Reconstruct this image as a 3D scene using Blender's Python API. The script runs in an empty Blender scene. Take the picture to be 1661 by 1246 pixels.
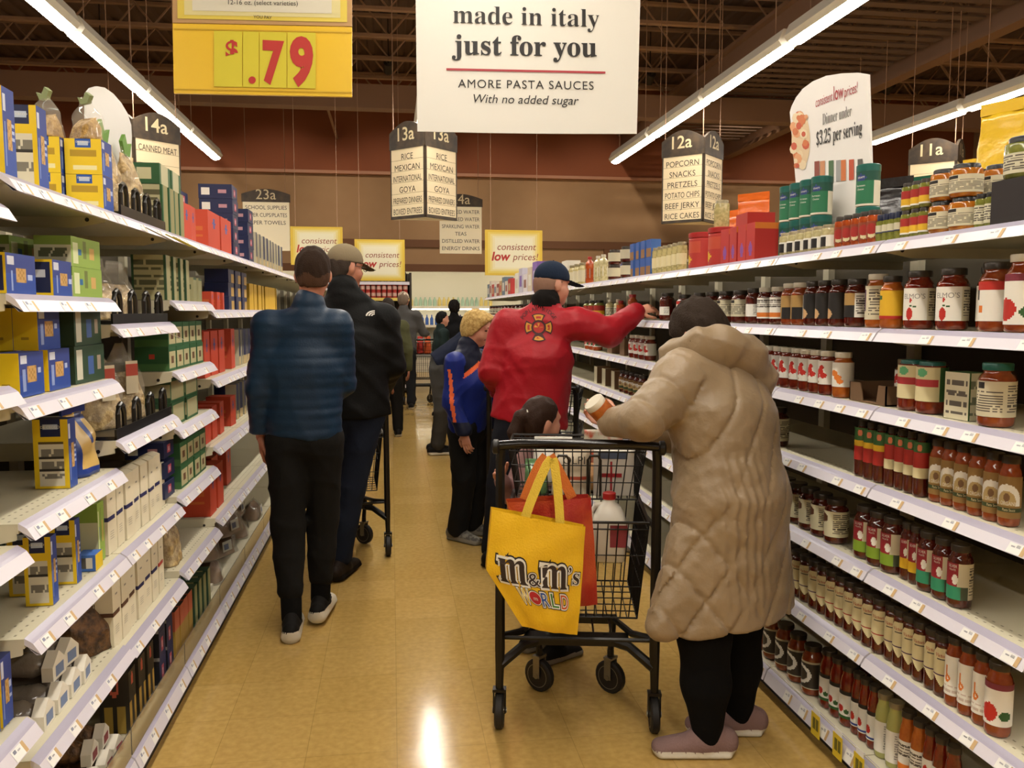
import bpy, bmesh, math, random
import numpy as np
from math import sin, cos, pi, radians, atan2, hypot, sqrt
from mathutils import Vector, Matrix
from mathutils.bvhtree import BVHTree
random.seed(11)
SC = bpy.context.scene
COL = SC.collection

# ------------------------------------------------------------------ camera
IW, IH, FPX = 1661.0, 1246.0, 1343.0
EYE = Vector((0, 0, 1.5))
YAW, PITCH = radians(8.251), radians(5.0213)
cam_d = bpy.data.cameras.new('camera')
cam_d.sensor_width = 36.0
cam_d.lens = FPX / IW * 36.0
cam_d.clip_start = 0.05
cam_d.clip_end = 100
cam = bpy.data.objects.new('camera', cam_d)
COL.objects.link(cam)
cam.location = EYE
cam.rotation_euler = (pi / 2 - PITCH, 0, -YAW)
SC.camera = cam

# ------------------------------------------------------------------ world, exposure
wd = bpy.data.worlds.new('world')
SC.world = wd
wd.use_nodes = True
wd.node_tree.nodes['Background'].inputs[0].default_value = (1.0, 0.85, 0.65, 1)
wd.node_tree.nodes['Background'].inputs[1].default_value = 0.02
SC.view_settings.view_transform = 'Standard'
SC.view_settings.look = 'None'
SC.view_settings.gamma = 1
SC.view_settings.exposure = 0.22
SC.cycles.use_denoising = True
SC.cycles.max_bounces = 6
SC.cycles.diffuse_bounces = 2
SC.cycles.transparent_max_bounces = 8
LAMP = 46.0          # emission strength of the fluorescent diffusers
SPOT = 230.0         # watts of each spotlight added to brighten the back wall
COOLER = 16.0        # emission strength of the tubes inside the far cooler

# ------------------------------------------------------------------ pixel rays of the photograph -> points in the store
_F = Vector((sin(YAW) * cos(PITCH), cos(YAW) * cos(PITCH), -sin(PITCH)))
_R = Vector((cos(YAW), -sin(YAW), 0))
_D = _F.cross(_R)
def ray(x, y): return _R * ((x - IW / 2) / FPX) + _D * ((y - IH / 2) / FPX) + _F
def atX(x, y, X):
    v = ray(x, y); return EYE + v * (X / v.x)
def atY(x, y, Y):
    v = ray(x, y); return EYE + v * (Y / v.y)
def atZ(x, y, Z):
    v = ray(x, y); return EYE + v * ((Z - EYE.z) / v.z)

# ------------------------------------------------------------------ materials
_M = {}
def lin(c):
    c = c / 255.0
    return c / 12.92 if c <= 0.04045 else ((c + 0.055) / 1.055) ** 2.4
def rgb(h):
    if isinstance(h, str):
        h = h.lstrip('#'); h = tuple(int(h[i:i + 2], 16) for i in (0, 2, 4))
    return (lin(h[0]), lin(h[1]), lin(h[2]), 1.0)
def mat(name, col='#808080', rough=0.6, metal=0.0, spec=0.5, coat=0.0, emit=0.0, noise=None, bump=None, alpha=1.0, trans=0.0, sheen=0.0):
    """noise=(scale, other colour, low, high) mixes a second colour; bump=(scale, strength, stretch)."""
    if name in _M: return _M[name]
    m = bpy.data.materials.new(name); _M[name] = m
    m.use_nodes = True
    nt = m.node_tree; b = nt.nodes['Principled BSDF']; L = nt.links
    c = rgb(col)
    b.inputs['Base Color'].default_value = c
    b.inputs['Roughness'].default_value = rough
    b.inputs['Metallic'].default_value = metal
    b.inputs['Specular IOR Level'].default_value = spec
    b.inputs['Coat Weight'].default_value = coat
    b.inputs['Coat Roughness'].default_value = 0.08
    b.inputs['Sheen Weight'].default_value = sheen
    b.inputs['Alpha'].default_value = alpha
    b.inputs['Transmission Weight'].default_value = trans
    if emit:
        b.inputs['Emission Color'].default_value = c
        b.inputs['Emission Strength'].default_value = emit
    if noise or bump:
        tc = nt.nodes.new('ShaderNodeTexCoord')
    if noise:
        n = nt.nodes.new('ShaderNodeTexNoise'); n.inputs['Scale'].default_value = noise[0]; n.inputs['Detail'].default_value = 4
        r = nt.nodes.new('ShaderNodeValToRGB')
        r.color_ramp.elements[0].position = noise[2]; r.color_ramp.elements[1].position = noise[3]
        r.color_ramp.elements[0].color = c; r.color_ramp.elements[1].color = rgb(noise[1])
        L.new(tc.outputs['Object'], n.inputs['Vector']); L.new(n.outputs['Fac'], r.inputs['Fac'])
        L.new(r.outputs['Color'], b.inputs['Base Color'])
    if bump:
        mp = nt.nodes.new('ShaderNodeMapping'); mp.inputs['Scale'].default_value = bump[2] if len(bump) > 2 else (1, 1, 1)
        n = nt.nodes.new('ShaderNodeTexNoise'); n.inputs['Scale'].default_value = bump[0]; n.inputs['Detail'].default_value = 3
        bp = nt.nodes.new('ShaderNodeBump'); bp.inputs['Strength'].default_value = bump[1]; bp.inputs['Distance'].default_value = 0.01
        L.new(tc.outputs['Object'], mp.inputs['Vector']); L.new(mp.outputs['Vector'], n.inputs['Vector'])
        L.new(n.outputs['Fac'], bp.inputs['Height']); L.new(bp.outputs['Normal'], b.inputs['Normal'])
    return m
def C(h, rough=0.55, coat=0.0):
    """a plain printed colour"""
    return mat('print_%s_%d%s' % (h.lstrip('#'), rough * 100, '_c' if coat else ''), h, rough, coat=coat)

# ------------------------------------------------------------------ text (built-in font), flat outlines
SERIF = {}
for i in range(26):
    SERIF[chr(97 + i)] = chr(0x1D41A + i); SERIF[chr(65 + i)] = chr(0x1D400 + i)
for i in range(10): SERIF[chr(48 + i)] = chr(0x1D7CE + i)
_T = {}
def text2d(s, offset=0.0, shear=0.0, serif=False, res=3, spacing=1.0):
    """vertices (x, y) and faces of the writing, cap height about 0.7, centred on x, baseline at 0"""
    k = (s, offset, shear, serif, res, spacing)
    if k in _T: return _T[k]
    cu = bpy.data.curves.new('writing', 'FONT')
    cu.body = ''.join(SERIF.get(ch, ch) for ch in s) if serif else s
    cu.align_x = 'CENTER'; cu.offset = offset; cu.shear = shear; cu.resolution_u = res; cu.space_character = spacing
    o = bpy.data.objects.new('writing', cu); COL.objects.link(o)
    dg = bpy.context.evaluated_depsgraph_get()
    me = bpy.data.meshes.new_from_object(o.evaluated_get(dg))
    v = [(p.co.x, p.co.y) for p in me.vertices]; f = [tuple(p.vertices) for p in me.polygons]
    # all faces looking to +z
    ff = []
    for q in f:
        a = sum(v[q[i]][0] * v[q[(i + 1) % len(q)]][1] - v[q[(i + 1) % len(q)]][0] * v[q[i]][1] for i in range(len(q)))
        ff.append(q if a >= 0 else q[::-1])
    bpy.data.objects.remove(o); bpy.data.meshes.remove(me); bpy.data.curves.remove(cu)
    _T[k] = (v, ff)
    return _T[k]

# ------------------------------------------------------------------ mesh builder
class MB:
    def __init__(s): s.v, s.f, s.m, s.sm, s.mats = [], [], [], [], []
    def mi(s, m):
        if m not in s.mats: s.mats.append(m)
        return s.mats.index(m)
    def add(s, vs, fs, m, smooth=False, T=None):
        o = len(s.v)
        if T is not None: vs = [T @ Vector(p) for p in vs]
        s.v.extend([tuple(p) for p in vs])
        multi = isinstance(m, (list, tuple))
        for i, f in enumerate(fs):
            s.f.append(tuple(k + o for k in f)); s.m.append(s.mi(m[i] if multi else m)); s.sm.append(smooth)
        return s
    def box(s, x0, x1, y0, y1, z0, z1, m, T=None):
        v = [(x, y, z) for z in (z0, z1) for y in (y0, y1) for x in (x0, x1)]
        return s.add(v, [(0, 2, 3, 1), (4, 5, 7, 6), (0, 1, 5, 4), (2, 6, 7, 3), (0, 4, 6, 2), (1, 3, 7, 5)], m, False, T)
    def quad(s, a, b, c, d, m, T=None): return s.add([a, b, c, d], [(0, 1, 2, 3)], m, False, T)
    def poly(s, pts, m, T=None): return s.add(pts, [tuple(range(len(pts)))], m, False, T)
    def lathe(s, prof, n, m, T=None, smooth=True, cap=True, squash=1.0):
        v, f, mm = [], [], []
        for r, z in prof:
            for k in range(n):
                a = 2 * pi * k / n; v.append((r * cos(a), r * sin(a) * squash, z))
        multi = isinstance(m, (list, tuple))
        for i in range(len(prof) - 1):
            for k in range(n):
                k2 = (k + 1) % n
                f.append((i * n + k, i * n + k2, (i + 1) * n + k2, (i + 1) * n + k)); mm.append(m[i] if multi else m)
        if cap:
            f.append(tuple(range(n - 1, -1, -1))); mm.append(m[0] if multi else m)
            f.append(tuple(range((len(prof) - 1) * n, len(prof) * n))); mm.append(m[-1] if multi else m)
        return s.add(v, f, mm, smooth, T)
    def tube(s, pts, r, m, n=8, T=None, cap=True, closed=False):
        pts = [Vector(p) for p in pts]; v, f = [], []
        N = len(pts); up = Vector((0.12, 0.31, 0.94)).normalized()
        for i, p in enumerate(pts):
            if closed: t = pts[(i + 1) % N] - pts[i - 1]
            else: t = pts[min(i + 1, N - 1)] - pts[max(i - 1, 0)]
            t.normalize()
            a = t.cross(up)
            if a.length < 1e-3: a = t.cross(Vector((1, 0, 0)))
            a.normalize(); b = t.cross(a)
            rr = r[i] if isinstance(r, (list, tuple)) else r
            for k in range(n):
                q = 2 * pi * k / n; v.append(p + (a * cos(q) + b * sin(q)) * rr)
        for i in range(N if closed else N - 1):
            j = (i + 1) % N
            for k in range(n):
                k2 = (k + 1) % n; f.append((i * n + k, i * n + k2, j * n + k2, j * n + k))
        if cap and not closed:
            f.append(tuple(range(n - 1, -1, -1))); f.append(tuple(range((N - 1) * n, N * n)))
        return s.add(v, f, m, True, T)
    def prism(s, pts, depth, m, T=None, side=None):
        """outline in x/z, extruded from y=0 to y=depth"""
        n = len(pts)
        v = [(p[0], 0, p[1]) for p in pts] + [(p[0], depth, p[1]) for p in pts]
        f = [tuple(range(n)), tuple(range(2 * n - 1, n - 1, -1))]; mm = [m, m]
        for i in range(n):
            j = (i + 1) % n; f.append((i, i + n, j + n, j)); mm.append(side or m)
        return s.add(v, f, mm, False, T)
    def text(s, body, size, m, T, **kw):
        """writing in the x/y plane of T"""
        v, f = text2d(body, **kw)
        return s.add([(x * size, y * size, 0) for x, y in v], f, m, False, T)
    def face_grid(s, o, ux, uy, nu, nv, fn):
        """flat printed panel: corner o, edge vectors ux, uy, fn(u, v) -> material"""
        o, ux, uy = Vector(o), Vector(ux), Vector(uy)
        v = [o + ux * (i / nu) + uy * (j / nv) for j in range(nv + 1) for i in range(nu + 1)]
        f, mm = [], []
        for j in range(nv):
            for i in range(nu):
                a = j * (nu + 1) + i; f.append((a, a + 1, a + nu + 2, a + nu + 1)); mm.append(fn((i + .5) / nu, (j + .5) / nv))
        return s.add(v, f, mm)
    def wrap_grid(s, r, z0, z1, a0, a1, nu, nv, fn, rz=None):
        """printed label round a jar, a0..a1 in radians about -y (front), fn(u, v) -> material or None"""
        v, f, mm = [], [], []
        for j in range(nv + 1):
            z = z0 + (z1 - z0) * j / nv; rr = rz(z) if rz else r
            for i in range(nu + 1):
                a = a0 + (a1 - a0) * i / nu; v.append((rr * sin(a), -rr * cos(a), z))
        for j in range(nv):
            for i in range(nu):
                m = fn((i + .5) / nu, (j + .5) / nv)
                if m is None: continue
                a = j * (nu + 1) + i; f.append((a, a + 1, a + nu + 2, a + nu + 1)); mm.append(m)
        return s.add(v, f, mm, True)
    def wrap_text(s, body, size, m, r, z, ang=0.0, **kw):
        v, f = text2d(body, **kw)
        return s.add([(r * sin(x * size / r + ang), -r * cos(x * size / r + ang), z + y * size) for x, y in v], f, m)
    def mesh(s, name, sharp=35):
        me = bpy.data.meshes.new(name)
        me.from_pydata(s.v, [], s.f)
        for m in s.mats: me.materials.append(m)
        me.polygons.foreach_set('material_index', s.m)
        me.polygons.foreach_set('use_smooth', s.sm)
        me.update()
        if any(s.sm): me.set_sharp_from_angle(angle=radians(sharp))
        return me
    def build(s, name, parent=None, loc=None, rz=0.0, sharp=35):
        return link(name, s.mesh(name, sharp), parent, loc, rz)

def link(name, me, parent=None, loc=None, rz=0.0):
    o = bpy.data.objects.new(name, me); COL.objects.link(o)
    if parent is not None: o.parent = parent
    if loc is not None: o.location = loc
    o.rotation_euler = (0, 0, rz)
    return o
def tag(o, label=None, cat=None, group=None, kind=None):
    if label: o['label'] = label
    if cat: o['category'] = cat
    if group: o['group'] = group
    if kind: o['kind'] = kind
    return o
def thing(name, label, cat, loc=(0, 0, 0), rz=0.0, group=None):
    o = bpy.data.objects.new(name, None); COL.objects.link(o)
    o.location = loc; o.rotation_euler = (0, 0, rz); o.empty_display_size = 0.05
    return tag(o, label, cat, group)
def copy_tree(o, parent=None):
    c = o.copy(); COL.objects.link(c)
    if parent is not None: c.parent = parent
    for ch in list(o.children): copy_tree(ch, c)
    return c
ORD = ('first second third fourth fifth sixth seventh eighth ninth tenth eleventh twelfth thirteenth fourteenth fifteenth sixteenth '
       'seventeenth eighteenth nineteenth twentieth twenty-first twenty-second twenty-third twenty-fourth twenty-fifth twenty-sixth').split()
def TM(loc, rx=0, ry=0, rz=0):
    return Matrix.Translation(Vector(loc)) @ Matrix.Rotation(rz, 4, 'Z') @ Matrix.Rotation(ry, 4, 'Y') @ Matrix.Rotation(rx, 4, 'X')
UP = lambda loc, rz=0.0: TM(loc, pi / 2, 0, rz)     # writing plane standing up, facing -y turned by rz
# ================================================================== the setting
m_floor = mat('vinyl_floor', '#a98a4c', 0.16, spec=0.38, coat=0.0, noise=(2.2, '#b59a5e', 0.3, 0.75), bump=(9, 0.05))
def floor_nodes():
    m = m_floor; nt = m.node_tree; b = nt.nodes['Principled BSDF']; L = nt.links
    tc = nt.nodes.new('ShaderNodeTexCoord')
    br = nt.nodes.new('ShaderNodeTexBrick')
    br.inputs['Scale'].default_value = 1.0; br.inputs['Brick Width'].default_value = 0.305; br.inputs['Row Height'].default_value = 0.305
    br.offset = 0; br.inputs['Mortar Size'].default_value = 0.0012
    br.inputs['Color1'].default_value = rgb('#bf9c58'); br.inputs['Color2'].default_value = rgb('#c7a461'); br.inputs['Mortar'].default_value = rgb('#a88a50')
    n = nt.nodes.new('ShaderNodeTexNoise'); n.inputs['Scale'].default_value = 38; n.inputs['Detail'].default_value = 5
    rp = nt.nodes.new('ShaderNodeValToRGB'); rp.color_ramp.elements[0].position = .35; rp.color_ramp.elements[1].position = .7
    rp.color_ramp.elements[0].color = (.9, .88, .84, 1); rp.color_ramp.elements[1].color = (1.08, 1.08, 1.06, 1)
    mx = nt.nodes.new('ShaderNodeMix'); mx.data_type = 'RGBA'; mx.blend_type = 'MULTIPLY'; mx.inputs[0].default_value = 1
    L.new(tc.outputs['Object'], br.inputs['Vector']); L.new(tc.outputs['Object'], n.inputs['Vector'])
    L.new(n.outputs['Fac'], rp.inputs['Fac']); L.new(br.outputs['Color'], mx.inputs[6]); L.new(rp.outputs['Color'], mx.inputs[7])
    L.new(mx.outputs[2], b.inputs['Base Color'])
    n2 = nt.nodes.new('ShaderNodeTexNoise'); n2.inputs['Scale'].default_value = 3.5; n2.inputs['Detail'].default_value = 6
    mr = nt.nodes.new('ShaderNodeMapRange'); mr.inputs[3].default_value = 0.06; mr.inputs[4].default_value = 0.2
    L.new(tc.outputs['Object'], n2.inputs['Vector']); L.new(n2.outputs['Fac'], mr.inputs[0]); L.new(mr.outputs[0], b.inputs['Roughness'])
floor_nodes()
RX0, RX1, RY0, RY1, RZ = -13.0, 15.0, -6.0, 22.0, 6.9
def struct(name, mb, **kw):
    o = mb.build(name, **kw); o['kind'] = 'structure'; return o
struct('floor', MB().box(RX0, RX1, RY0, RY1, -0.2, 0, m_floor))
m_deck = mat('brown_roof_deck', '#604b40', 0.75)
m_steel = mat('brown_painted_steel', '#9c7a60', 0.6)
m_duct = mat('brown_duct', '#80604a', 0.6)
# fluted roof deck
d = MB(); x = RX0; k = 0
while x < RX1 - 0.01:
    z0 = RZ if k % 2 else RZ - 0.05
    d.quad((x, RY0, z0), (x, RY1, z0), (x + .11, RY1, z0), (x + .11, RY0, z0), m_deck)
    z1 = RZ if (k + 1) % 2 else RZ - 0.05
    d.quad((x + .11, RY0, z0), (x + .11, RY1, z0), (x + .15, RY1, z1), (x + .15, RY0, z1), m_deck)
    x += 0.15; k += 1
d.box(RX0, RX1, RY0, RY1, RZ + .02, RZ + .1, m_deck)
struct('ceiling', d)
# bar joists running across the store, each with two chords and a zigzag web
jy = 5.6
while jy < 19.5:
    j = MB()
    for z in (RZ - .1, RZ - .85):
        j.box(RX0, RX1, jy - .05, jy + .05, z - .025, z + .025, m_steel)
    x = RX0; up = True
    while x < RX1:
        j.tube([(x, jy, RZ - .1 if up else RZ - .85), (x + .62, jy, RZ - .85 if up else RZ - .1)], .018, m_steel, 5)
        x += .62; up = not up
    struct('ceiling_joist', j)
    jy += 1.25
# girders and a long round duct
for gx in (5.6, 8.2):
    g = MB(); g.box(gx - .12, gx + .12, RY0, RY1, 5.25, 5.31, m_duct); g.box(gx - .12, gx + .12, RY0, RY1, 5.75, 5.81, m_duct); g.box(gx - .02, gx + .02, RY0, RY1, 5.3, 5.76, m_duct)
    struct('ceiling_beam', g)
g = MB(); yy = 4.0
while yy < 19:
    g.box(5.75, 8.05, yy, yy + .16, 5.48, 5.5, m_deck); yy += .3
struct('ceiling_panel', g)
g = MB(); g.box(RX0, RX1, 14.85, 15.15, 5.0, 5.4, m_duct); struct('ceiling_beam', g)
for (lx, z) in ((-1.2, 5.5), (-4.6, 5.6)):
    g = MB(); g.tube([(lx, RY0, z), (lx, RY1, z)], .03, m_steel, 8); struct('ceiling_pipe', g)
# walls
m_tan = mat('tan_wall', '#a08060', 0.8, noise=(1.4, '#a98a69', .3, .7))
m_terra = mat('terracotta_bulkhead', '#8f5032', 0.75)
m_brown = mat('brown_trim', '#6b4528', 0.6)
m_white = mat('white_enamel', '#dcd8cf', 0.45)
b = MB(); b.box(RX0, RX1, RY1, RY1 + .2, 0, RZ, m_tan); struct('wall_back', b)
b = MB(); b.box(RX0, RX1, 20.0, 20.3, 4.73, RZ, m_terra); b.box(RX0, RX1, 19.95, 20.3, 4.69, 4.76, mat('bulkhead_lip', '#b07a5c', .5)); struct('wall_bulkhead', b)
b = MB(); b.box(RX0, RX1, 20.1, 20.2, 2.45, 4.7, m_tan); struct('wall_canopy', b)
b = MB()
for z0, z1 in ((3.02, 3.2), (2.45, 2.62)): b.box(RX0, RX1, 20.04, 20.12, z0, z1, m_brown)
for x in (-8, -3.6, -.35, 5.2, 9.6): b.box(x, x + .3, 20.05, 20.12, 2.6, 3.05, m_brown)
struct('trim_1', b)
for nm, x0, x1 in (('wall_left', RX0 - .2, RX0), ('wall_right', RX1, RX1 + .2)):
    struct(nm, MB().box(x0, x1, RY0, RY1, 0, RZ, m_tan))
struct('wall_front', MB().box(RX0, RX1, RY0 - .2, RY0, 0, RZ, m_tan))

# ------------------------------------------------------------------ made-up spotlights, added to brighten the back wall and bulkhead
m_can = mat('fill_spot_can', '#2a2018', .6)
for k, sx in enumerate((-7.5, -5, -2.5, 0, 2.5, 5, 7.5, 10)):
    t = thing('added_wall_spot', 'small added fill spotlight aimed at the back wall, %s from the left' % ORD[k], 'spotlight', (sx, 15.9, 6.0), 0, 'added fill spotlights before the back wall')
    b = MB(); b.lathe([(.05, .12), (.09, .1), (.09, -.12)], 14, m_can, TM((0, 0, 0), radians(62)), cap=False); b.build('can', t)
    b = MB(); b.tube([(0, 0, .05), (0, 0, .9)], .012, m_can, 6); b.build('stem', t)
    ld = bpy.data.lights.new('fill_spot', 'SPOT'); ld.energy = SPOT; ld.color = (1, .82, .6); ld.spot_size = radians(66); ld.spot_blend = .8; ld.shadow_soft_size = .05
    lo = bpy.data.objects.new('fill_bulb', ld); COL.objects.link(lo); lo.parent = t; lo.rotation_euler = (radians(56), 0, 0); lo.location = (0, 0.02, -.02)

# ------------------------------------------------------------------ rows of fluorescent lights
m_house = mat('light_housing', '#d8d2c4', 0.5)
m_lamp = mat('light_diffuser', '#fff6e8', 0.5, emit=LAMP)
hz = MB()
hz.prism([(-.075, .0), (.075, .0), (.11, .05), (.06, .16), (-.06, .16), (-.11, .05)], 2.06, m_house)
dz = MB(); pts = [(.07 * sin(a), -.035 * cos(a)) for a in np.linspace(-pi / 2, pi / 2, 9)]
dz.prism([(p[0], p[1] - .002) for p in pts], 1.98, m_lamp, TM((0, .04, 0)))
me_h, me_d = hz.mesh('housing'), dz.mesh('diffuser')
me_r = MB().tube([(0, 0, .16), (0, 0, 2.75)], .006, m_steel, 5).mesh('hanger')
ROWS = [(-2.9, 1.95, 'over the pasta-side next aisle'), (.45, 1.05, 'over this aisle'), (3.87, 1.35, 'over the sauce-side next aisle'), (7.36, 1.35, 'over the far right aisle')]
for rx, y0, where in ROWS:
    n = 0; y = y0 - 2.17 * (3 if rx != .45 else 2)
    while y < 14.0:
        t = thing('ceiling_light', 'white fluorescent light %s, %s from the camera' % (where, ORD[n]), 'ceiling light', (rx, y, 4.08), 0, 'rows of fluorescent ceiling lights')
        link('housing', me_h, t); link('diffuser', me_d, t); link('hanger', me_r, t, (0, .3, 0)); link('hanger', me_r, t, (0, 1.76, 0))
        y += 2.17; n += 1
# ================================================================== gondola shelving
m_shelf = mat('cream_shelf_enamel', '#cfc8ae', 0.42)
m_spine = mat('shade_darkened_spine', '#4d4534', 0.7)  # beige panel coloured dark, standing in for the shade deep in the shelves
m_rail = mat('price_rail_plastic', '#d9d4dc', 0.3)
m_railtop = mat('price_rail_groove', '#a9a3b4', 0.35)
m_black = mat('black_kick', '#15100c', 0.5)
m_tagw, m_tagt, m_tagy, m_tagb = C('#f0eee8'), C('#c9a878'), C('#e3c630'), C('#2f6fa8')
m_dark = C('#1a1512')
m_clearp = mat('clear_plastic_fence', '#e8e4d8', 0.08, trans=0.9, alpha=1.0)
XL, XR = -0.77, 1.42
SW = 0.655                       # width of one shelving section
def FX(side, d): return (XR + d) if side > 0 else (XL - d)
_gm = {}
def bx(mb, side, d0, d1, y0, y1, z0, z1, m):
    a, b = FX(side, d0), FX(side, d1)
    mb.box(min(a, b), max(a, b), y0, y1, z0, z1, m)
def section(side, y0, levels, base_top, label, fence=False, seed=0, opp=True):
    """one shelving section from y0 to y0+SW; levels = heights of the shelf tops"""
    rnd = random.Random(seed)
    y1 = y0 + SW
    t = thing('shelving_section', label, 'shelving', (FX(side, .6), y0, 0), 0, 'pasta side shelving sections' if side < 0 else 'sauce side shelving sections')
    L = Vector((FX(side, .6), y0, 0)); 
    def put(mb, nm, par=t):
        mb.v = [(p[0] - L.x, p[1] - L.y, p[2]) for p in mb.v]
        return mb.build(nm, par)
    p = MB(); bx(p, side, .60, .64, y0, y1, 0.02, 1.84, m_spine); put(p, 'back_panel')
    for ys in (y0, y1 - .025):
        p = MB(); bx(p, side, .57, .66, ys, ys + .025, 0, 1.86, m_shelf); put(p, 'upright')
    p = MB(); bx(p, side, .03, .6, y0 + .002, y1 - .002, base_top - .03, base_top, m_shelf); put(p, 'base_deck')
    p = MB(); bx(p, side, .05, .07, y0, y1, 0, base_top - .045, m_black); put(p, 'kick_plate')
    def rail(zt, par, base=False):
        r = MB(); a, b = y0 + .004, y1 - .004
        h = .052 if base else .038
        P = [(.036, zt + .001), (.024, zt - .007), (.018, zt - .012), (.002, zt - h)]
        ms = [m_railtop, m_railtop, m_rail]
        for i in range(3):
            (d0, z0), (d1, z1) = P[i], P[i + 1]
            r.quad((FX(side, d0), a, z0), (FX(side, d0), b, z0), (FX(side, d1), b, z1), (FX(side, d1), a, z1), ms[i])
        r.quad((FX(side, .002), a, zt - h), (FX(side, .002), b, zt - h), (FX(side, .012), b, zt - h), (FX(side, .012), a, zt - h), m_rail)
        r.quad((FX(side, .012), a, zt - h), (FX(side, .012), b, zt - h), (FX(side, .036), b, zt - .012), (FX(side, .036), a, zt - .012), m_rail)
        for e in (a, b):
            r.poly([(FX(side, d), e, z) for d, z in P] + [(FX(side, .036), e, zt - .014)], m_rail)
        # price tickets: white with a tan band
        y = a + .03
        while y < b - .09:
            w = .042
            def tk(ya, yb, f0, f1, m):
                q0 = (.018 + (.002 - .018) * f0 - .0012, zt - .012 - (h - .012) * f0); q1 = (.018 + (.002 - .018) * f1 - .0012, zt - .012 - (h - .012) * f1)
                r.quad((FX(side, q0[0]), ya, q0[1]), (FX(side, q0[0]), yb, q0[1]), (FX(side, q1[0]), yb, q1[1]), (FX(side, q1[0]), ya, q1[1]), m)
            tk(y, y + w, .08, .92, m_tagw); 
            tk(y + (w if side < 0 else -.012), y + w + .012 if side < 0 else y, .08, .92, m_tagt)
            tk(y + .006, y + .018, .15, .4, C('#8a90a8')); tk(y + .022, y + .034, .3, .42, C('#a8a6ac'))
            y += rnd.uniform(.1, .24)
        return put(r, 'price_rail', par)
    for zt in levels:
        s = MB(); bx(s, side, .036, .52, y0 + .003, y1 - .003, zt - .022, zt, m_shelf)
        # end brackets with their dark slots, and rows of punched holes
        for e0, e1 in ((y0 + .001, y0 + .006), (y1 - .006, y1 - .001)):
            pp = [(.04, zt - .002), (.04, zt - .036), (.12, zt - .052), (.52, zt - .052), (.52, zt - .002)]
            for e, rev in ((e0, 0), (e1, 1)):
                q = [(FX(side, a), e, b) for a, b in pp]; s.poly(q[::-1] if rev else q, m_shelf)
            s.lathe([(.006, -.0032), (.006, .0032)], 12, m_dark, TM((FX(side, .085), (e0 + e1) / 2, zt - .03), pi / 2))
        for i in range(int(SW / .03)):
            for dd in (.06, .085):
                yy = y0 + .02 + i * .03
                a, b = FX(side, dd), FX(side, dd + .005)
                s.quad((min(a, b), yy, zt + .0006), (max(a, b), yy, zt + .0006), (max(a, b), yy + .01, zt + .0006), (min(a, b), yy + .01, zt + .0006), C('#8f8870'))
        so = put(s, 'shelf'); rail(zt, so)
    rail(base_top, [c for c in t.children if c.name.startswith('base_deck')][0], True)
    if fence:
        p = MB(); bx(p, side, .026, .029, y0 + .004, y1 - .004, base_top + .001, base_top + .085, m_clearp); put(p, 'clear_front_fence')
    if opp:
        p = MB(); bx(p, side, .66, 1.2, y0 + .003, y1 - .003, levels[0] - .03, levels[0], m_shelf); put(p, 'top_shelf_of_far_side')
    return t
RLEV = [1.71, 1.448, 1.212, .974, .712, .443]
RY = [2.3 + SW * k for k in range(-1, 16)]
RBASE = .112
for i, y0 in enumerate(RY):
    section(1, y0, RLEV, RBASE, 'white shelving section of sauce jars on the right of the aisle, %s from the camera' % ORD[i], seed=100 + i)
LY = [1.89 + SW * k for k in range(-1, 17)]
LLEV = {0: [1.79, 1.725, 1.342, .996, .61], 1: [1.79, 1.537, 1.305, 1.041, .784, .505], 2: [1.79, 1.461, 1.12, .784, .497], 3: [1.79, 1.54, 1.276, 1.063, .806, .522]}
LLEV[0] = [1.725, 1.342, .996, .61]
LDEF = [1.79, 1.507, 1.195, .888, .56]
LBASE = .155
for i, y0 in enumerate(LY):
    section(-1, y0, LLEV.get(i, LDEF), LBASE, 'white shelving section of pasta on the left of the aisle, %s from the camera' % ORD[i], fence=True, seed=200 + i)
# ================================================================== products: templates (lists of (part name, mesh)), front facing -y
m_sauce = mat('red_pasta_sauce', '#5a1408', 0.12, coat=0.6, noise=(60, '#7a2410', .3, .7))
m_sauced = mat('dark_pasta_sauce', '#40120a', 0.12, coat=0.6, noise=(60, '#56190c', .3, .7))
m_sauceo = mat('orange_pasta_sauce', '#9c4a16', 0.12, coat=0.6, noise=(60, '#b05e1e', .3, .7))
m_sauceb = mat('rusty_pasta_sauce', '#7c3014', 0.12, coat=0.6, noise=(50, '#8f421c', .3, .7))
m_saucew = mat('pale_green_sauce', '#a8a860', 0.12, coat=0.6)
m_pickle = mat('green_pickle', '#6b7030', 0.12, coat=0.6, noise=(45, '#87883e', .35, .65))
m_pepper = mat('orange_pepper', '#a85c18', 0.12, coat=0.6, noise=(45, '#c07a22', .35, .65))
m_salsa = mat('red_salsa', '#9a3a1a', 0.12, coat=0.6, noise=(45, '#b45424', .35, .65))

m_olive = mat('pale_olive', '#a59a66', 0.12, coat=0.6, noise=(70, '#c2b27c', .4, .6))
m_choke = mat('pale_artichoke', '#b3a878', 0.12, coat=0.6, noise=(60, '#d2c69a', .4, .6))
m_lidg = mat('gold_lid', '#8d8164', 0.35, metal=0.5)
m_lidk = mat('black_lid', '#1c1a18', 0.3)
m_lidd = mat('dark_bronze_lid', '#3a332b', 0.35, metal=0.3)
m_lidw = mat('cream_lid', '#cfc6b0', 0.4)
m_lidn = mat('navy_lid', '#1c2440', 0.35)
m_lidgr = mat('green_lid', '#0c5a50', 0.4)
m_lidr = mat('red_lid', '#a01c1a', 0.4)
W_, CR, TN = C('#e6e2d6'), C('#d8cba6'), C('#b8955a')
def lines(u, v, base, ink, n=9, u0=.1, u1=.9, v0=.1, v1=.9):
    """rows of small print"""
    if u0 < u < u1 and v0 < v < v1 and int((v - v0) / (v1 - v0) * n * 2) % 2 and (int(u * 37 + int(v * n) * 5) % 7) : return ink
    return base
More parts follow.
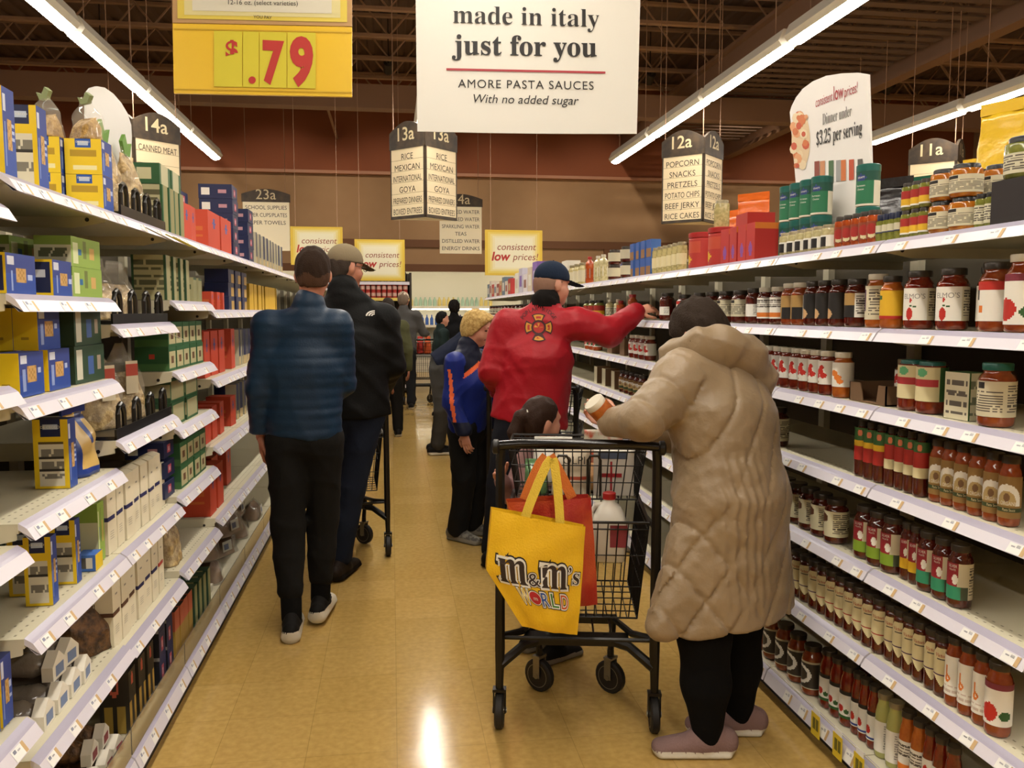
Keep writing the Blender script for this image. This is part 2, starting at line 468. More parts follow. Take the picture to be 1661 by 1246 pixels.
def disc(u, v, cu, cv, r, asp=1.0): return ((u - cu) * asp) ** 2 + (v - cv) ** 2 < r * r
def shaded(r0, neck, h, sh=.74, lid=.018, sq=False):
    """jar profile: foot, straight wall, shoulder, neck"""
    hb = h - lid
    return [(r0 * .86, 0), (r0 * .97, .004), (r0, .014), (r0, h * sh * .985), (r0 * .97, h * sh + .004), (neck + (r0 - neck) * .5, h * sh + (hb - h * sh) * .45), (neck, h * sh + (hb - h * sh) * .72), (neck, hb)]
def jar(h, r, body, lidm, lab, neck=None, sh=.74, z0=.12, z1=.66, a=2.0, n=16, nu=42, nv=28, txt=(), wig=True, lidh=.018):
    neck = neck or r * .74
    b = MB().lathe(shaded(r, neck, h, sh, lidh), n, body)
    out = [('glass_jar', b.mesh('glass_jar', 60))]
    l = MB().lathe([(neck * 1.09, h - lidh), (neck * 1.11, h - .003), (neck * 1.05, h)], n, lidm)
    out.append(('lid', l.mesh('lid', 40)))
    if lab:
        q = MB().wrap_grid(r + .0007, h * z0, h * z1, -a, a, nu, nv, lab)
        for t in txt: q.wrap_text(t[0], t[1], t[2], r + .0012, h * t[3], t[4] if len(t) > 4 else 0, **(t[5] if len(t) > 5 else {}))
        out.append(('label', q.mesh('label', 180)))
    return out
def carton(w, dp, h, front, side, top='#2b4a8c', nu=14, nv=18, txt=(), back=None, extra=None):
    """folding carton: front faces -y, printed sides; fronts and sides are fn(u, v)"""
    b = MB()
    b.face_grid((-w / 2, 0, 0), (w, 0, 0), (0, 0, h), nu, nv, front)
    b.face_grid((w / 2, 0, 0), (0, dp, 0), (0, 0, h), nu, nv, side)
    b.face_grid((-w / 2, dp, 0), (0, -dp, 0), (0, 0, h), nu, nv, side)
    tm = C(top) if isinstance(top, str) else top
    b.quad((w / 2, dp, 0), (-w / 2, dp, 0), (-w / 2, dp, h), (w / 2, dp, h), tm)
    b.quad((-w / 2, 0, h), (w / 2, 0, h), (w / 2, dp, h), (-w / 2, dp, h), tm)
    b.quad((-w / 2, dp, 0), (w / 2, dp, 0), (w / 2, 0, 0), (-w / 2, 0, 0), tm)
    for t in txt:
        b.text(t[0], t[1], t[2], t[3], **(t[4] if len(t) > 4 else {}))
    if extra: extra(b)
    return [('carton', b.mesh('carton'))]
def pouch(w, dp, h, m, top=.8, seed=1, crimp=.04, lean=0.0, nu=12, nv=16, fn=None, seal=None, point=0.0):
    """filled bag: flat gusset foot, belly, flattened crimped top"""
    rnd = random.Random(seed); ph = [rnd.uniform(0, 6) for _ in range(6)]
    b = MB(); v, f, mm = [], [], []
    N = nu * 2
    for j in range(nv + 1):
        t = j / nv; z = h * t
        wid = w * (1 - .10 * t) if t < top else w * (.9 - .02 * (t - top))
        if point: wid *= 1 - point * max(0, t - .55) / .45
        th = dp * (1 - .25 * t) if t < .5 else dp * .875 * max(0.0, 1 - ((t - .5) / (top - .5)) ** 1.6) if t < top else 0
        th = max(th, .004)
        for i in range(N):
            a = 2 * pi * i / N
            ca, sa = cos(a), sin(a)
            k = .65
            x = wid / 2 * math.copysign(abs(ca) ** k, ca); y = th / 2 * math.copysign(abs(sa) ** k, sa)
            wob = (sin(ph[0] + x * 90 + z * 40) + sin(ph[1] + z * 75 - x * 30 + (3 if sa > 0 else 0))) * .5
            v.append((x, y + wob * .006 * min(1, th / .02) + lean * t * t + .004 * sin(x * 60 + ph[2]) * (t > top), z))
    for j in range(nv):
        for i in range(N):
            i2 = (i + 1) % N; f.append((j * N + i, j * N + i2, (j + 1) * N + i2, (j + 1) * N + i))
            mm.append(fn(((v[f[-1][0]][0]) / w + .5), (j + .5) / nv, v[f[-1][0]][1] < 0) if fn else m)
    f.append(tuple(range(N - 1, -1, -1))); mm.append(m)
    f.append(tuple(range(nv * N, nv * N + N))); mm.append(m)
    b.add(v, f, mm, True)
    out = [('pouch', b.mesh('pouch', 180))]
    if seal:
        s = MB(); s.box(-w * .45 * (1 - point), w * .45 * (1 - point), lean - .003, lean + .003, h - .002, h + crimp, seal)
        out.append(('top_seal', s.mesh('top_seal')))
    return out
def block(w, dp, h, m, top=None):
    b = MB(); b.box(-w / 2, w / 2, 0, dp, 0, h, m); return [('carton', b.mesh('carton'))]

# ------------------------------------------------------------------ placing
_pile = {}
def spot(side, Y, z, d, rz=0.0):
    """stand at depth d behind the shelf lip"""
    return (FX(side, d), Y, z + .0018), (-pi / 2 if side > 0 else pi / 2) + rz
def put(parts, name, label, cat, loc, rz=0.0, group=None, s=1.0, single=False):
    if len(parts) == 1 or single:
        o = link(parts[0][1].name if False else name, parts[0][1], None, loc, rz); tag(o, label, cat, group); r = o
        for nm, me in parts[1:]: link(nm, me, o)
    else:
        r = thing(name, label, cat, loc, rz, group)
        for nm, me in parts: link(nm, me, r)
    r.scale = (s, s, s)
    return r
JR = random.Random(5)
def row(parts, name, look, cat, side, z, ys, where, d=.075, rz=0.0, group=None, jit=.003, jr=.1, s=1.0, stack=1, sh=0.0, back=0, bd=.1, single=False):
    """a row of one product along the shelf; ys = list of places along the aisle, nearest first"""
    ys = sorted(ys)
    xs = [v.co.x for v in parts[0][1].vertices]; wd = (max(xs) - min(xs)) * s * 1.01 + jit; sp = min([b - a for a, b in zip(ys, ys[1:])] + [9]); fx = min(1, sp / wd)
    if side > 0 and name.split('_')[-1] in ('jar', 'bottle', 'can'): rz += .3
    for i, Y in enumerate(ys):
        for bk in range(back + 1):
            for k in range(stack):
                (loc, r0) = spot(side, Y + JR.uniform(-jit, jit) * (k == 0), z + k * sh, d + bk * bd + JR.uniform(0, jit))
                n = len(ys)
                pos = (ORD[i] + ' from camera' if n > 1 else '')
                if stack > 1: pos = (pos + ', ' if pos else '') + ('bottom', 'second', 'third', 'fourth', 'fifth')[k] + (' layer' if k else ' layer')
                if bk: pos = (pos + ', ' if pos else '') + ('second rank', 'third rank', 'fourth rank')[bk - 1]
                lab = look + ', ' + where + (', ' + pos if pos else '')
                o_ = put(parts, name, lab, cat, loc, r0 + rz + JR.uniform(-jr, jr), group, s, single)
                if fx < 1: o_.scale = (s * fx, s * fx if 'jar' in name or 'bottle' in name else s, s)
def span(px0, px1, n, X, y=520):
    """n evenly spaced places along the aisle between two picture columns, on the vertical plane X"""
    a, b = atX(px0, y, X).y, atX(px1, y, X).y
    return [a + (b - a) * (i + .5) / n for i in range(n)]
XF, XG = XR + .085, XL - .1
def rs(px0, px1, n): return span(px0, px1, n, XF)
def ls(px0, px1, n): return span(px0, px1, n, XG)
# ================================================================== right side: sauces
GJ = 'sauce jars on the right shelves'
ink = C('#5a5248'); wht = C('#e8e4d8'); tom = C('#b8281c'); grn = C('#2f5a2a'); blk = C('#1b1714'); red = C('#a3241c'); cream = C('#d9cd9f'); navy = C('#1d2350')
oran = C('#d9782a'); yel = C('#dcae22'); teal = C('#2f8a63'); lime = C('#7f9e2c'); pur = C('#4a2a4e'); tan = C('#a8844a'); gry = C('#8d8a86'); brn = C('#5a3520')
def back_print(fn):
    """front design on the left two thirds, small print and a bar code round the back"""
    def g(u, v):
        if u > .68: return lines(u, v, CRB, ink, 10, .7, .97)
        return fn(max(.0, (u - .28) / .4), v)
    return g
CRB = C('#cfc6a8')
def L_elmo(u, v):
    if disc(u, v, .36, .2, .2, 1.6): return tom
    if disc(u, v, .40, .62, .07, 1.6): return tom
    if disc(u, v, .40, .45, .02, .3) or disc(u, v, .55, .42, .03, .5): return grn
    return wht if u < .95 else lines(u, v, wht, ink)
def L_yellow(u, v): return (grn if disc(u, v, .3, .75, .09) else yel) if v > .12 else tom
def L_purple(u, v): return pur if u < .34 and .25 < v < .9 else lines(u, v, CRB, ink, 9, .4, .95)
def L_blacklab(u, v): return blk if not disc(u, v, .35, .18, .2, 1.4) else C('#c9a070')
def L_blackyel(u, v): return (tan if v > .5 or u < .3 else blk) if u < .6 else lines(u, v, wht, ink, 8, .62, .98)
def L_orlab(u, v): return oran if .08 < v < .3 and u > .15 else (lines(u, v, wht, ink, 7, .1, .8, .5, .9))
def L_redtop(u, v): return tom if v > .8 else (oran if .12 < u < .32 and .2 < v < .4 else (blk if u < .14 and .55 < v < .85 else wht))
def L_peprw(u, v): return tom if disc(u, v, .3, .3, .22, 1.3) else (grn if disc(u, v, .62, .25, .12) else (C('#7a2a38') if v > .85 else wht))
def L_plain(u, v): return lines(u, v, wht, gry, 10, .55, .95)
def L_redleaf(u, v): return tom if (disc(u, v, .3, .55, .13) or disc(u, v, .42, .38, .12) or disc(u, v, .2, .35, .1) or disc(u, v, .36, .72, .09)) else (tan if disc(u, v, .22, .1, .05, 1.5) else wht)
def L_orleaf(u, v): return oran if (disc(u, v, .3, .55, .13) or disc(u, v, .42, .38, .12) or disc(u, v, .5, .22, .1)) else wht
def L_muir(u, v): return C('#5fae7a') if disc(u, v, .38, .84, .13, 1.3) else (C('#b5333a') if .42 < v < .64 and u < .66 else (grn if u > .7 else cream))
def L_circle(u, v): return brn if disc(u, v, .25, .72, .2, 1.2) else (tom if u < .3 and v < .16 else lines(u, v, C('#d6d0ae'), ink, 10, .5, .95))
def L_slim(u, v): return (C('#c9704a') if disc(u, v, .45, .84, .1) else grn if v > .62 else yel if v > .42 else red)
def L_slimr(u, v): return (C('#c9704a') if disc(u, v, .45, .84, .1) else grn if v > .7 else red if v > .28 else cream)
def L_newman(u, v):
    q = ((u - .42) * 1.15) ** 2 + ((v - .38) * .95) ** 2
    if v > .3 and .07 < q < .17: return wht
    if v > .3 and q < .07: return C('#b9a06a') if not disc(u, v, .42, .5, .1, 1.3) else C('#7a5a3a')
    if .14 < v < .26: return C('#33401f')
    return C('#8a6a38')
def L_silver(lo):
    def g(u, v):
        if v > .62: return wht if disc(u, v, .5, .56, .14, 1.2) else (C('#8e1f2a') if u < .62 else CRB)
        if disc(u, v, .5, .56, .14, 1.2): return wht
        if v > .36: return C('#8e1f2a') if u < .6 else CRB
        return lo if u < .72 else C('#45503a')
    return back_print(g)
def L_vict(st):
    def g(u, v):
        t = abs(u - .5)
        if v > .86 and t > .22 + (1 - v) * 1.2: return None
        if v < .30 - t * .05 and v < .3 * (t / .34 if t < .34 else 1): return None
        if .29 < v < .35: return st
        if .36 < v < .38: return st
        if .70 < v < .72 and t < .2: return ink
        return cream
    return g
def L_bott(u, v):
    return oran if (disc(u, v, .32, .42, .1, 1.25) and not disc(u, v, .32, .42, .04, 1.25)) or (.27 < u < .31 and .4 < v < .75) else lines(u, v, wht, C('#c9b8a8'), 12, .1, .8, .05, .3)
def L_amy(u, v): return blk if v > .86 and u < .75 else (tom if disc(u, v, .3, .35, .13, 1.2) else grn if (disc(u, v, .5, .26, .09, 1.2) or v < .1) else wht)
def L_amyb(u, v): return blk if v > .86 and u < .75 else (tom if disc(u, v, .3, .35, .15, 1.2) else C('#2a3f86') if .02 < v < .12 else wht)
def L_darkc(u, v): return (CRB if (v > .92 or v < .05) else wht if abs(hypot((u - .25) * 1.2, v - .5) - .3) < .05 else C('#3a332a') if u < .7 else C('#4a5240'))
def L_cream(u, v): return lines(u, v, CRB, ink, 8, .08, .92, .1, .7) if not (.78 < v < .95 and .2 < u < .45) else blk
def L_redyel(u, v): return red if v > .5 else (yel if v > .12 else wht)
def L_salsa(u, v): return red if disc(u, v, .45, .55, .3, 1.1) else (cream if disc(u, v, .45, .2, .15) else C('#8a3c1c'))
def L_green(u, v): return lines(u, v, C('#cfc9ac'), ink, 6, .1, .9)
def L_navyl(u, v): return C('#d8d6cc') if disc(u, v, .5, .5, .3) else C('#37506a')
def L_kraft(u, v): return (C('#0c4a3a') if v > .72 else C('#d8d2be') if u > .62 or v < .08 else C('#23704a')) if not disc(u, v, .44, .82, .1, 1.3) else C('#2a3a78')
def L_caper(u, v): return C('#c9c2a4') if v > .15 else navy
LN = .0
# second shelf, 1.448
z = 1.448; w2 = 'second right shelf'
E2 = jar(.165, .040, m_sauce, m_lidd, back_print(L_elmo), txt=(("ELMO\u2019S", .02, gry, .52, -.1),), a=2.4, z0=.15, z1=.7, nu=80, nv=40)
row(E2, 'sauce_jar', 'tall tomato sauce jar with white tomato label', 'jar', 1, z, rs(1470, 1578, 2), w2, rz=.35, group=GJ, jr=.03)
row(jar(.165, .040, m_sauce, m_lidd, L_plain, a=2.4, z0=.15, z1=.7), 'sauce_jar', 'jar with plain white label behind the tomato label jars', 'jar', 1, z, rs(1578, 1600, 1), w2, d=.12, group=GJ)
row(jar(.172, .040, m_sauceb, m_lidd, back_print(L_redtop), a=2.4, z0=.15, z1=.72), 'sauce_jar', 'sauce jar with white label and red top band', 'jar', 1, z, rs(1600, 1640, 1), w2, rz=.3, group=GJ)
row(jar(.185, .042, m_sauceb, m_lidw, L_peprw, a=2.2, z0=.1, z1=.75), 'sauce_jar', 'tall sauce jar with red pepper label', 'jar', 1, z, [1.79], w2, rz=.3, group=GJ)
row(jar(.155, .033, m_sauceo, m_lidd, L_yellow, z0=.18, z1=.72), 'sauce_jar', 'slim jar with bright yellow label', 'jar', 1, z, rs(1442, 1470, 1), w2, d=.065, rz=.3, group=GJ)
row(jar(.165, .036, m_sauceo, m_lidw, L_purple, a=2.5, z0=.15, z1=.78), 'sauce_jar', 'sauce jar with cream and purple label', 'jar', 1, z, rs(1410, 1442, 1), w2, rz=.35, group=GJ)
row(jar(.155, .036, m_sauced, m_lidd, L_blackyel, a=2.4, z0=.2, z1=.7), 'sauce_jar', 'sauce jar with black and mustard label', 'jar', 1, z, rs(1375, 1408, 1), w2, rz=.2, group=GJ)
row(jar(.157, .034, m_sauced, m_lidd, L_blacklab, a=2.2, z0=.16, z1=.72), 'sauce_jar', 'sauce jar with black basil label', 'jar', 1, z, rs(1313, 1376, 3), w2, rz=.2, group=GJ)
row(jar(.155, .036, m_sauceb, m_lidw, L_blackyel, a=2.2, z0=.14, z1=.7), 'sauce_jar', 'cream lidded jar with dark label', 'jar', 1, z, rs(1276, 1312, 2), w2, rz=.5, group=GJ)
row(jar(.145, .033, m_sauced, m_lidw, L_orlab, a=2.3, z0=.15, z1=.72), 'sauce_jar', 'cream lidded jar with orange and white label', 'jar', 1, z, rs(1235, 1276, 2), w2, rz=.45, group=GJ)
row(jar(.145, .036, m_sauced, m_lidd, L_plain, a=1.0, z0=.2, z1=.55), 'sauce_jar', 'dark jar with small white label', 'jar', 1, z, rs(1217, 1235, 1), w2, rz=.6, group=GJ)
row(jar(.14, .04, m_sauced, m_lidd, L_cream, a=2.4, z0=.2, z1=.72), 'sauce_jar', 'dark sauce jar with cream print label', 'jar', 1, z, rs(1128, 1216, 4), w2, rz=.4, group=GJ)
row(jar(.135, .042, m_sauced, m_lidd, L_redtop, a=2.3, z0=.2, z1=.75), 'sauce_jar', 'dark jar with red and white label', 'jar', 1, z, rs(1098, 1128, 1), w2, rz=.4, group=GJ)
row(jar(.15, .042, m_sauced, m_lidd, L_plain, a=.8, z0=.2, z1=.5), 'sauce_jar', 'dark jar with tiny white label beside the reaching hand', 'jar', 1, z, rs(1072, 1098, 1), w2, rz=.4, group=GJ)
SB = jar(.13, .03, m_choke, m_lidw, L_green, neck=.014, z0=.1, z1=.6)
row(SB, 'sauce_bottle', 'pale narrow necked bottle beyond the red sleeve', 'bottle', 1, z, rs(985, 1012, 2), w2, rz=.3, group='sauce bottles')
row(jar(.155, .03, m_salsa, m_lidr, L_cream, neck=.02, z0=.15, z1=.6), 'sauce_bottle', 'red capped sauce bottle', 'bottle', 1, z, rs(1016, 1040, 1), w2, rz=.3, group='sauce bottles')
row(jar(.12, .03, m_salsa, m_lidr, L_redyel, neck=.016, z0=.15, z1=.6), 'sauce_bottle', 'short red sauce bottle', 'bottle', 1, z, rs(1003, 1015, 1), w2, rz=.3, group='sauce bottles')
row(jar(.13, .04, m_pickle, m_lidd, L_redyel, z0=.15, z1=.7), 'relish_jar', 'green relish jar beyond the red man', 'jar', 1, z, rs(952, 978, 3), w2, rz=.3, group='far relish jars')
row(jar(.13, .045, m_sauced, m_lidd, L_cream, z0=.15, z1=.7, n=12, nu=12, nv=8), 'far_jar', 'small dark jar in the far shelving', 'jar', 1, z, rs(797, 868, 12), w2, rz=.3, group='far jars on the second shelf', single=True)
# third shelf, 1.212
z = 1.212; w3 = 'third right shelf'
row(jar(.158, .043, m_sauceb, m_lidgr, back_print(L_cream), a=2.6, z0=.16, z1=.72), 'sauce_jar', 'big rust sauce jar with bar code label', 'jar', 1, z, rs(1605, 1650, 1), w3, rz=.1, group=GJ)
Bx = carton(.085, .07, .125, lambda u, v: lines(u, v, CRB, ink, 11), lambda u, v: grn if u > .93 or u < .05 else lines(u, v, C('#d6d2b4'), C('#7a8068'), 12, .1, .9), top='#2f5a2a')
row(Bx, 'sauce_carton', 'cream box with green edges and small print', 'box', 1, z, rs(1545, 1600, 1), w3, d=.06, rz=.1)
row(jar(.145, .042, m_sauce, m_lidgr, L_muir, a=1.9, z0=.24, z1=.9, neck=.032, sh=.9), 'sauce_jar', 'green lidded jar with green, red and cream label', 'jar', 1, z, rs(1470, 1532, 2), w3, d=.085, rz=.45, group=GJ, jr=.03)
cb = mat('brown_cardboard', '#6f5338', .8); 
def tray(w, dp, h):
    b = MB(); b.box(-w / 2, w / 2, 0, dp, 0, .004, cb); b.box(-w / 2, -w / 2 + .004, 0, dp, 0, h, cb); b.box(w / 2 - .004, w / 2, 0, dp, 0, h, cb)
    b.prism([(-w / 2, .004), (-w * .12, .004), (-w * .2, h), (-w / 2, h)], .004, cb); b.prism([(w * .25, .004), (w / 2, .004), (w / 2, h), (w * .3, h)], .004, cb)
    return [('tray', b.mesh('tray'))]
row(tray(.2, .3, .06), 'cardboard_tray', 'torn brown cardboard tray half empty', 'tray', 1, z, rs(1387, 1472, 1), w3, d=.05, jr=0)
row(jar(.13, .036, m_sauceo, m_lidw, L_redleaf, z0=.3, z1=.75), 'sauce_jar', 'jar standing deep in the torn cardboard tray', 'jar', 1, z + .005, rs(1412, 1455, 2), w3, d=.19, rz=.5, group=GJ, jr=.04)
row(jar(.15, .034, m_sauceo, m_lidw, L_orleaf, a=1.7, z0=.24, z1=.78), 'sauce_jar', 'orange sauce jar with orange leaf label', 'jar', 1, z, rs(1363, 1390, 1), w3, d=.07, rz=.4, group=GJ)
row(jar(.15, .032, m_sauce, m_lidw, L_redleaf, a=1.7, z0=.24, z1=.78), 'sauce_jar', 'red sauce jar with red leaf label', 'jar', 1, z, rs(1252, 1362, 7), w3, d=.068, rz=.45, group=GJ)
row(jar(.14, .036, m_sauce, m_lidw, L_redleaf, z0=.2, z1=.7, n=12), 'sauce_jar', 'red sauce jar under the red sleeve', 'jar', 1, z, rs(1028, 1062, 4), w3, d=.075, rz=.4, group=GJ)
row(jar(.13, .036, m_salsa, m_lidw, L_peprw, z0=.2, z1=.7, n=12, nu=12, nv=8), 'sauce_jar', 'small salsa jar behind the red jacket', 'jar', 1, z, rs(955, 975, 3), w3, d=.075, rz=.4, group=GJ)
row(carton(.11, .1, .11, lambda u, v: cb, lambda u, v: cb, top='#6f5338', nu=2, nv=2), 'display_carton', 'open brown shelf carton', 'box', 1, z, rs(985, 1026, 2), w3, d=.06)
# fourth shelf, .974
z = .974; w4 = 'fourth right shelf'
row(jar(.15, .043, m_sauced, m_lidd, L_circle, a=2.5, z0=.14, z1=.72), 'sauce_jar', 'dark jar with cream circle label beside the tan coat', 'jar', 1, z, rs(1250, 1292, 1), w4, rz=.5, group=GJ)
row(jar(.15, .043, m_sauced, m_lidd, L_plain, a=2.5, z0=.14, z1=.72), 'sauce_jar', 'jar with pale label deep in the dark shelf', 'jar', 1, z, rs(1330, 1400, 1), w4, d=.36, rz=.5, group=GJ)
row(jar(.178, .028, m_sauced, m_lidd, L_slim, a=1.5, z0=.3, z1=.88, neck=.016, sh=.66, n=14), 'sauce_bottle', 'slim sauce bottle with green and yellow label', 'bottle', 1, z, rs(1408, 1457, 3), w4, d=.065, rz=.5, group='slim sauce bottles', jr=.04)
row(jar(.178, .028, m_sauced, m_lidd, L_slimr, a=1.5, z0=.3, z1=.88, neck=.016, sh=.66, n=14), 'sauce_bottle', 'slim sauce bottle with red and green label', 'bottle', 1, z, rs(1458, 1524, 4), w4, d=.065, rz=.5, group='slim sauce bottles', jr=.04)
row(jar(.172, .039, m_sauceb, m_lidd, L_newman, a=1.8, z0=.12, z1=.72, nu=52, nv=40, txt=(('ORGANIC', .0135, wht, .31, -.05), ('Pasta Sauce', .0095, cream, .225, -.05))), 'sauce_jar', 'brown label jar with white arch and portrait', 'jar', 1, z, rs(1528, 1670, 6), w4, d=.075, rz=.6, group=GJ, jr=.03)
row(jar(.14, .034, m_sauced, m_lidd, L_newman, z0=.15, z1=.7, n=12, nu=14, nv=10), 'sauce_jar', 'dark jar between the red jacket and tan sleeve', 'jar', 1, z, rs(1012, 1052, 5), w4, d=.075, rz=.4, group=GJ)
row(carton(.09, .1, .12, lambda u, v: CRB, lambda u, v: cb, top='#6f5338', nu=2, nv=2), 'display_carton', 'brown carton beside the red jacket', 'box', 1, z, rs(965, 1008, 3), w4, d=.06)
# fifth shelf, .712
z = .712; w5 = 'fifth right shelf'
row(jar(.15, .040, m_sauced, m_lidd, L_circle, a=2.5, z0=.16, z1=.74), 'sauce_jar', 'dark jar with white and brown circle label', 'jar', 1, z, rs(1278, 1384, 5), w5, rz=.45, group=GJ, jr=.03)
row(jar(.168, .040, m_sauced, m_lidd, L_silver(lime), a=2.6, z0=.14, z1=.72, nu=70, nv=36, txt=(('SILVER', .011, wht, .65, -.35), ('PALATE', .007, wht, .6, -.35))), 'sauce_jar', 'dark jar with crimson and lime label', 'jar', 1, z, rs(1410, 1482, 3), w5, d=.075, rz=.35, group=GJ, jr=.03)
row(jar(.168, .036, m_sauced, m_lidd, L_silver(yel), a=2.4, z0=.2, z1=.72, txt=(('SILVER', .011, wht, .65, -.35),)), 'sauce_jar', 'dark jar with crimson and yellow label', 'jar', 1, z, rs(1484, 1516, 2), w5, d=.075, rz=.45, group=GJ, jr=.03)
row(jar(.168, .040, m_sauced, m_lidd, L_silver(teal), a=2.6, z0=.14, z1=.72, nu=70, nv=36, txt=(('SILVER', .011, wht, .65, -.35), ('PALATE', .007, wht, .6, -.35))), 'sauce_jar', 'dark jar with crimson and teal label', 'jar', 1, z, rs(1517, 1597, 3), w5, d=.075, rz=.35, group=GJ, jr=.03)
# sixth shelf, .443
z = .443; w6 = 'sixth right shelf'
for nm, st, p0, p1, n in (('purple', pur, 1283, 1352, 5), ('red', red, 1352, 1466, 7), ('plum', pur, 1466, 1574, 6)):
    row(jar(.172, .029, m_sauced, m_lidd, L_vict(st), neck=.026, a=1.5, z0=.16, z1=.8, sh=.84, nu=24, nv=30, txt=(('Victoria', .014, red, .655, 0, dict(serif=True)),)), 'sauce_jar',
        'dark jar with pointed cream label and %s stripe' % nm, 'jar', 1, z, rs(p0, p1, n), w6, d=.07, rz=.5, group=GJ, jr=.06, jit=.003)
row(jar(.185, .031, m_sauceb, m_lidd, L_bott, a=1.9, z0=.16, z1=.74), 'sauce_jar', 'jar with tall white label and orange mark', 'jar', 1, z, rs(1574, 1648, 3), w6, d=.07, rz=.55, group=GJ, jr=.04)
row(jar(.185, .031, m_sauceb, m_lidd, L_peprw, a=1.9, z0=.16, z1=.74), 'sauce_jar', 'jar with white label and dark vegetable picture', 'jar', 1, z, rs(1650, 1672, 1), w6, d=.07, rz=.55, group=GJ)
# base deck
z = RBASE; w7 = 'bottom right shelf'
row(jar(.205, .027, m_sauceb, m_lidd, None, neck=.018, sh=.7), 'sauce_bottle', 'tall rusty bottle beside the black leggings', 'bottle', 1, z, rs(1222, 1260, 3), w7, d=.075, group='tall rusty bottles')
row(jar(.18, .038, m_sauceb, m_lidd, L_darkc, a=2.2, z0=.14, z1=.7), 'sauce_jar', 'jar with dark label and white curve', 'jar', 1, z, rs(1260, 1350, 4), w7, d=.08, rz=.5, group=GJ)
row(jar(.17, .036, m_sauced, m_lidd, L_plain, a=2.2, z0=.14, z1=.7), 'sauce_jar', 'dark jar deep behind the dark label jars', 'jar', 1, z, rs(1350, 1385, 1), w7, d=.2, rz=.5, group=GJ)
row(jar(.205, .031, m_sauce, m_lidd, L_amy, a=1.8, z0=.14, z1=.6, sh=.7), 'sauce_jar', 'red jar with white label and green leaf', 'jar', 1, z, rs(1355, 1408, 3), w7, d=.085, rz=.45, group=GJ, jr=.04)
row(jar(.205, .031, m_sauce, m_lidd, L_amyb, a=1.8, z0=.14, z1=.6, sh=.7), 'sauce_jar', 'red jar with white label and blue band', 'jar', 1, z, rs(1408, 1452, 3), w7, d=.085, rz=.45, group=GJ, jr=.04)
row(jar(.205, .031, m_saucew, m_lidg, L_plain, a=1.7, z0=.1, z1=.58, sh=.66), 'sauce_jar', 'pale green sauce jar with white label', 'jar', 1, z, rs(1452, 1492, 2), w7, d=.085, rz=.45, group=GJ, jr=.04)
row(jar(.205, .031, m_sauceo, m_lidd, L_orlab, a=1.7, z0=.1, z1=.58, sh=.66), 'sauce_jar', 'orange sauce jar with white label', 'jar', 1, z, rs(1492, 1532, 2), w7, d=.085, rz=.45, group=GJ, jr=.04)
row(jar(.205, .031, m_sauce, m_lidd, L_redleaf, a=1.7, z0=.1, z1=.58, sh=.66), 'sauce_jar', 'red sauce jar with white front label', 'jar', 1, z, rs(1532, 1592, 3), w7, d=.085, rz=.45, group=GJ, jr=.04)
# top shelf, 1.71
z = 1.71; w1 = 'top right shelf'
PK = jar(.085, .042, m_pickle, m_lidk, L_green, z0=.1, z1=.66, a=2.6, sh=.8)
PP = jar(.085, .042, m_pepper, m_lidk, L_cream, z0=.12, z1=.66, a=2.6, sh=.8)
row(block(.11, .1, .105, C('#221c1c')), 'black_carton', 'black box with small red picture', 'box', 1, z, [1.83], w1, d=.05)
row(jar(.1, .046, m_pickle, m_lidk, L_green, z0=.12, z1=.6, a=2.6, sh=.8), 'pickle_jar', 'wide pickle jar standing on the black box', 'jar', 1, z + .1055, [1.84], w1, d=.1, rz=.3)
row(jar(.085, .027, m_pickle, m_lidk, L_green, z0=.1, z1=.66, a=2.6, sh=.8), 'pickle_jar', 'green pickle jar with cream label', 'jar', 1, z, rs(1583, 1634, 3), w1, d=.07, rz=.3, group='pickle jars on the top shelf')
row(PP, 'pepper_jar', 'orange pepper jar with black lid', 'jar', 1, z, rs(1513, 1580, 2), w1, rz=.4, stack=2, sh=.0855, group='pepper jars on the top shelf', back=1, bd=.095)
row(jar(.078, .025, m_pickle, m_lidd, L_redyel, z0=.12, z1=.7, a=2.0, sh=.8), 'pepper_jar', 'small jar with red and yellow label', 'jar', 1, z, rs(1468, 1513, 3), w1, d=.065, rz=.5, stack=2, sh=.0785, group='pepper jars on the top shelf')
row(jar(.08, .021, m_pickle, m_lidn, L_caper, z0=.3, z1=.6, a=2.0, sh=.7, neck=.014), 'caper_jar', 'thin green caper jar with navy lid', 'jar', 1, z, rs(1430, 1468, 4), w1, d=.06, group='caper jars')
row(jar(.1, .031, m_salsa, m_lidd, L_salsa, z0=.12, z1=.66, a=1.7, sh=.8), 'salsa_jar', 'orange salsa jar with red label', 'jar', 1, z, rs(1362, 1430, 5), w1, d=.065, rz=.5, group='salsa jars')
row(jar(.082, .03, m_choke, m_lidg, lambda u, v: (blk if v < .6 and u < .5 else wht) if v < .7 else None, z0=.1, z1=.75, a=2.0, sh=.8), 'artichoke_jar', 'pale artichoke jar with gold lid', 'jar', 1, z, rs(1275, 1358, 6), w1, d=.065, rz=.4, group='artichoke jars')
CAN = MB().lathe([(.036, 0), (.038, .004), (.038, .118)], 18, C('#d6d0ba'))
CAN.wrap_grid(.0384, .002, .117, -3.1, 3.1, 40, 18, L_kraft)
CAN.wrap_text('KRAFT', .009, wht, .039, .093, -.35); CAN.wrap_text('Parmesan', .009, wht, .039, .066, -.4); CAN.wrap_text('Cheese', .009, wht, .039, .054, -.4)
CANL = MB().lathe([(.0395, .117), (.0395, .138), (.036, .141)], 18, m_lidgr)
KR = [('can', CAN.mesh('can', 180)), ('lid', CANL.mesh('lid'))]
row(KR, 'cheese_can', 'green lidded grated cheese can', 'can', 1, z, rs(1239, 1304, 4), w1, d=.16, rz=.5, stack=2, sh=.142, group='grated cheese cans')
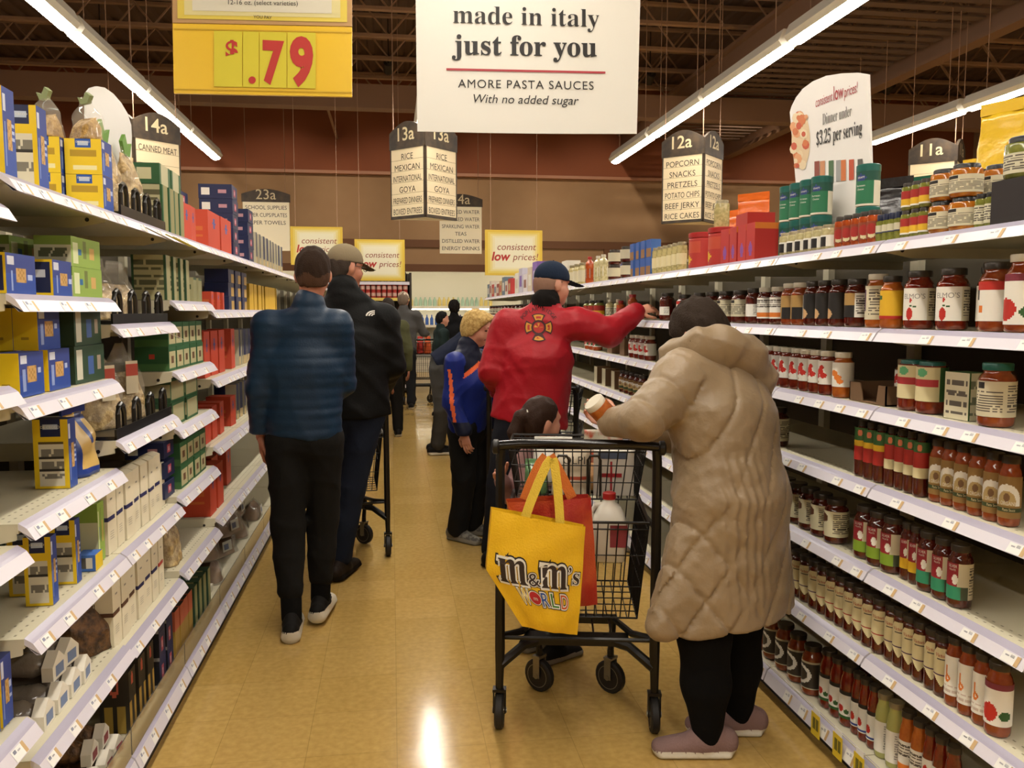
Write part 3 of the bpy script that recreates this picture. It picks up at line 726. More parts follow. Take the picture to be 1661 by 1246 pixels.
row(KR, 'cheese_can', 'lone grated cheese can high beside the white board', 'can', 1, z + .142, [2.66], w1, d=.19, rz=.5)
row(KR, 'cheese_can', 'grated cheese can under the lone can', 'can', 1, z, [2.66], w1, d=.19, rz=.5)
RBX = carton(.075, .11, .15, lambda u, v: C('#b8302a') if not disc(u, v, .5, .3, .2) else C('#8a4a9a'), lambda u, v: C('#b52c28') if v < .85 else oran, top='#a82820')
row(RBX, 'bread_crumb_carton', 'red upright carton', 'box', 1, z, rs(1180, 1236, 4), w1, d=.045, group='red cartons')
row(block(.13, .12, .05, C('#b0281f')), 'red_package', 'flat red package lying on the red cartons', 'package', 1, z + .152, rs(1185, 1232, 1), w1, d=.06)
RC = MB().lathe([(.07, 0), (.072, .004), (.072, .15)], 20, C('#b03028')); RC.wrap_grid(.0724, .01, .14, -2, 2, 24, 14, lambda u, v: (yel if disc(u, v, .3, .25, .16, 1.6) else C('#c04a30') if .2 < u < .6 and .5 < v < .9 else C('#b03028')))
RCL = MB().lathe([(.075, .15), (.075, .172), (.07, .175)], 20, m_lidr)
row([('can', RC.mesh('can', 180)), ('lid', RCL.mesh('lid'))], 'bread_crumb_can', 'big red canister with red lid', 'can', 1, z, rs(1113, 1178, 2), w1, d=.12, rz=.4, group='red canisters')
row(jar(.13, .036, m_olive, m_lidg, None, sh=.85), 'olive_jar', 'olive jar standing on the red canisters', 'jar', 1, z + .1755, rs(1140, 1172, 1), w1, d=.12)
row(jar(.145, .027, m_olive, m_lidg, lambda u, v: cream if v > .2 else None, z0=.1, z1=.6, sh=.85), 'olive_jar', 'slim pale olive jar with gold lid', 'jar', 1, z, rs(1064, 1113, 6), w1, d=.07, group='slim olive jars')
BLB = carton(.075, .06, .1, lambda u, v: C('#2b55a0') if v > .45 else C('#8a6238'), lambda u, v: C('#3a64a8'), top='#3a64a8', nu=6, nv=8)
row(BLB, 'crumb_carton', 'small blue carton with brown picture', 'box', 1, z, rs(1028, 1064, 4), w1, d=.05, stack=2, sh=.101, group='small blue cartons')
row(jar(.1, .045, m_sauced, m_lidd, lambda u, v: CRB if v > .1 else None, z0=.15, z1=.8, n=14), 'sauce_jar', 'dark jar with large cream label', 'jar', 1, z, rs(988, 1028, 2), w1, d=.08, rz=.3, stack=2, sh=.101, group='stacked cream label jars')
KB = jar(.2, .035, m_salsa, m_lidr, lambda u, v: C('#8fa090'), neck=.015, z0=.2, z1=.55, n=12, nu=4, nv=2)
row(KB, 'ketchup_bottle', 'red bottle with red cap beyond the cap brim', 'bottle', 1, z, rs(950, 966, 1), w1)
row(jar(.19, .034, m_choke, m_lidw, lambda u, v: wht, neck=.015, z0=.2, z1=.55, n=12, nu=4, nv=2), 'dressing_bottle', 'white bottle next to the red bottle', 'bottle', 1, z, rs(967, 985, 2), w1, group='white bottles')
row(jar(.17, .045, m_olive, m_lidg, L_cream, n=12, nu=10, nv=6), 'olive_jar', 'wide pale jar beyond the navy cap', 'jar', 1, z, rs(925, 950, 3), w1, d=.09, group='wide pale jars')
def far_row(px0, px1, n, hs, cols, look, d=.06, dep=.12, zz=None):
    for i, Y in enumerate(sorted(rs(px0, px1, n))):
        h, c = hs[i % len(hs)], cols[i % len(cols)]
        w = .85 * abs(rs(px0, px1, n)[0] - rs(px0, px1, n)[-1]) / max(1, n - 1)
        b = MB(); b.box(-w / 2, w / 2, 0, dep, 0, h, C(c)); b.box(-w * .3, w * .3, -.001, 0, h * .25, h * .7, C(cols[(i + 3) % len(cols)])); b.box(-w / 2 - .001, -w / 2, dep * .2, dep * .8, h * .2, h * .6, C(cols[(i + 2) % len(cols)]))
        loc, r0 = spot(1, Y, zz or 1.71, d)
        put([('carton', b.mesh('carton'))], 'far_carton', '%s, %s from camera' % (look, ORD[i]), 'box', loc, r0, 'far cartons on the top shelf')
far_row(838, 905, 8, [.2, .24, .22, .3, .26, .2, .28, .24], ['#b9b4c0', '#d8d2c4', '#8a5a4a', '#7a5aa0', '#c9b8a0', '#d8d0d0'], 'upright carton above the reaching man on the top shelf')
far_row(793, 832, 9, [.2, .18, .24, .2, .17], ['#a82c28', '#c9c0b0', '#5a6a78', '#b89a70', '#8a3a30', '#d0c8b8'], 'small carton at the far end of the top right shelf')
far_row(906, 924, 2, [.22, .2], ['#d8d2c4', '#c98a3a'], 'pale carton beside the navy cap on the top shelf')
# bags on the top shelf of the aisle behind
m_yb = mat('yellow_chip_bag', '#d9b020', .25, bump=(14, .5)); m_ob = mat('orange_chip_bag', '#d8641a', .25, bump=(14, .5)); m_kb = mat('black_chip_bag', '#1c1818', .25, bump=(14, .5)); m_wb = mat('silver_white_bag', '#cfcac0', .25, bump=(14, .5)); m_bb = mat('blue_chip_bag', '#3a4a98', .25, bump=(14, .5)); m_gb = mat('green_chip_bag', '#1f5a44', .25, bump=(14, .5))
def cbag(m, look, px, Y=None, h=.33, w=.24, d=.78, rz=0.0, z=1.711, seed=3, tilt=0.0):
    pt = atX(px, 330, XR + d)
    q = pouch(w, .12, h, m, .86, seed, seal=m)
    t = put(q, 'chip_bag', look, 'bag', (XR + d, pt.y, z), -pi / 2 + rz, 'chip bags of the aisle behind')
    t.rotation_euler[1] = tilt
cbag(m_yb, 'big yellow chip bag above the right pickle jars', 1645, h=.5, w=.3, seed=3, rz=.4)
cbag(m_yb, 'yellow chip bag behind the pepper jars', 1592, h=.38, seed=4, rz=.5, w=.18, d=1.0)
cbag(m_kb, 'black chip bag right of the white board', 1440, h=.34, seed=5, rz=.6)
cbag(m_wb, 'white and black bag touching the white board', 1412, h=.36, seed=6, rz=.4, w=.2, d=.95)
cbag(m_gb, 'green snack bag behind the small jars', 1500, h=.36, seed=7, rz=.5, d=.98, w=.2)
cbag(m_ob, 'orange chip bag above the red cartons', 1222, h=.47, seed=8, rz=.6)
cbag(m_ob, 'orange chip bag with white stripe above the red canisters', 1180, h=.4, seed=9, rz=.3, d=.76)
cbag(m_ob, 'small orange chip bag left of the olive jar', 1138, h=.27, seed=10, rz=.5, w=.2)
cbag(m_bb, 'blue chip bag lying behind the olive jars', 1092, h=.24, seed=11, rz=.2, w=.3)
cbag(m_bb, 'far blue chip bag above the cream label jars', 1012, h=.26, seed=12, rz=.2, w=.4)
cbag(m_wb, 'white bag behind the blue cartons', 1042, h=.26, seed=13, rz=.2)
# ================================================================== left side: pasta
YE, BL, NV = C('#e6c41c', .45), C('#24489c', .45), C('#16204a', .45)
PB = 'pasta boxes on the left shelves'
def F_blue(u, v):
    if .34 < u < .68 and .3 < v < .66: return C('#c29a5c') if (int(u * 30) + int(v * 26)) % 3 else C('#a8803f')
    if .72 < u < .9 and .35 < v < .62 and int(v * 30) % 2: return C('#aab8dc')
    if .08 < u < .3 and .72 < v < .94: return C('#c9ccd8')
    if .14 < u < .22 and .1 < v < .6: return C('#8a9ccc')
    return BL if v < .5 else C('#2d3f86')
def S_nutri(u, v):
    """yellow end panel: blue maker's badge above a white facts table"""
    if .18 < u < .82 and v > .76:
        if v < .8 and not disc(u, v, .5, .9, .32, .75): return YE
        return NV if not (.25 < u < .75 and .85 < v < .92) else C('#b9c6dc')
    if .14 < u < .86 and .05 < v < .64:
        if .44 < v < .46 or .26 < v < .275: return C('#2a2622')
        return lines(u, v, C('#d6d0bc'), C('#7a766c'), 12, .18, .84, .08, .62)
    if .62 < v < .67 and .16 < u < .84: return C('#5a4a20')
    return YE
def S_small(u, v):
    if .28 < u < .72 and v > .76: return C('#2450a0') if not (.36 < u < .64 and .84 < v < .94) else C('#b9c6dc')
    if .16 < u < .84 and .36 < v < .66 and int(v * 30) % 2: return C('#b08e1c')
    if .2 < u < .84 and .1 < v < .24: return C('#e8dfa8')
    return YE
def S_navyn(u, v):
    if u < .06 or u > .94 or v < .08 or v > .92: return YE
    if .1 < u < .42: return lines(u, v, C('#cfc9b8'), C('#6a665c'), 8, .12, .4, .1, .9)
    if .55 < u < .85 and .3 < v < .7 and int(v * 26) % 2: return C('#c0c4d0')
    return NV
def F_green(u, v): return C('#cfd6a8') if .06 < u < .2 and .1 < v < .85 else (C('#2a6a9a') if .24 < u < .32 and .35 < v < .6 else C('#6d7a3a') if .4 < u < .5 and .3 < v < .9 else C('#c9a25c') if .62 < u < .76 and .3 < v < .7 else C('#8aa648'))
def S_green(u, v): return lines(u, v, C('#c9c9a4'), C('#5a6040'), 12, .1, .9, .05, .6) if v < .66 else C('#7f9a40')
def F_dkgreen(u, v): return C('#c9c6b4') if .08 < u < .22 and .12 < v < .88 else (C('#3a5a96') if .46 < u < .6 and .2 < v < .7 else C('#9a8a78') if .72 < u < .9 and .3 < v < .75 else C('#22402a'))
BOXN = carton(.058, .075, .19, F_blue, S_nutri, '#2d3f86', nv=26)
BADGE = lambda w, dp, zz, s: (('DE CECCO', s, wht, UP((-w / 2 - .0006, dp / 2, zz), -pi / 2)),)
BOXN = carton(.058, .075, .19, F_blue, S_nutri, '#2d3f86', nv=26, txt=BADGE(.058, .075, .166, .0075))
zt = 1.79; wt = 'top left shelf'
row(BOXN, 'pasta_box', 'tall yellow and blue pasta box', 'box', -1, zt, [1.985, 2.16], wt, d=.05, group=PB, jr=.02, jit=0)
SM = carton(.088, .1, .1, F_blue, S_small, '#caa21a', nu=14, nv=16, txt=BADGE(.088, .1, .0885, .0075))
row(SM, 'pasta_box', 'small yellow pasta box', 'box', -1, zt, [2.62], wt, d=.05, stack=2, sh=.101, group=PB, jr=.0, jit=0)
row(SM, 'pasta_box', 'small yellow pasta box deep behind its twin', 'box', -1, zt, [2.60], wt, d=.155, stack=2, sh=.101, group=PB, jr=.0, jit=0)
# clear bags: pasta fill with a film over it
m_film = mat('clear_film', '#efe9d8', .06, alpha=.16, spec=.8, coat=.8)
m_pasta = mat('dry_pasta', '#c19a54', .6, noise=(55, '#8f6a30', .35, .62), bump=(70, 1.0))
m_pasta2 = mat('pale_dry_pasta', '#cbb07a', .6, noise=(42, '#8d7040', .35, .62), bump=(50, 1.0))
m_brownp = mat('brown_dry_pasta', '#7a5630', .6, noise=(48, '#3f2a16', .35, .62), bump=(50, 1.0))
m_leaf = C('#5f8a34')
def cbagp(w, dp, h, fill, seed=1, point=.4, fh=.68, leaf=None):
    b = pouch(w * .97, dp * .96, h * fh, fill, .97, seed + 40, point=0)[0][1]
    f = pouch(w, dp, h, m_film, .86, seed, point=point)[0][1]
    out = [('pasta', b), ('clear_bag', f)]
    if leaf:
        s = MB(); s.prism([(-w * .16, h * .84), (w * .16, h * .84), (w * .3, h * 1.02), (w * .05, h * .95), (-w * .1, h * 1.1), (-w * .3, h * 1.0)], .012, leaf, TM((0, -.006, 0)))
        out.append(('ribbon', s.mesh('ribbon')))
    return out
PG = 'clear pasta bags on the left shelves'
row(cbagp(.1, .07, .125, m_pasta, 2, .6, .5, C('#8a9468')), 'pasta_bag', 'pointed clear pasta bag on the small yellow boxes', 'bag', -1, zt + .203, [2.62], wt, d=.1, group=PG, rz=.9)
row(cbagp(.1, .07, .13, m_pasta, 3, .7, .5, C('#8a9468')), 'pasta_bag', 'pointed clear pasta bag on the deeper yellow boxes', 'bag', -1, zt + .203, [2.60], wt, d=.205, group=PG, rz=.9)
row(cbagp(.13, .09, .27, m_pasta2, 5, .5, .85, m_leaf), 'pasta_bag', 'tall clear pasta bag with green ribbon', 'bag', -1, zt + .012, [2.83, 3.06], wt, d=.125, group=PG, jr=.3)
def rack(w, n):
    b = MB(); b.box(-w / 2, w / 2, -.012, .2, 0, .01, m_lidk); b.box(-w / 2, w / 2, -.014, -.008, 0, .03, m_lidk)
    l = []
    for i in range(n):
        x = -w / 2 + w * (i + .5) / n; q = MB()
        q.tube([(x - .028, -.004, .008), (x - .028, -.004, .07), (x - .02, -.004, .092), (x, -.004, .1), (x + .02, -.004, .092), (x + .028, -.004, .07), (x + .028, -.004, .008)], .0075, m_lidk, 8)
        l.append(('wire_loop', q.mesh('wire_loop')))
    return [('tray', b.mesh('tray'))] + l
row(rack(.5, 4), 'bag_rack', 'black rack with loops holding clear pasta bags', 'rack', -1, zt, [2.935], wt, d=.05, jr=0, jit=0)
GT = carton(.07, .12, .17, lambda u, v: C('#8f8a5a') if u > .2 else C('#2a5a34'), lambda u, v: lines(u, v, C('#b9b48e'), C('#5f5c40'), 9) if .12 < u < .9 else C('#2a5a34'), '#2a5a34')
row(GT, 'pasta_box', 'upright tan and green pasta box', 'box', -1, zt, [3.26, 3.34, 3.42, 3.50], wt, d=.05, group=PB, jr=.02)
GL = carton(.15, .1, .075, lambda u, v: C('#b9b48e') if .15 < u < .8 else C('#2a5a34'), lambda u, v: C('#c9c49c') if .2 < u < .7 and .2 < v < .8 else C('#2a5a34'), '#356a40')
row(GL, 'pasta_box', 'green pasta box lying on the upright tan boxes', 'box', -1, zt + .172, [3.30, 3.46], wt, d=.06, group=PB, jr=.02)
RD = lambda u, v: C('#c44024') if not disc(u, v, .5, .7, .14, 1.3) else C('#4a4f90')
RDS = lambda u, v: C('#bf4226') if not (.2 < u < .8 and .3 < v < .6 and int(v * 40) % 3 == 0) else C('#c8642c')
RB = carton(.27, .11, .17, RD, RDS, '#c8452c', txt=())
RBs = carton(.1, .09, .15, RD, RDS, '#c8452c')
row(RBs, 'pasta_box', 'red pasta box', 'box', -1, zt, [3.62, 3.73], wt, d=.06, group=PB)
row(RB, 'pasta_box', 'large orange-red pasta box', 'box', -1, zt, [4.11, 4.39], wt, d=.05, group=PB, jr=.02)
row(RB, 'pasta_box', 'large orange-red pasta box of the rear rank', 'box', -1, zt + .0, [4.2], wt, d=.2, group=PB, jr=.02)
NB = lambda u, v: C('#b0485a') if disc(u, v, .5, .5, .3, 1.5) and not disc(u, v, .5, .5, .2, 1.7) else (C('#c9a0a8') if disc(u, v, .5, .5, .2, 1.7) else NV)
NBS = lambda u, v: (wht if (.1 < u < .35 and .3 < v < .8) else C('#b98a94') if disc(u, v, .68, .5, .13, 1.0) else NV)
NBX = carton(.17, .17, .075, NB, NBS, '#1b2652', nu=12, nv=8)
row(NBX, 'pasta_box', 'navy pasta box with oval badge', 'box', -1, zt, [4.72], 'top left shelf, tallest pile', d=.06, stack=5, sh=.076, group=PB, jr=.04)
row(NBX, 'pasta_box', 'navy pasta box with oval badge', 'box', -1, zt, [5.15], 'top left shelf, shorter pile', d=.05, stack=4, sh=.076, group=PB, jr=.04)
row(NBX, 'pasta_box', 'navy pasta box behind the orange-red boxes', 'box', -1, zt, [4.40], wt, d=.25, stack=4, sh=.076, group=PB, jr=.04)
NT = carton(.06, .12, .2, lambda u, v: NV if v > .3 else C('#b8a070'), lambda u, v: C('#c2baa0') if u > .55 else NV, '#1b2652', nu=8, nv=8)
row(NT, 'pasta_box', 'upright navy pasta box', 'box', -1, zt, [5.42 + .15 * i for i in range(9)], wt, d=.06, group=PB, jr=.05)
row(NBX, 'pasta_box', 'navy pasta box deep over the upright boxes', 'box', -1, zt, [5.5, 6.1], wt, d=.2, stack=3, sh=.076, group=PB)
# section B
w2L = 'second left shelf'; zb = 1.537
FLAT = carton(.15, .1, .088, F_blue, S_navyn, '#3a4f9c', nu=18, nv=14)
row(FLAT, 'pasta_box', 'flat blue pasta box with yellow edges', 'box', -1, zb, [2.01, 2.26], w2L, d=.05, group=PB, jr=.03)
GRB = carton(.22, .09, .078, F_green, S_green, '#9ab45a', nu=18, nv=10)
row(GRB, 'pasta_box', 'light green pasta box', 'box', -1, zb, [2.425], w2L, d=.05, stack=2, sh=.079, group=PB, jr=.04)
row(GRB, 'pasta_box', 'light green pasta box in the shade behind', 'box', -1, zb, [2.425], w2L, d=.2, stack=2, sh=.079, group=PB, jr=.04)
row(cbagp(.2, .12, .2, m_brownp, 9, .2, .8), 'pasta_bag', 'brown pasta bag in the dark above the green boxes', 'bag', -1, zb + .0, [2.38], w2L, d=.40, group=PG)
w3L = 'third left shelf'; zb = 1.305
CRN = carton(.13, .055, .1, F_blue, lambda u, v: YE if not (.3 < u < .6 and .2 < v < .7 and int(v * 22) % 3 == 0) else C('#b08e1c'), '#3a4f9c', nu=16, nv=16)
row(CRN, 'pasta_box', 'blue pasta box with pasta window', 'box', -1, zb, [2.04, 2.20], w3L, d=.05, group=PB, jr=.05)
row(CRN, 'pasta_box', 'blue pasta box on top of its row', 'box', -1, zb + .1005, [2.17], w3L, d=.06, group=PB, jr=.02)
for k in range(3):
    row(CRN, 'pasta_box', 'yellow sided pasta box receding into the shade,', 'box', -1, zb + .1005, [2.17], ORD[k] + ' behind the top blue box', d=.117 + .057 * k, group=PB, jr=.02)
row(CRN, 'pasta_box', 'light blue pasta box tucked behind', 'box', -1, zb, [2.305], w3L, d=.17, group=PB, jr=.02)
DG = carton(.21, .1, .1, F_dkgreen, lambda u, v: C('#1c3324'), '#1f3a28', nu=16, nv=10)
row(DG, 'pasta_box', 'dark green pasta box', 'box', -1, zb, [2.43], w3L, d=.055, stack=2, sh=.101, group=PB, jr=.03)
w4L = 'fourth left shelf'; zb = 1.041
BIG = carton(.052, .085, .18, F_blue, S_nutri, '#16204a', nv=28, txt=BADGE(.052, .085, .157, .0095))
row(BIG, 'pasta_box', 'tall yellow pasta box with facts table', 'box', -1, zb, [2.285], w4L, d=.06, group=PB, jr=.0)
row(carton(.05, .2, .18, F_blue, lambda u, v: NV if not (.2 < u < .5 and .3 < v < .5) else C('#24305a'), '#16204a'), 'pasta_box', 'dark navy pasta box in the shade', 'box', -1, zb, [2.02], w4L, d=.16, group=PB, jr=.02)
def yfn(u, v, front):
    if front: return C('#1f3a86', .3) if (abs(u - .5) > .36 or v > .88 or v < .14) else (C('#c9a860', .3) if not (.4 < u < .6 and v > .5) else C('#2a4690', .3))
    return C('#d8aa18', .3)
row(pouch(.15, .10, .175, YE, .93, 21, fn=yfn, seal=C('#1f3a86', .3)), 'pasta_bag', 'yellow and navy pasta bag', 'bag', -1, zb, [2.45], w4L, d=.115, group=PG, jr=0, rz=-.1)
w5L = 'fifth left shelf'; zb = .784
B5 = carton(.036, .062, .17, F_blue, S_nutri, '#16204a', nv=26, txt=BADGE(.036, .062, .149, .0068))
row(B5, 'pasta_box', 'slim yellow pasta box with facts table', 'box', -1, zb, [2.125, 2.285], w5L, d=.055, group=PB, jr=.02)
row(B5, 'pasta_box', 'slim yellow pasta box set deeper', 'box', -1, zb, [2.20], w5L, d=.125, group=PB, jr=.02)
row(carton(.05, .08, .17, F_green, S_green, '#9ab45a', nv=22), 'pasta_box', 'upright light green pasta box', 'box', -1, zb, [2.475], w5L, d=.06, group=PB, jr=.02)
row(carton(.06, .05, .045, lambda u, v: YE, lambda u, v: (C('#c9c6bc') if int(u * 22) % 2 else C('#4a4a4a')) if (.15 < u < .85 and .15 < v < .85) else C('#3a66b0'), '#3a66b0', nu=12, nv=6), 'pasta_box', 'small blue box with bar code by the green box', 'box', -1, zb, [2.40], w5L, d=.045, group=PB, jr=.02)
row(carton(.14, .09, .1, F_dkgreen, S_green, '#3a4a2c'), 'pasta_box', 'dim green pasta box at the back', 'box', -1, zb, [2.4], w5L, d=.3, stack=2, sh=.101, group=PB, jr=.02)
# white paper packets
m_paper = mat('cream_paper', '#e0d6ba', .7)
def packet(band, h=.215, w=.072, dp=.05):
    b = MB(); n = 10
    b.box(-w / 2, w / 2, 0, dp, 0, h * .9, m_paper)
    b.prism([(0, h * .9), (dp, h * .9), (dp, h * .96), (dp * .6, h), (dp * .4, h), (0, h * .96)], w, m_paper, Matrix.Translation((w / 2, 0, 0)) @ Matrix.Rotation(pi / 2, 4, 'Z'))
    q = MB(); z0 = h * .46
    q.box(-w / 2 - .0012, w / 2 * .55, -.0012, dp * .9, z0, z0 + .012, C(band))
    for i in range(4): q.quad((-w * .3, -.0013, h * .2 + i * .007), (w * .12, -.0013, h * .2 + i * .007), (w * .12, -.0013, h * .2 + i * .007 + .002), (-w * .3, -.0013, h * .2 + i * .007 + .002), C('#a8a08c'))
    q.quad((-w * .2, -.0013, h * .74), (w * .05, -.0013, h * .74), (w * .05, -.0013, h * .765), (-w * .2, -.0013, h * .765), C('#8d8778'))
    return [('packet', b.mesh('packet')), ('band_print', q.mesh('band_print'))]
WP = 'white paper pasta packets'
for zz, ws, bands in ((.784, 'fifth', ['#2a2a5a'] * 7), (.497, 'sixth', ['#5a3a26', '#5a3a26', '#5a3a26', '#2a2a5a', '#2a2a5a', '#2a2a5a', '#b83a2a'])):
    for i in range(7):
        Y = 2.56 + .082 * i
        for bk in range(3 if i == 0 else 1):
            loc, r0 = spot(-1, Y, zz, .055 + .053 * bk + JR.uniform(0, .006))
            put(packet(bands[i]), 'pasta_packet', 'white paper packet with %s band %s left shelf, %s from camera%s' % ('navy' if bands[i] == '#2a2a5a' else 'red' if bands[i] == '#b83a2a' else 'brown', ws, ORD[i], ['', ', middle rank', ', last rank'][bk]), 'packet', loc, r0 + JR.uniform(-.04, .04), WP)
row(block(.05, .08, .16, m_paper), 'pasta_packet', 'stack end of white packets beside the navy box', 'packet', -1, .784, [3.155], w5L, d=.07, group=WP)
# section C
row(cbagp(.14, .09, .19, m_pasta2, 15, .35, .6), 'pasta_bag', 'clear bag of bow pasta', 'bag', -1, 1.461 + .011, [2.72, 2.90], w2L, d=.125, group=PG, jr=.3)
row(rack(.6, 4), 'bag_rack', 'black looped rack under the bow pasta bags', 'rack', -1, 1.461, [2.87], w2L, d=.05, jr=0, jit=0)
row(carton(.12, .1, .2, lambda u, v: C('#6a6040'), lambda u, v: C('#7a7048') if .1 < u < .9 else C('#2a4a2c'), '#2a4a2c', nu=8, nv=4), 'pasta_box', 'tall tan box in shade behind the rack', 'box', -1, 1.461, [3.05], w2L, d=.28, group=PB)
LBL = MB()
def nest_bag(seed):
    q = cbagp(.17, .1, .26, m_pasta2, seed, .75, .62)
    s = MB(); s.box(-.025, .025, -.056, -.053, .09, .2, C('#d8cdb0')); s.box(-.025, .025, -.0565, -.0562, .15, .19, C('#b84a38'))
    return q + [('paper_label', s.mesh('paper_label'))]
row(nest_bag(23), 'pasta_bag', 'clear bag of ribbon pasta with paper label', 'bag', -1, 1.12 + .011, [2.74, 2.98], 'third left shelf', d=.15, group=PG, jr=.1, rz=-.5)
row(rack(.62, 4), 'bag_rack', 'black looped rack under the ribbon pasta', 'rack', -1, 1.12, [2.87], 'third left shelf', d=.05, jr=0, jit=0)
# section D
GS = carton(.085, .1, .1, lambda u, v: C('#8d8a60') if v < .9 else C('#2a4a2c'), lambda u, v: lines(u, v, C('#a8a47c'), C('#4a5a38'), 7) if u > .3 else C('#1f4a30'), '#355a3c', nu=10, nv=10)
GC = carton(.108, .12, .09, lambda u, v: C('#6a4a30') if .35 < u < .65 and .25 < v < .6 else (C('#b5ae84') if .1 < u < .9 and .1 < v < .85 else C('#2a5a34')), lambda u, v: C('#b03a28') if disc(u, v, .5, .6, .13, 1.0) else C('#23522f') if v > .3 else C('#3f6a3a'), '#2a5a34', nu=12, nv=10)
wD = 'green box bay'
row(carton(.07, .12, .165, lambda u, v: C('#9a946a') if .12 < u else C('#2a4a2c'), lambda u, v: lines(u, v, C('#aaa47a'), C('#5a5a3c'), 9) if .1 < u < .9 else C('#2a4a2c'), '#2a4a2c'), 'pasta_box', 'upright tan pasta box on the upper shelf', 'box', -1, 1.54, [3.26, 3.36, 3.46, 3.56], wD, d=.05, group=PB)
row(GS, 'pasta_box', 'small green pasta box on the upper shelf', 'box', -1, 1.54, [3.68, 3.78], wD, d=.05, group=PB)
row(GC, 'pasta_box', 'green and cream box on the second shelf', 'box', -1, 1.276, [3.28 + .112 * i for i in range(5)], wD, d=.05, stack=2, sh=.0905, group=PB, jr=.02)
row(carton(.2, .1, .09, lambda u, v: C('#a9a37c') if .05 < u < .95 and .1 < v < .9 else C('#2a5a34'), lambda u, v: C('#9a9470') if .2 < v < .8 else C('#2a4a2c'), '#2a4a2c'), 'pasta_box', 'long green edged box on the third shelf', 'box', -1, 1.063, [3.34, 3.56], wD, d=.05, stack=2, sh=.0905, group=PB, jr=.02)
row(GC, 'pasta_box', 'green and cream box on the fourth shelf', 'box', -1, .806, [3.39 + .112 * i for i in range(4)], wD, d=.05, stack=2, sh=.0905, group=PB, jr=.02)
row(NBX, 'pasta_box', 'navy box on the fourth shelf', 'box', -1, .806, [3.22], wD, d=.06, stack=3, sh=.076, group=PB, jr=.0, s=.8)
row(cbagp(.16, .08, .19, m_pasta2, 31, .2, .8), 'pasta_bag', 'clear bag beside the red banded packet', 'bag', -1, .522, [3.32], 'sixth left shelf', d=.1, group=PG)
# section E, F ...
wE = 'red box bay'
row(RBs, 'pasta_box', 'small red box on the upper shelf', 'box', -1, 1.507, [4.02, 4.15, 4.28], wE, d=.05, group=PB, s=.55)
NP = carton(.15, .12, .07, lambda u, v: C('#b8924a') if .5 < u < .95 and v < .75 else NV, lambda u, v: NV, '#1b2652', nu=8, nv=6)
row(NP, 'pasta_box', 'navy pasta picture box, upper shelf', 'box', -1, 1.507, [4.6, 4.8, 5.0], wE, d=.07, stack=3, sh=.071, group=PB, jr=.02)
YB = carton(.1, .1, .16, lambda u, v: C('#c9a028'), lambda u, v: C('#b08a22'), '#c9a028', nu=3, nv=3)
row(YB, 'pasta_box', 'plain yellow pasta box', 'box', -1, 1.507, [5.3 + .16 * i for i in range(8)], 'second left shelf', d=.08, group=PB, jr=.1)
RT = carton(.13, .12, .21, RD, RDS, '#c8452c'); RTS = carton(.11, .12, .15, RD, RDS, '#c8452c')
row(RT, 'pasta_box', 'tall red box on the second shelf', 'box', -1, 1.195, [3.96, 4.13, 4.30, 4.6], wE, d=.07, group=PB, jr=.05)
row(RTS, 'pasta_box', 'red box on the third shelf', 'box', -1, .888, [3.98, 4.13, 4.3, 4.6], wE, d=.08, group=PB, jr=.05, s=1.05)
row(RT, 'pasta_box', 'tall red box on the fourth shelf', 'box', -1, .56, [3.95, 4.12], wE, d=.06, group=PB, jr=.05)
row(RT, 'pasta_box', 'tall red box set back on the fourth shelf', 'box', -1, .56, [4.3, 4.65], wE, d=.12, group=PB, jr=.05)
row(NT, 'pasta_box', 'navy box beside the red boxes', 'box', -1, 1.195, [4.85, 4.93, 5.01, 5.09, 5.17], 'third left shelf', d=.08, group=PB)
row(NT, 'pasta_box', 'navy box by the blue sleeve', 'box', -1, .888, [4.85, 4.97, 5.09], 'fourth left shelf', d=.1, group=PB)
# base: black and gold boxes, green boxes, then loaves in film
wB = 'bottom left shelf'; zb = LBASE
BK = carton(.07, .09, .2, lambda u, v: C('#a88434') if (u < .35 or u > .7) and v < .5 else (C('#b8503a') if disc(u, v, .5, .84, .1, .7) else C('#2a241a')), lambda u, v: (C('#c06048') if disc(u, v, .5, .84, .24, 1.6) and not disc(u, v, .5, .84, .15, 1.6) else C('#a88c3c') if (v < .45 and (.15 < u < .42 or .6 < u < .85)) else C('#2e281c')), '#1c1812', nu=14, nv=20)
row(BK, 'pasta_box', 'black and gold pasta box', 'box', -1, zb, [2.72, 2.82, 2.92], wB, d=.07, group=PB, jr=.02)
NK = carton(.08, .12, .1, NB, lambda u, v: C('#c06048') if disc(u, v, .25, .5, .12, 1.2) else C('#12131c') if v > .1 else gry, '#12131c', nu=12, nv=8)
row(NK, 'pasta_box', 'black pasta box with round badge', 'box', -1, zb, [3.04, 3.14], wB, d=.06, stack=3, sh=.101, group=PB, jr=.02)
row(carton(.06, .09, .2, lambda u, v: C('#9c7c3c') if v < .6 else C('#b05a40'), lambda u, v: C('#a8883c') if v < .6 else C('#b05a40'), '#1c1812'), 'pasta_box', 'gold pasta box', 'box', -1, zb, [3.25, 3.32, 3.39, 3.46], wB, d=.06, group=PB, jr=.02)
row(carton(.06, .09, .19, lambda u, v: C('#8d8a5c') if u > .25 else C('#2a4a2c'), lambda u, v: C('#8d8a5c') if .2 < u < .8 else C('#22402a'), '#22402a'), 'pasta_box', 'upright green and tan box', 'box', -1, zb, [3.56, 3.64, 3.72, 3.80], wB, d=.06, group=PB, jr=.02)
row(block(.16, .1, .03, C('#c9c3b0')), 'ticket_board', 'white card lying in the tray', 'card', -1, zb, [4.0], wB, d=.1)
m_loaf = mat('dark_bread', '#6a3c18', .7, noise=(20, '#8a5a30', .3, .7))
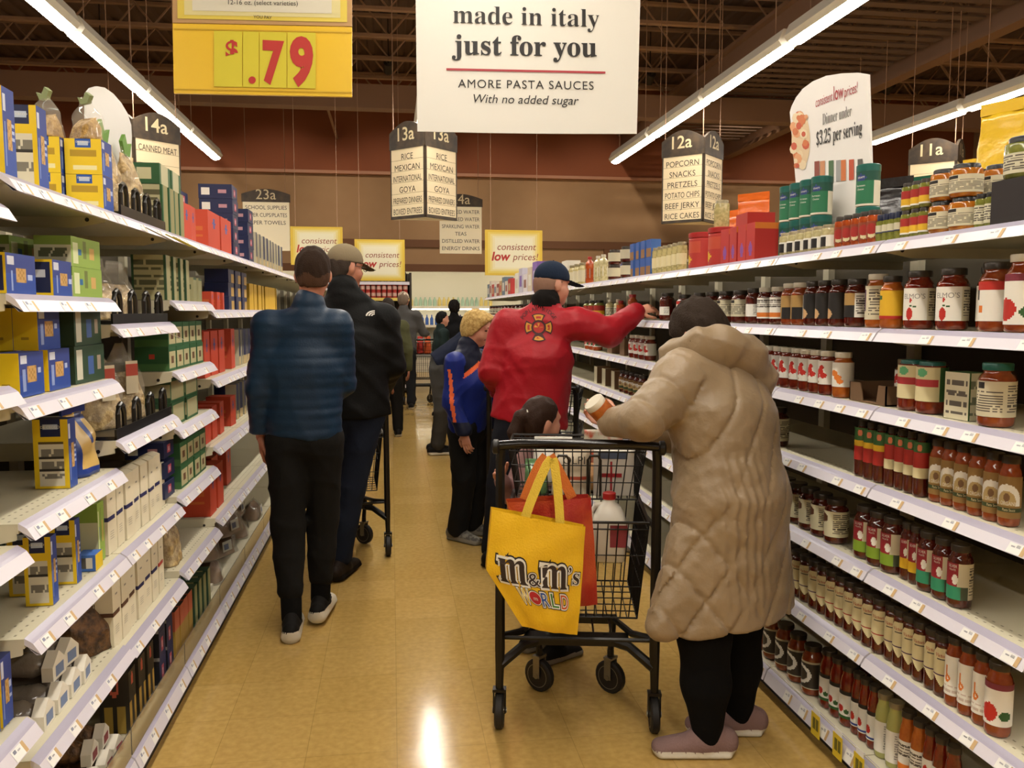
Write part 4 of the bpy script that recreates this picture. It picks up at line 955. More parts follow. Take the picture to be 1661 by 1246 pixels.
m_bfilm = mat('crinkled_film', '#e6dcc8', .12, alpha=.3, spec=1.0, coat=1.0, bump=(40, 1.0))
def loaf(seed, white=True):
    q = pouch(.2, .11, .1, m_loaf, .98, seed); f = pouch(.26, .125, .115, m_bfilm, .95, seed + 1)
    lb = MB(); lb.quad((-.05, -.066, .03), (.03, -.066, .03), (.03, -.06, .085), (-.05, -.06, .085), C('#c9c4b4')); lb.quad((-.04, -.0665, .04), (.0, -.0665, .04), (.0, -.0625, .07), (-.04, -.0625, .07), C('#6a6f86'))
    return [('bread', q[0][1]), ('clear_bag', f[0][1]), ('paper_label', lb.mesh('paper_label'))]
for i in range(7):
    row(loaf(60 + i), 'bread_loaf', 'dark loaf in clear film, %s in the far bread tray' % ORD[i], 'bread', -1, zb + .001 + (i % 2) * .119, [4.25 + .42 * (i // 2)], 'by the floor', d=.15 + .02 * (i % 3), jr=.5, group='loaves in film')
# lying bags at the near end of the sixth shelf
m_grey = mat('grey_film_bag', '#6d645a', .22, coat=.5, bump=(25, .6))
def capped(seed, body, cap, capc, L=.2, w=.075):
    """a bag lying with its folded white head card towards the aisle"""
    b = MB(); n = 14; v, f = [], []; rnd = random.Random(seed); p = rnd.uniform(0, 6)
    K = 12
    for j in range(K + 1):
        y = .02 + L * j / K; r = w / 2 * (1 - .35 * (j / K) ** 4) * (.55 + .45 * min(1, j / 2))
        for i in range(n):
            a = 2 * pi * i / n; q = r * (1 + .05 * sin(a * 3 + p + y * 50))
            v.append((q * cos(a), y, w * .42 + q * .84 * sin(a)))
    for j in range(K):
        for i in range(n):
            i2 = (i + 1) % n; f.append((j * n + i, (j + 1) * n + i, (j + 1) * n + i2, j * n + i2))
    f.append(tuple(range(n))); f.append(tuple(range(K * n + n - 1, K * n - 1, -1)))
    b.add(v, f, body, True)
    c = MB(); hh = w * .82
    c.prism([(-w * .48, 0), (w * .48, 0), (w * .5, hh * .6), (0, hh * 1.12), (-w * .5, hh * .6)], .028, cap, TM((0, -.005, 0)))
    c.quad((-w * .3, -.0056, hh * .12), (w * .3, -.0056, hh * .12), (w * .3, -.0056, hh * .58), (-w * .3, -.0056, hh * .58), capc)
    return [('bag', b.mesh('bag', 180)), ('head_card', c.mesh('head_card'))]
wS = 'sixth left shelf'; zb = .505
CW = C('#e6e0d0'); CB = C('#6f82a8'); CMR = C('#8a2a34')
LG = 'lying bags with white cards'
row(capped(1, m_grey, CW, CB), 'rice_bag', 'grey bag with white head card and blue label', 'bag', -1, zb, [2.06, 2.145, 2.23, 2.315], wS, d=.06, group=LG, jr=.1)
row(capped(2, m_grey, CW, CB), 'rice_bag', 'grey bag lying on the row below', 'bag', -1, zb + .064, [2.19, 2.275], wS, d=.085, group=LG, jr=.15)
row(capped(3, mat('tan_cracker_bag', '#b08458', .25, coat=.5, noise=(20, '#93683c', .3, .7)), CW, CB, L=.24), 'cracker_bag', 'tan cracker bag lying at the near end', 'bag', -1, zb, [1.965], wS, d=.07, group=LG)
row(pouch(.15, .1, .13, m_brownp, .95, 77), 'pasta_bag', 'brown grain bag with bar code', 'bag', -1, zb, [2.50], wS, d=.13, group=PG, rz=-.6)
row(capped(4, m_brownp, CW, CMR, L=.18, w=.07), 'rice_bag', 'brown bag with white card and maroon label', 'bag', -1, LBASE, [2.38, 2.47, 2.56], wB, d=.07, group=LG, jr=.1)
row(capped(5, m_brownp, CW, CMR, L=.18, w=.07), 'rice_bag', 'brown bag with maroon label lying on top', 'bag', -1, LBASE + .06, [2.42, 2.51], wB, d=.09, group=LG, jr=.1)
# section A, nearest the camera
row(MB() and carton(.05, .06, .15, F_blue, S_nutri, '#16204a', nv=20), 'pasta_box', 'blue and yellow pasta box by black can', 'box', -1, .61, [1.80, 1.862], 'low near shelf', d=.06, group=PB, jr=.02)
row(cbagp(.1, .09, .15, YE, 44, .1, .95), 'pasta_bag', 'yellow pasta bag at the left edge', 'bag', -1, 1.342, [1.84], w3L, d=.1, group=PG)
row(carton(.1, .1, .12, F_blue, S_navyn, '#3a4f9c'), 'pasta_box', 'blue pasta box at the left edge', 'box', -1, 1.342 + .0, [1.83], w3L, d=.21, group=PB)
row(pouch(.12, .08, .2, mat('white_rice_bag', '#d0ccc0', .3, noise=(9, '#5a8a4a', .55, .62)), .9, 46), 'rice_bag', 'white and green bag at the left edge', 'bag', -1, 1.725, [1.86], wt, d=.11)
row(carton(.1, .1, .12, F_blue, S_navyn, '#3a4f9c'), 'pasta_box', 'blue pasta box under the near top shelf', 'box', -1, 1.537, [2.02], w2L, d=.16, group=PB)
# ================================================================== people
V3 = lambda *a: np.array(a, float)
def unit(v): v = np.array(v, float); return v / (np.linalg.norm(v) + 1e-12)
class Sdf:
    """blended solids sampled on a grid and skinned as one closed surface"""
    def __init__(s): s.p, s.post = [], []
    def cone(s, a, b, ra, rb, m=0, k=.02):
        s.p.append(('c', V3(*a), V3(*b), ra, rb, m, k)); return s
    def econe(s, a, b, Ra, Rb, u, m=0, k=.03):
        """tapered limb with an elliptical section: R = (half width along u, half depth)"""
        s.p.append(('e', V3(*a), V3(*b), Ra, Rb, unit(u), m, k)); return s
    def ell(s, c, r, M=None, m=0, k=.015, sub=False):
        s.p.append(('s' if sub else 'l', V3(*c), V3(*r), np.array(M if M is not None else np.eye(3), float), m, k)); return s
    def cut(s, pt, n): s.post.append(('cut', V3(*pt), unit(n))); return s
    def disp(s, fn): s.post.append(('disp', fn)); return s
    def ids(s, fn): s.post.append(('ids', fn)); return s
    def mesh(s, res):
        los, his = [], []
        for q in s.p:
            if q[0] == 's': continue
            if q[0] == 'c': r = max(q[3], q[4]); pts = (q[1] - r, q[2] - r, q[1] + r, q[2] + r)
            elif q[0] == 'e': r = max(*q[3], *q[4]); pts = (q[1] - r, q[2] - r, q[1] + r, q[2] + r)
            else: r = q[2].max(); pts = (q[1] - r, q[1] + r)
            los.append(np.min(pts, 0)); his.append(np.max(pts, 0))
        lo = np.min(los, 0) - .035; hi = np.max(his, 0) + .035
        n = np.ceil((hi - lo) / res).astype(int) + 1
        ax = [lo[i] + res * np.arange(n[i]) for i in range(3)]
        D = np.full(n, .5, np.float32); I = np.zeros(n, np.int16); j = 0
        for q in s.p:
            k = q[-1]; mg = .03 + k
            if q[0] == 's': bl, bh = q[1] - q[2].max() - mg, q[1] + q[2].max() + mg
            else: bl, bh = los[j] - mg, his[j] + mg; j += 1
            a = np.clip(np.floor((bl - lo) / res).astype(int), 0, n); b = np.clip(np.ceil((bh - lo) / res).astype(int) + 1, 0, n)
            if (b <= a).any(): continue
            sl = tuple(slice(a[i], b[i]) for i in range(3))
            X, Y, Z = np.meshgrid(ax[0][sl[0]], ax[1][sl[1]], ax[2][sl[2]], indexing='ij')
            if q[0] == 'c':
                A, B = q[1], q[2]; d = B - A; L2 = d @ d + 1e-9
                t = np.clip(((X - A[0]) * d[0] + (Y - A[1]) * d[1] + (Z - A[2]) * d[2]) / L2, 0, 1)
                dd = np.sqrt((X - A[0] - t * d[0]) ** 2 + (Y - A[1] - t * d[1]) ** 2 + (Z - A[2] - t * d[2]) ** 2) - (q[3] + (q[4] - q[3]) * t); m = q[5]
            elif q[0] == 'e':
                A, B = q[1], q[2]; d = B - A; L = np.linalg.norm(d) + 1e-9; w = d / L
                u = q[5] - w * (q[5] @ w); u = unit(u); v = np.cross(w, u)
                px, py, pz = X - A[0], Y - A[1], Z - A[2]
                h = px * w[0] + py * w[1] + pz * w[2]; t = np.clip(h / L, 0, 1); ov = h - t * L
                rx = q[3][0] + (q[4][0] - q[3][0]) * t; ry = q[3][1] + (q[4][1] - q[3][1]) * t
                a1 = px * u[0] + py * u[1] + pz * u[2]; b1 = px * v[0] + py * v[1] + pz * v[2]; rm = np.minimum(rx, ry)
                dd = (np.sqrt((a1 / rx) ** 2 + (b1 / ry) ** 2 + (ov / rm) ** 2) - 1) * rm; m = q[6]
            else:
                M = q[3]; px, py, pz = X - q[1][0], Y - q[1][1], Z - q[1][2]
                l = [px * M[0][i] + py * M[1][i] + pz * M[2][i] for i in range(3)]
                dd = (np.sqrt(sum((l[i] / q[2][i]) ** 2 for i in range(3))) - 1) * q[2].min(); m = q[4]
            o = D[sl]
            if q[0] == 's':
                D[sl] = np.maximum(o, -dd); continue
            I[sl] = np.where(dd < o, m, I[sl])
            h = np.clip(.5 + .5 * (dd - o) / k, 0, 1)
            D[sl] = dd * (1 - h) + o * h - k * h * (1 - h)
        X, Y, Z = np.meshgrid(*ax, indexing='ij')
        for q in s.post:
            if q[0] == 'cut': D = np.maximum(D, ((X - q[1][0]) * q[2][0] + (Y - q[1][1]) * q[2][1] + (Z - q[1][2]) * q[2][2]).astype(np.float32))
            elif q[0] == 'disp':
                nb = np.abs(D) < .06; D[nb] += q[1](X[nb], Y[nb], Z[nb], I[nb]).astype(np.float32)
            else:
                nb = np.abs(D) < .05; I[nb] = q[1](X[nb], Y[nb], Z[nb], I[nb])
        for i in range(3):
            for e in (0, -1):
                ix = [slice(None)] * 3; ix[i] = e; D[tuple(ix)] = np.maximum(D[tuple(ix)], .01)
        return skin(D, I, lo, res)
def skin(D, I, lo, res):
    n = np.array(D.shape); S = D < 0; c = tuple(n - 1)
    P = np.zeros(c + (3,), np.float32); K = np.zeros(c, np.float32)
    cor = lambda A, o: A[o[0]:o[0] + c[0], o[1]:o[1] + c[1], o[2]:o[2] + c[2]]
    for a in range(3):
        for o1 in (0, 1):
            for o2 in (0, 1):
                o = [0, 0, 0]; o[(a + 1) % 3] = o1; o[(a + 2) % 3] = o2; e = list(o); e[a] = 1
                d0, d1 = cor(D, o), cor(D, e); x = cor(S, o) != cor(S, e)
                t = np.where(x, d0 / np.where(x, d0 - d1, 1), 0)
                for i in range(3): P[..., i] += np.where(x, (t if i == a else o[i]), 0)
                K += x
    act = K > 0; idx = np.full(c, -1, np.int64); N = int(act.sum()); idx[act] = np.arange(N)
    g = np.argwhere(act); v = (g + P[act] / K[act][:, None]) * res + lo
    vid = I[:-1, :-1, :-1][act]
    F = []
    for a in range(3):
        b, d = (a + 1) % 3, (a + 2) % 3
        s0 = [slice(None)] * 3; s1 = [slice(None)] * 3; s0[a] = slice(0, -1); s1[a] = slice(1, None)
        e = np.argwhere(S[tuple(s0)] != S[tuple(s1)])
        e = e[(e[:, b] > 0) & (e[:, d] > 0) & (e[:, b] < n[b] - 1) & (e[:, d] < n[d] - 1)]
        q = []
        for ob, od in ((-1, -1), (0, -1), (0, 0), (-1, 0)):
            f = e.copy(); f[:, b] += ob; f[:, d] += od; q.append(idx[f[:, 0], f[:, 1], f[:, 2]])
        q = np.stack(q, 1); ins = S[e[:, 0], e[:, 1], e[:, 2]]
        q[~ins] = q[~ins][:, ::-1]; F.append(q)
    F = np.concatenate(F)
    # a light smoothing pass along the faces
    for _ in range(2):
        acc = np.zeros_like(v); cnt = np.zeros(len(v))
        for i in range(4):
            for w in (1, 3):
                np.add.at(acc, F[:, i], v[F[:, (i + w) % 4]]); np.add.at(cnt, F[:, i], 1)
        v = v * .5 + acc / np.maximum(cnt, 1)[:, None] * .5
    return v, F, vid
def to_mesh(name, groups, mats):
    """groups: list of (verts, faces, ids); mats: material per id"""
    V = np.concatenate([g[0] for g in groups]); off = 0; FF, MI = [], []
    for v, f, i in groups:
        FF.append(f + off); MI.append(i[f[:, 0]]); off += len(v)
    FF = np.concatenate(FF); MI = np.concatenate(MI)
    me = bpy.data.meshes.new(name)
    me.from_pydata(V.tolist(), [], FF.tolist())
    for m in mats: me.materials.append(m)
    me.polygons.foreach_set('material_index', MI.astype(np.int32)); me.polygons.foreach_set('use_smooth', np.ones(len(FF), bool)); me.update()
    return me
def rot3(yaw=0, pitch=0, roll=0):
    """yaw about z, pitch about x (positive looks up), roll about y"""
    return np.array(Matrix.Rotation(yaw, 3, 'Z') @ Matrix.Rotation(pitch, 3, 'X') @ Matrix.Rotation(roll, 3, 'Y'))
m_skin = mat('skin', '#b5795c', .5, noise=(18, '#a9694e', .35, .7)); m_skin2 = mat('fair_skin', '#c98f74', .5, noise=(18, '#bf8166', .35, .7))
m_lip = mat('lip', '#9a5048', .45); m_eye = mat('eye_dark', '#241a16', .2); m_brow = mat('eyebrow', '#4a3626', .8)
def head_prims(S, hc, M, s=1.0, neck=None, nr=.052, fat=1.0):
    """head centred at hc with axes M (x right, y face, z crown)"""
    L = lambda x, y, z: hc + M @ (V3(x, y, z) * s)
    R = lambda *r: V3(*r) * s
    S.ell(L(0, -.008, .03), R(.076, .096, .092), M, 0)
    S.ell(L(0, .028, -.045), R(.058 * fat, .066, .068), M, 0, .03)
    S.ell(L(0, .062, -.084), R(.026 * fat, .026, .022), M, 0, .02)
    for x in (-1, 1):
        S.ell(L(x * .04, .052, -.03), R(.028 * fat, .03, .03), M, 0, .02)
        S.ell(L(x * .077 * fat ** .3, -.008, -.008), R(.011, .022, .032), M, 0, .008)
    S.cone(L(0, .083, .022), L(0, .106, -.018), .009 * s, .013 * s, 0, .012 * s)
    for x in (-1, 1): S.ell(L(x * .012, .096, -.022), R(.008, .01, .007), M, 0, .006)
    S.cone(L(-.042, .077, .034), L(.042, .077, .034), .011 * s, .011 * s, 0, .015 * s)
    for x in (-1, 1): S.ell(L(x * .031, .096, .01), R(.017, .014, .011), M, 0, sub=True, k=.01)
    for x in (-1, 1):
        S.ell(L(x * .031, .073, .01), R(.012, .012, .0095), M, 2, .003)
        S.ell(L(x * .032, .088, .034), R(.018, .005, .005), M, 3, .003)
    S.ell(L(0, .086, -.052), R(.023, .010, .007), M, 1, .004)
    if neck is not None: S.cone(L(0, -.022, -.04), neck, nr * s, nr * 1.08 * s, 0, .03)
    return L
def hand_mesh(w, d, n, side, curl=.5, size=1.0, spread=.1, thumb=.6):
    """hand at wrist w, fingers along d, palm facing n; side +1 puts the thumb towards d x n"""
    d, n = unit(d), unit(n); n = unit(n - d * (n @ d)); t = np.cross(d, n) * side; S = Sdf(); z = size
    w = V3(*w)
    S.econe(w - d * .03 * z, w + d * .012 * z, (.027 * z, .02 * z), (.03 * z, .017 * z), t, 0, .01)
    S.econe(w + d * .012 * z, w + d * .075 * z, (.031 * z, .016 * z), (.038 * z, .013 * z), t, 0, .01)
    for i, (o, ln) in enumerate(((.028, .072), (.0095, .080), (-.0095, .074), (-.027, .058))):
        p = w + d * .082 * z + t * o * z; a = curl * (.55 + .12 * i)
        dr = unit(d + t * o * spread * 8)
        for k, f in enumerate((.45, .3, .25)):
            ang = a * (k + .6); q = unit(dr * cos(ang) + n * sin(ang)); e = p + q * ln * f * z
            S.cone(p, e, (.0088 - .0009 * k) * z, (.0082 - .0009 * k) * z, 0, .004); p = e
    p = w + d * .022 * z + t * .026 * z
    dt = unit(d * .55 + t * .75 + n * .35 * thumb)
    e = p + dt * .036 * z; S.cone(p, e, .0125 * z, .0105 * z, 0, .008)
    dt = unit(d * .85 + t * .25 + n * .5 * thumb); e2 = e + dt * .03 * z; S.cone(e, e2, .0102 * z, .009 * z, 0, .004)
    e3 = e2 + unit(d * .8 + n * .5 * thumb) * .022 * z; S.cone(e2, e3, .009 * z, .0075 * z, 0, .004)
    return S.mesh(.0034 * max(1, z))
def shoe(S, ank, fwd, ln=.27, w=.048, h=.075, sole=1, up=0, tilt=0.0, st=.016):
    """sole and upper; ank = ankle point on the ground line, fwd = toe direction"""
    f = unit((fwd[0], fwd[1], 0)); lat = V3(-f[1], f[0], 0); a = V3(*ank)
    H = a - f * ln * .28; T = a + f * ln * .66
    z = lambda p, k: p + V3(0, 0, k)
    S.econe(z(H, h * .55), z(a + f * ln * .1, h * .6), (w * .78, h * .55), (w * .85, h * .5), lat, up, .02)
    S.econe(z(a + f * .02, h * .5), z(T, h * .3), (w * .85, h * .5), (w * .86, h * .32), lat, up, .025)
    S.econe(z(a - f * .02, h * .9), z(a - f * .01, h * 1.15), (w * .75, w * .9), (w * .7, w * .85), lat, up, .02)
    S.econe(z(H, st * .75), z(T, .012), (w * .92, st), (w * .98, .016), lat, sole, .006)
    S.ids(lambda X, Y, Z, I, q=st * 1.45 + ank[2]: np.where(Z < q, sole, up))
def folds(amp, seed, sc=1.0, dirs=5):
    r = np.random.RandomState(seed); K = [(unit(r.randn(3)) * r.uniform(14, 46) * sc, r.uniform(0, 6.28), r.uniform(.4, 1)) for _ in range(dirs)]
    def fn(X, Y, Z, I):
        o = 0; wx = .35 * np.sin(X * 17 + Z * 11 + seed); wy = .3 * np.sin(Z * 13 + Y * 9)
        for k, p, a in K: o = o + a * (1 - np.abs(np.sin(.5 * (X * k[0] + Y * k[1] + Z * k[2] + p) + wx + wy))) ** 3
        return -amp * (o - .5)
    return fn
def person(name_label, loc, yaw, build, group=None, cat='person'):
    t = thing('person', name_label, cat, loc, yaw, group); build(t); return t
def fabric(n, c, rough=.85, b=(90, .12), noise=None, sheen=.0, spec=.15): return mat(n, c, rough, bump=b, noise=noise, sheen=sheen, spec=spec)

def standard(H, **o):
    """joints of a standing figure facing +y; o overrides single joints"""
    J = dict(pel=V3(0, 0, .52 * H), chest=V3(0, .01, .70 * H), neck=V3(0, -.01, .835 * H), head=V3(0, .02, .925 * H),
             shl=V3(-.105 * H, 0, .80 * H), shr=V3(.105 * H, 0, .80 * H), ell=V3(-.14 * H, -.02, .63 * H), elr=V3(.14 * H, -.02, .63 * H),
             wrl=V3(-.145 * H, .04, .485 * H), wrr=V3(.145 * H, .04, .485 * H), hil=V3(-.048 * H, 0, .50 * H), hir=V3(.048 * H, 0, .50 * H),
             knl=V3(-.055 * H, .02, .275 * H), knr=V3(.055 * H, .02, .275 * H), anl=V3(-.06 * H, -.02, .045 * H), anr=V3(.06 * H, -.02, .045 * H))
    for k, v in o.items(): J[k] = V3(*v)
    return J
def build_body(t, J, H, M=None, s=None, res=.0085, skinm=None, hands=('l', 'r'), hd={}, mats=None, fat=1.0, gaunt=1.0):
    """one continuous body: head, neck, trunk, arms, legs; finer hands in the same mesh"""
    S = Sdf(); s = s or H / 1.75; M = np.eye(3) if M is None else M; k = H / 1.75 * gaunt
    head_prims(S, J['head'], M, s, J['neck'], fat=fat)
    lat = unit(J['shr'] - J['shl'])
    S.econe(J['neck'] - (J['neck'] - J['chest']) * .15, J['chest'], (.10 * k, .06 * k), (.135 * k, .085 * k), lat, 0, .04)
    S.econe(J['chest'], J['pel'], (.135 * k, .085 * k), (.13 * k, .085 * k), lat, 0, .04)
    for e in 'lr':
        S.cone(J['sh' + e], J['el' + e], .046 * k, .038 * k, 0, .03); S.cone(J['el' + e], J['wr' + e], .037 * k, .025 * k, 0, .015)
        S.cone(J['hi' + e], J['kn' + e], .075 * k, .05 * k, 0, .03); S.cone(J['kn' + e], J['an' + e], .05 * k, .034 * k, 0, .015)
    G = [S.mesh(res)]
    for e in hands:
        w = J['wr' + e]; h = dict(d=unit(w - J['el' + e]), n=V3(1 if e == 'l' else -1, 0, 0), curl=.5, size=s * .98); h.update(hd.get(e, {}))
        G.append(hand_mesh(w, h['d'], h['n'], 1 if e == 'l' else -1, h['curl'], h['size']))
    sm = skinm or m_skin
    return link('body', to_mesh('body', G, mats or [sm, m_lip, m_eye, m_brow]), t)
def garment_top(J, H, fit=1.0, belly=1.0, hem=None, sleeve=(.062, .052, .042), res=.0085, collar=True, fold=.005, seed=1, cuff=True, shoulder=1.0, post=None, hemr=None, nk=1.0, cz=0.0, ch=0.0):
    k = H / 1.75 * fit; S = Sdf(); lat = unit(J['shr'] - J['shl']); up = unit(J['neck'] - J['pel'])
    hem = J['pel'] - up * .06 if hem is None else V3(*hem)
    S.econe(J['neck'] - up * .055 * k, J['chest'], (.13 * k * shoulder, .075 * k), (.18 * k, .125 * k), lat, 0, .05)
    S.econe(J['chest'], hem, (.18 * k, .125 * k), ((hemr or .175) * k * belly, .125 * k * belly), lat, 0, .04)
    S.cone(J['shl'] - up * .01, J['shr'] - up * .01, .066 * k, .066 * k, 0, .05)
    for e in 'lr':
        S.cone(J['sh' + e], J['el' + e], sleeve[0] * k, sleeve[1] * k, 1, .04)
        w = J['wr' + e]; q = J['el' + e] + (w - J['el' + e]) * .96
        S.cone(J['el' + e], q, sleeve[1] * k, sleeve[2] * k, 1, .02)
        if cuff: S.cone(q - (w - J['el' + e]) * .1, q, sleeve[2] * k * 1.06, sleeve[2] * k * 1.0, 2, .006)
    if collar: S.econe(J['neck'] - up * (.03 - cz), J['neck'] + up * (.03 + ch) + (J['head'] - J['neck']) * .05, (.078 * k * nk, .078 * k * nk), (.07 * k * nk, .072 * k * nk), lat, 3, .03)
    S.cut(hem - up * .02, -up)
    if fold: S.disp(folds(fold, seed))
    if post: post(S)
    return S
def garment_legs(J, H, fit=1.0, r=(.095, .07, .055), end=.02, seed=2, fold=.004, seat=1.0):
    S = Sdf(); k = H / 1.75 * fit; lat = unit(J['hir'] - J['hil'])
    S.econe(J['pel'] + V3(0, 0, .07), J['pel'] - V3(0, 0, .03), (.15 * k * seat, .105 * k * seat), (.165 * k * seat, .12 * k * seat), lat, 0, .04)
    for e in 'lr':
        S.econe(J['hi' + e], J['kn' + e], (r[0] * k, r[0] * k * 1.08), (r[1] * k, r[1] * k * 1.05), lat, 0, .03)
        a = J['an' + e] + (J['kn' + e] - J['an' + e]) * end
        S.cone(J['kn' + e], a, r[1] * k, r[2] * k, 0, .025)
    if fold: S.disp(folds(fold, seed))
    return S
def hair_cap(hc, M, s, front=(.045, .07), nape=-.075, vol=1.07, rough=.004, seed=3, extra=None, side=True, top=None, ears=False):
    S = Sdf(); L = lambda x, y, z: hc + M @ (V3(x, y, z) * s)
    S.ell(L(0, -.012, .034), V3(.078, .098, .094) * s * vol, M, 0, .01)
    S.ell(L(0, -.045, -.02), V3(.066, .058, .07) * s * vol, M, 0, .03)
    if extra: extra(S, L)
    n = M @ unit((0, .86, -.5)); S.cut(L(0, front[0], front[1]), n)
    S.cut(L(0, -.05, nape), M @ unit((0, .25, -1)))
    if side:
        S.cut(L(0, .012, -.02), M @ unit((0, .75, -.66)))
    if ears:
        for x in (-1, 1): S.ell(L(x * .083, .004, -.014), V3(.022, .034, .042) * s, M, 0, sub=True)
    if top: S.cut(L(0, 0, top), M @ V3(0, 0, 1))
    R = np.random.RandomState(seed); ph = R.uniform(0, 6, 4)
    def fn(X, Y, Z, I):
        l = [(X - hc[0]) * M[0][i] + (Y - hc[1]) * M[1][i] + (Z - hc[2]) * M[2][i] for i in range(3)]
        return -rough * (np.sin(l[0] * 210 + ph[0] + 2 * np.sin(l[2] * 50)) + np.sin(l[0] * 120 - l[1] * 90 + ph[1]) + np.sin(l[1] * 160 + ph[2] + l[2] * 40)) / 2
    S.disp(fn)
    return S
def cap_mesh(hc, M, s, brim=.1, tilt=.1):
    S = Sdf(); L = lambda x, y, z: hc + M @ (V3(x, y, z) * s)
    S.ell(L(0, -.006, .045), V3(.083, .103, .088) * s, M, 0, .01)
    S.cut(L(0, 0, .028), M @ unit((0, .02, -1)))
    S2 = Sdf()
    S2.econe(L(0, .07, .036), L(0, .085 + brim, .03 - tilt * brim), (.072 * s, .006), (.052 * s, .0055), M @ V3(1, 0, 0), 0, .01)
    b = Sdf(); b.ell(L(0, -.006, .134), V3(.008, .008, .005) * s, M, 0)
    return S, S2, b
def part(t, name, S, mats, res, extra=None):
    g = [S.mesh(res)] if isinstance(S, Sdf) else [q.mesh(res) for q in S]
    return link(name, to_mesh(name, g, mats), t)
def stick_on(t, name, verts2, faces, mlist, bv, O, ux, uy, off=.0035):
    """lay a flat motif on a garment: (x, y) about O along ux, uy, dropped on the cloth along -(ux x uy)"""
    n = np.cross(ux, uy); vs = []
    for x, y in verts2:
        p = O + ux * x + uy * y + n * .4
        hit = bv.ray_cast(Vector(p), Vector(-n))
        vs.append(tuple(hit[0] + Vector(n) * off) if hit[0] is not None else tuple(O + ux * x + uy * y))
    b = MB(); b.add(vs, faces, mlist); return b.build(name, t)
def bvh(o): return BVHTree.FromPolygons([v.co.copy() for v in o.data.vertices], [tuple(p.vertices) for p in o.data.polygons])

# ---- young man in the blue quilted jacket
def b_teen(t):
    H = 1.78
    J = standard(H, pel=(0, 0, .95), chest=(0, .0, 1.25), neck=(.03, -.02, 1.505), head=(.05, .01, 1.668), shl=(-.15, -.02, 1.435), shr=(.15, -.02, 1.435),
                 ell=(-.2, -.03, 1.15), wrl=(-.205, .04, .915), elr=(.178, .06, 1.16), wrr=(.08, .27, 1.10), hil=(-.08, 0, .90), hir=(.08, 0, .90),
                 knl=(-.085, -.01, .5), knr=(.065, .09, .5), anl=(-.07, -.085, .085), anr=(.045, .10, .11))
    M = rot3(.05, -.08, 0)
    build_body(t, J, H, M, .98, hd=dict(l=dict(d=(0.02, .15, -1), n=(1, .2, 0), curl=.7), r=dict(d=(-.5, .8, .1), n=(0, 0, -1))))
    def quilt(X, Y, Z, I): return -.0045 * np.abs(np.sin(Z * pi / .046)) ** .6 + .003
    S = garment_top(J, H, 1.0, .92, (0, -.01, .945), (.066, .056, .046), .0085, fold=.0045, seed=11, hemr=.18, ch=-.005)
    S.disp(quilt)
    mb = fabric('dark_blue_quilted_jacket', '#0d283f', .5, (120, .1), spec=.3)
    part(t, 'jacket', S, [mb, mb, mb, mb], .0085)
    part(t, 'trousers', garment_legs(J, H, .98, (.098, .075, .058), .3, 12, .006), [fabric('charcoal_trousers', '#171614', .9)], .009)
    s = Sdf()
    for e in 'lr': s.cone(J['an' + e] + V3(0, 0, .0), J['an' + e] + (J['kn' + e] - J['an' + e]) * .4, .047, .05, 0)
    part(t, 'socks', s, [fabric('black_knit', '#0e0d0c', .95)], .009)
    for e, fw in (('l', (-.05, 1)), ('r', (.12, 1))):
        s = Sdf(); a = J['an' + e]; shoe(s, (a[0], a[1], 0 if e == 'l' else .02), fw, .28, .05, .085, st=.036)
        part(t, 'shoe', s, [fabric('black_shoe', '#1a1816', .7), fabric('cream_sole', '#d8d0bc', .6)], .007)
    h = hair_cap(J['head'], M, .98, (.05, .08), -.06, 1.06, .002, 4, ears=True)
    hz_ = J['head'][2]; h.ids(lambda X, Y, Z, I: np.where(Z < hz_ - .012 + .012 * np.sin(X * 60), 1, 0))
    part(t, 'hair', h, [fabric('dark_brown_hair', '#2a1c12', .8, (160, .3)), fabric('clipped_brown_hair', '#4c3526', .85, (200, .3))], .006)
person('person in a dark blue quilted jacket walking away beside the pasta shelves', (-.405, 3.92, 0), 0, b_teen)

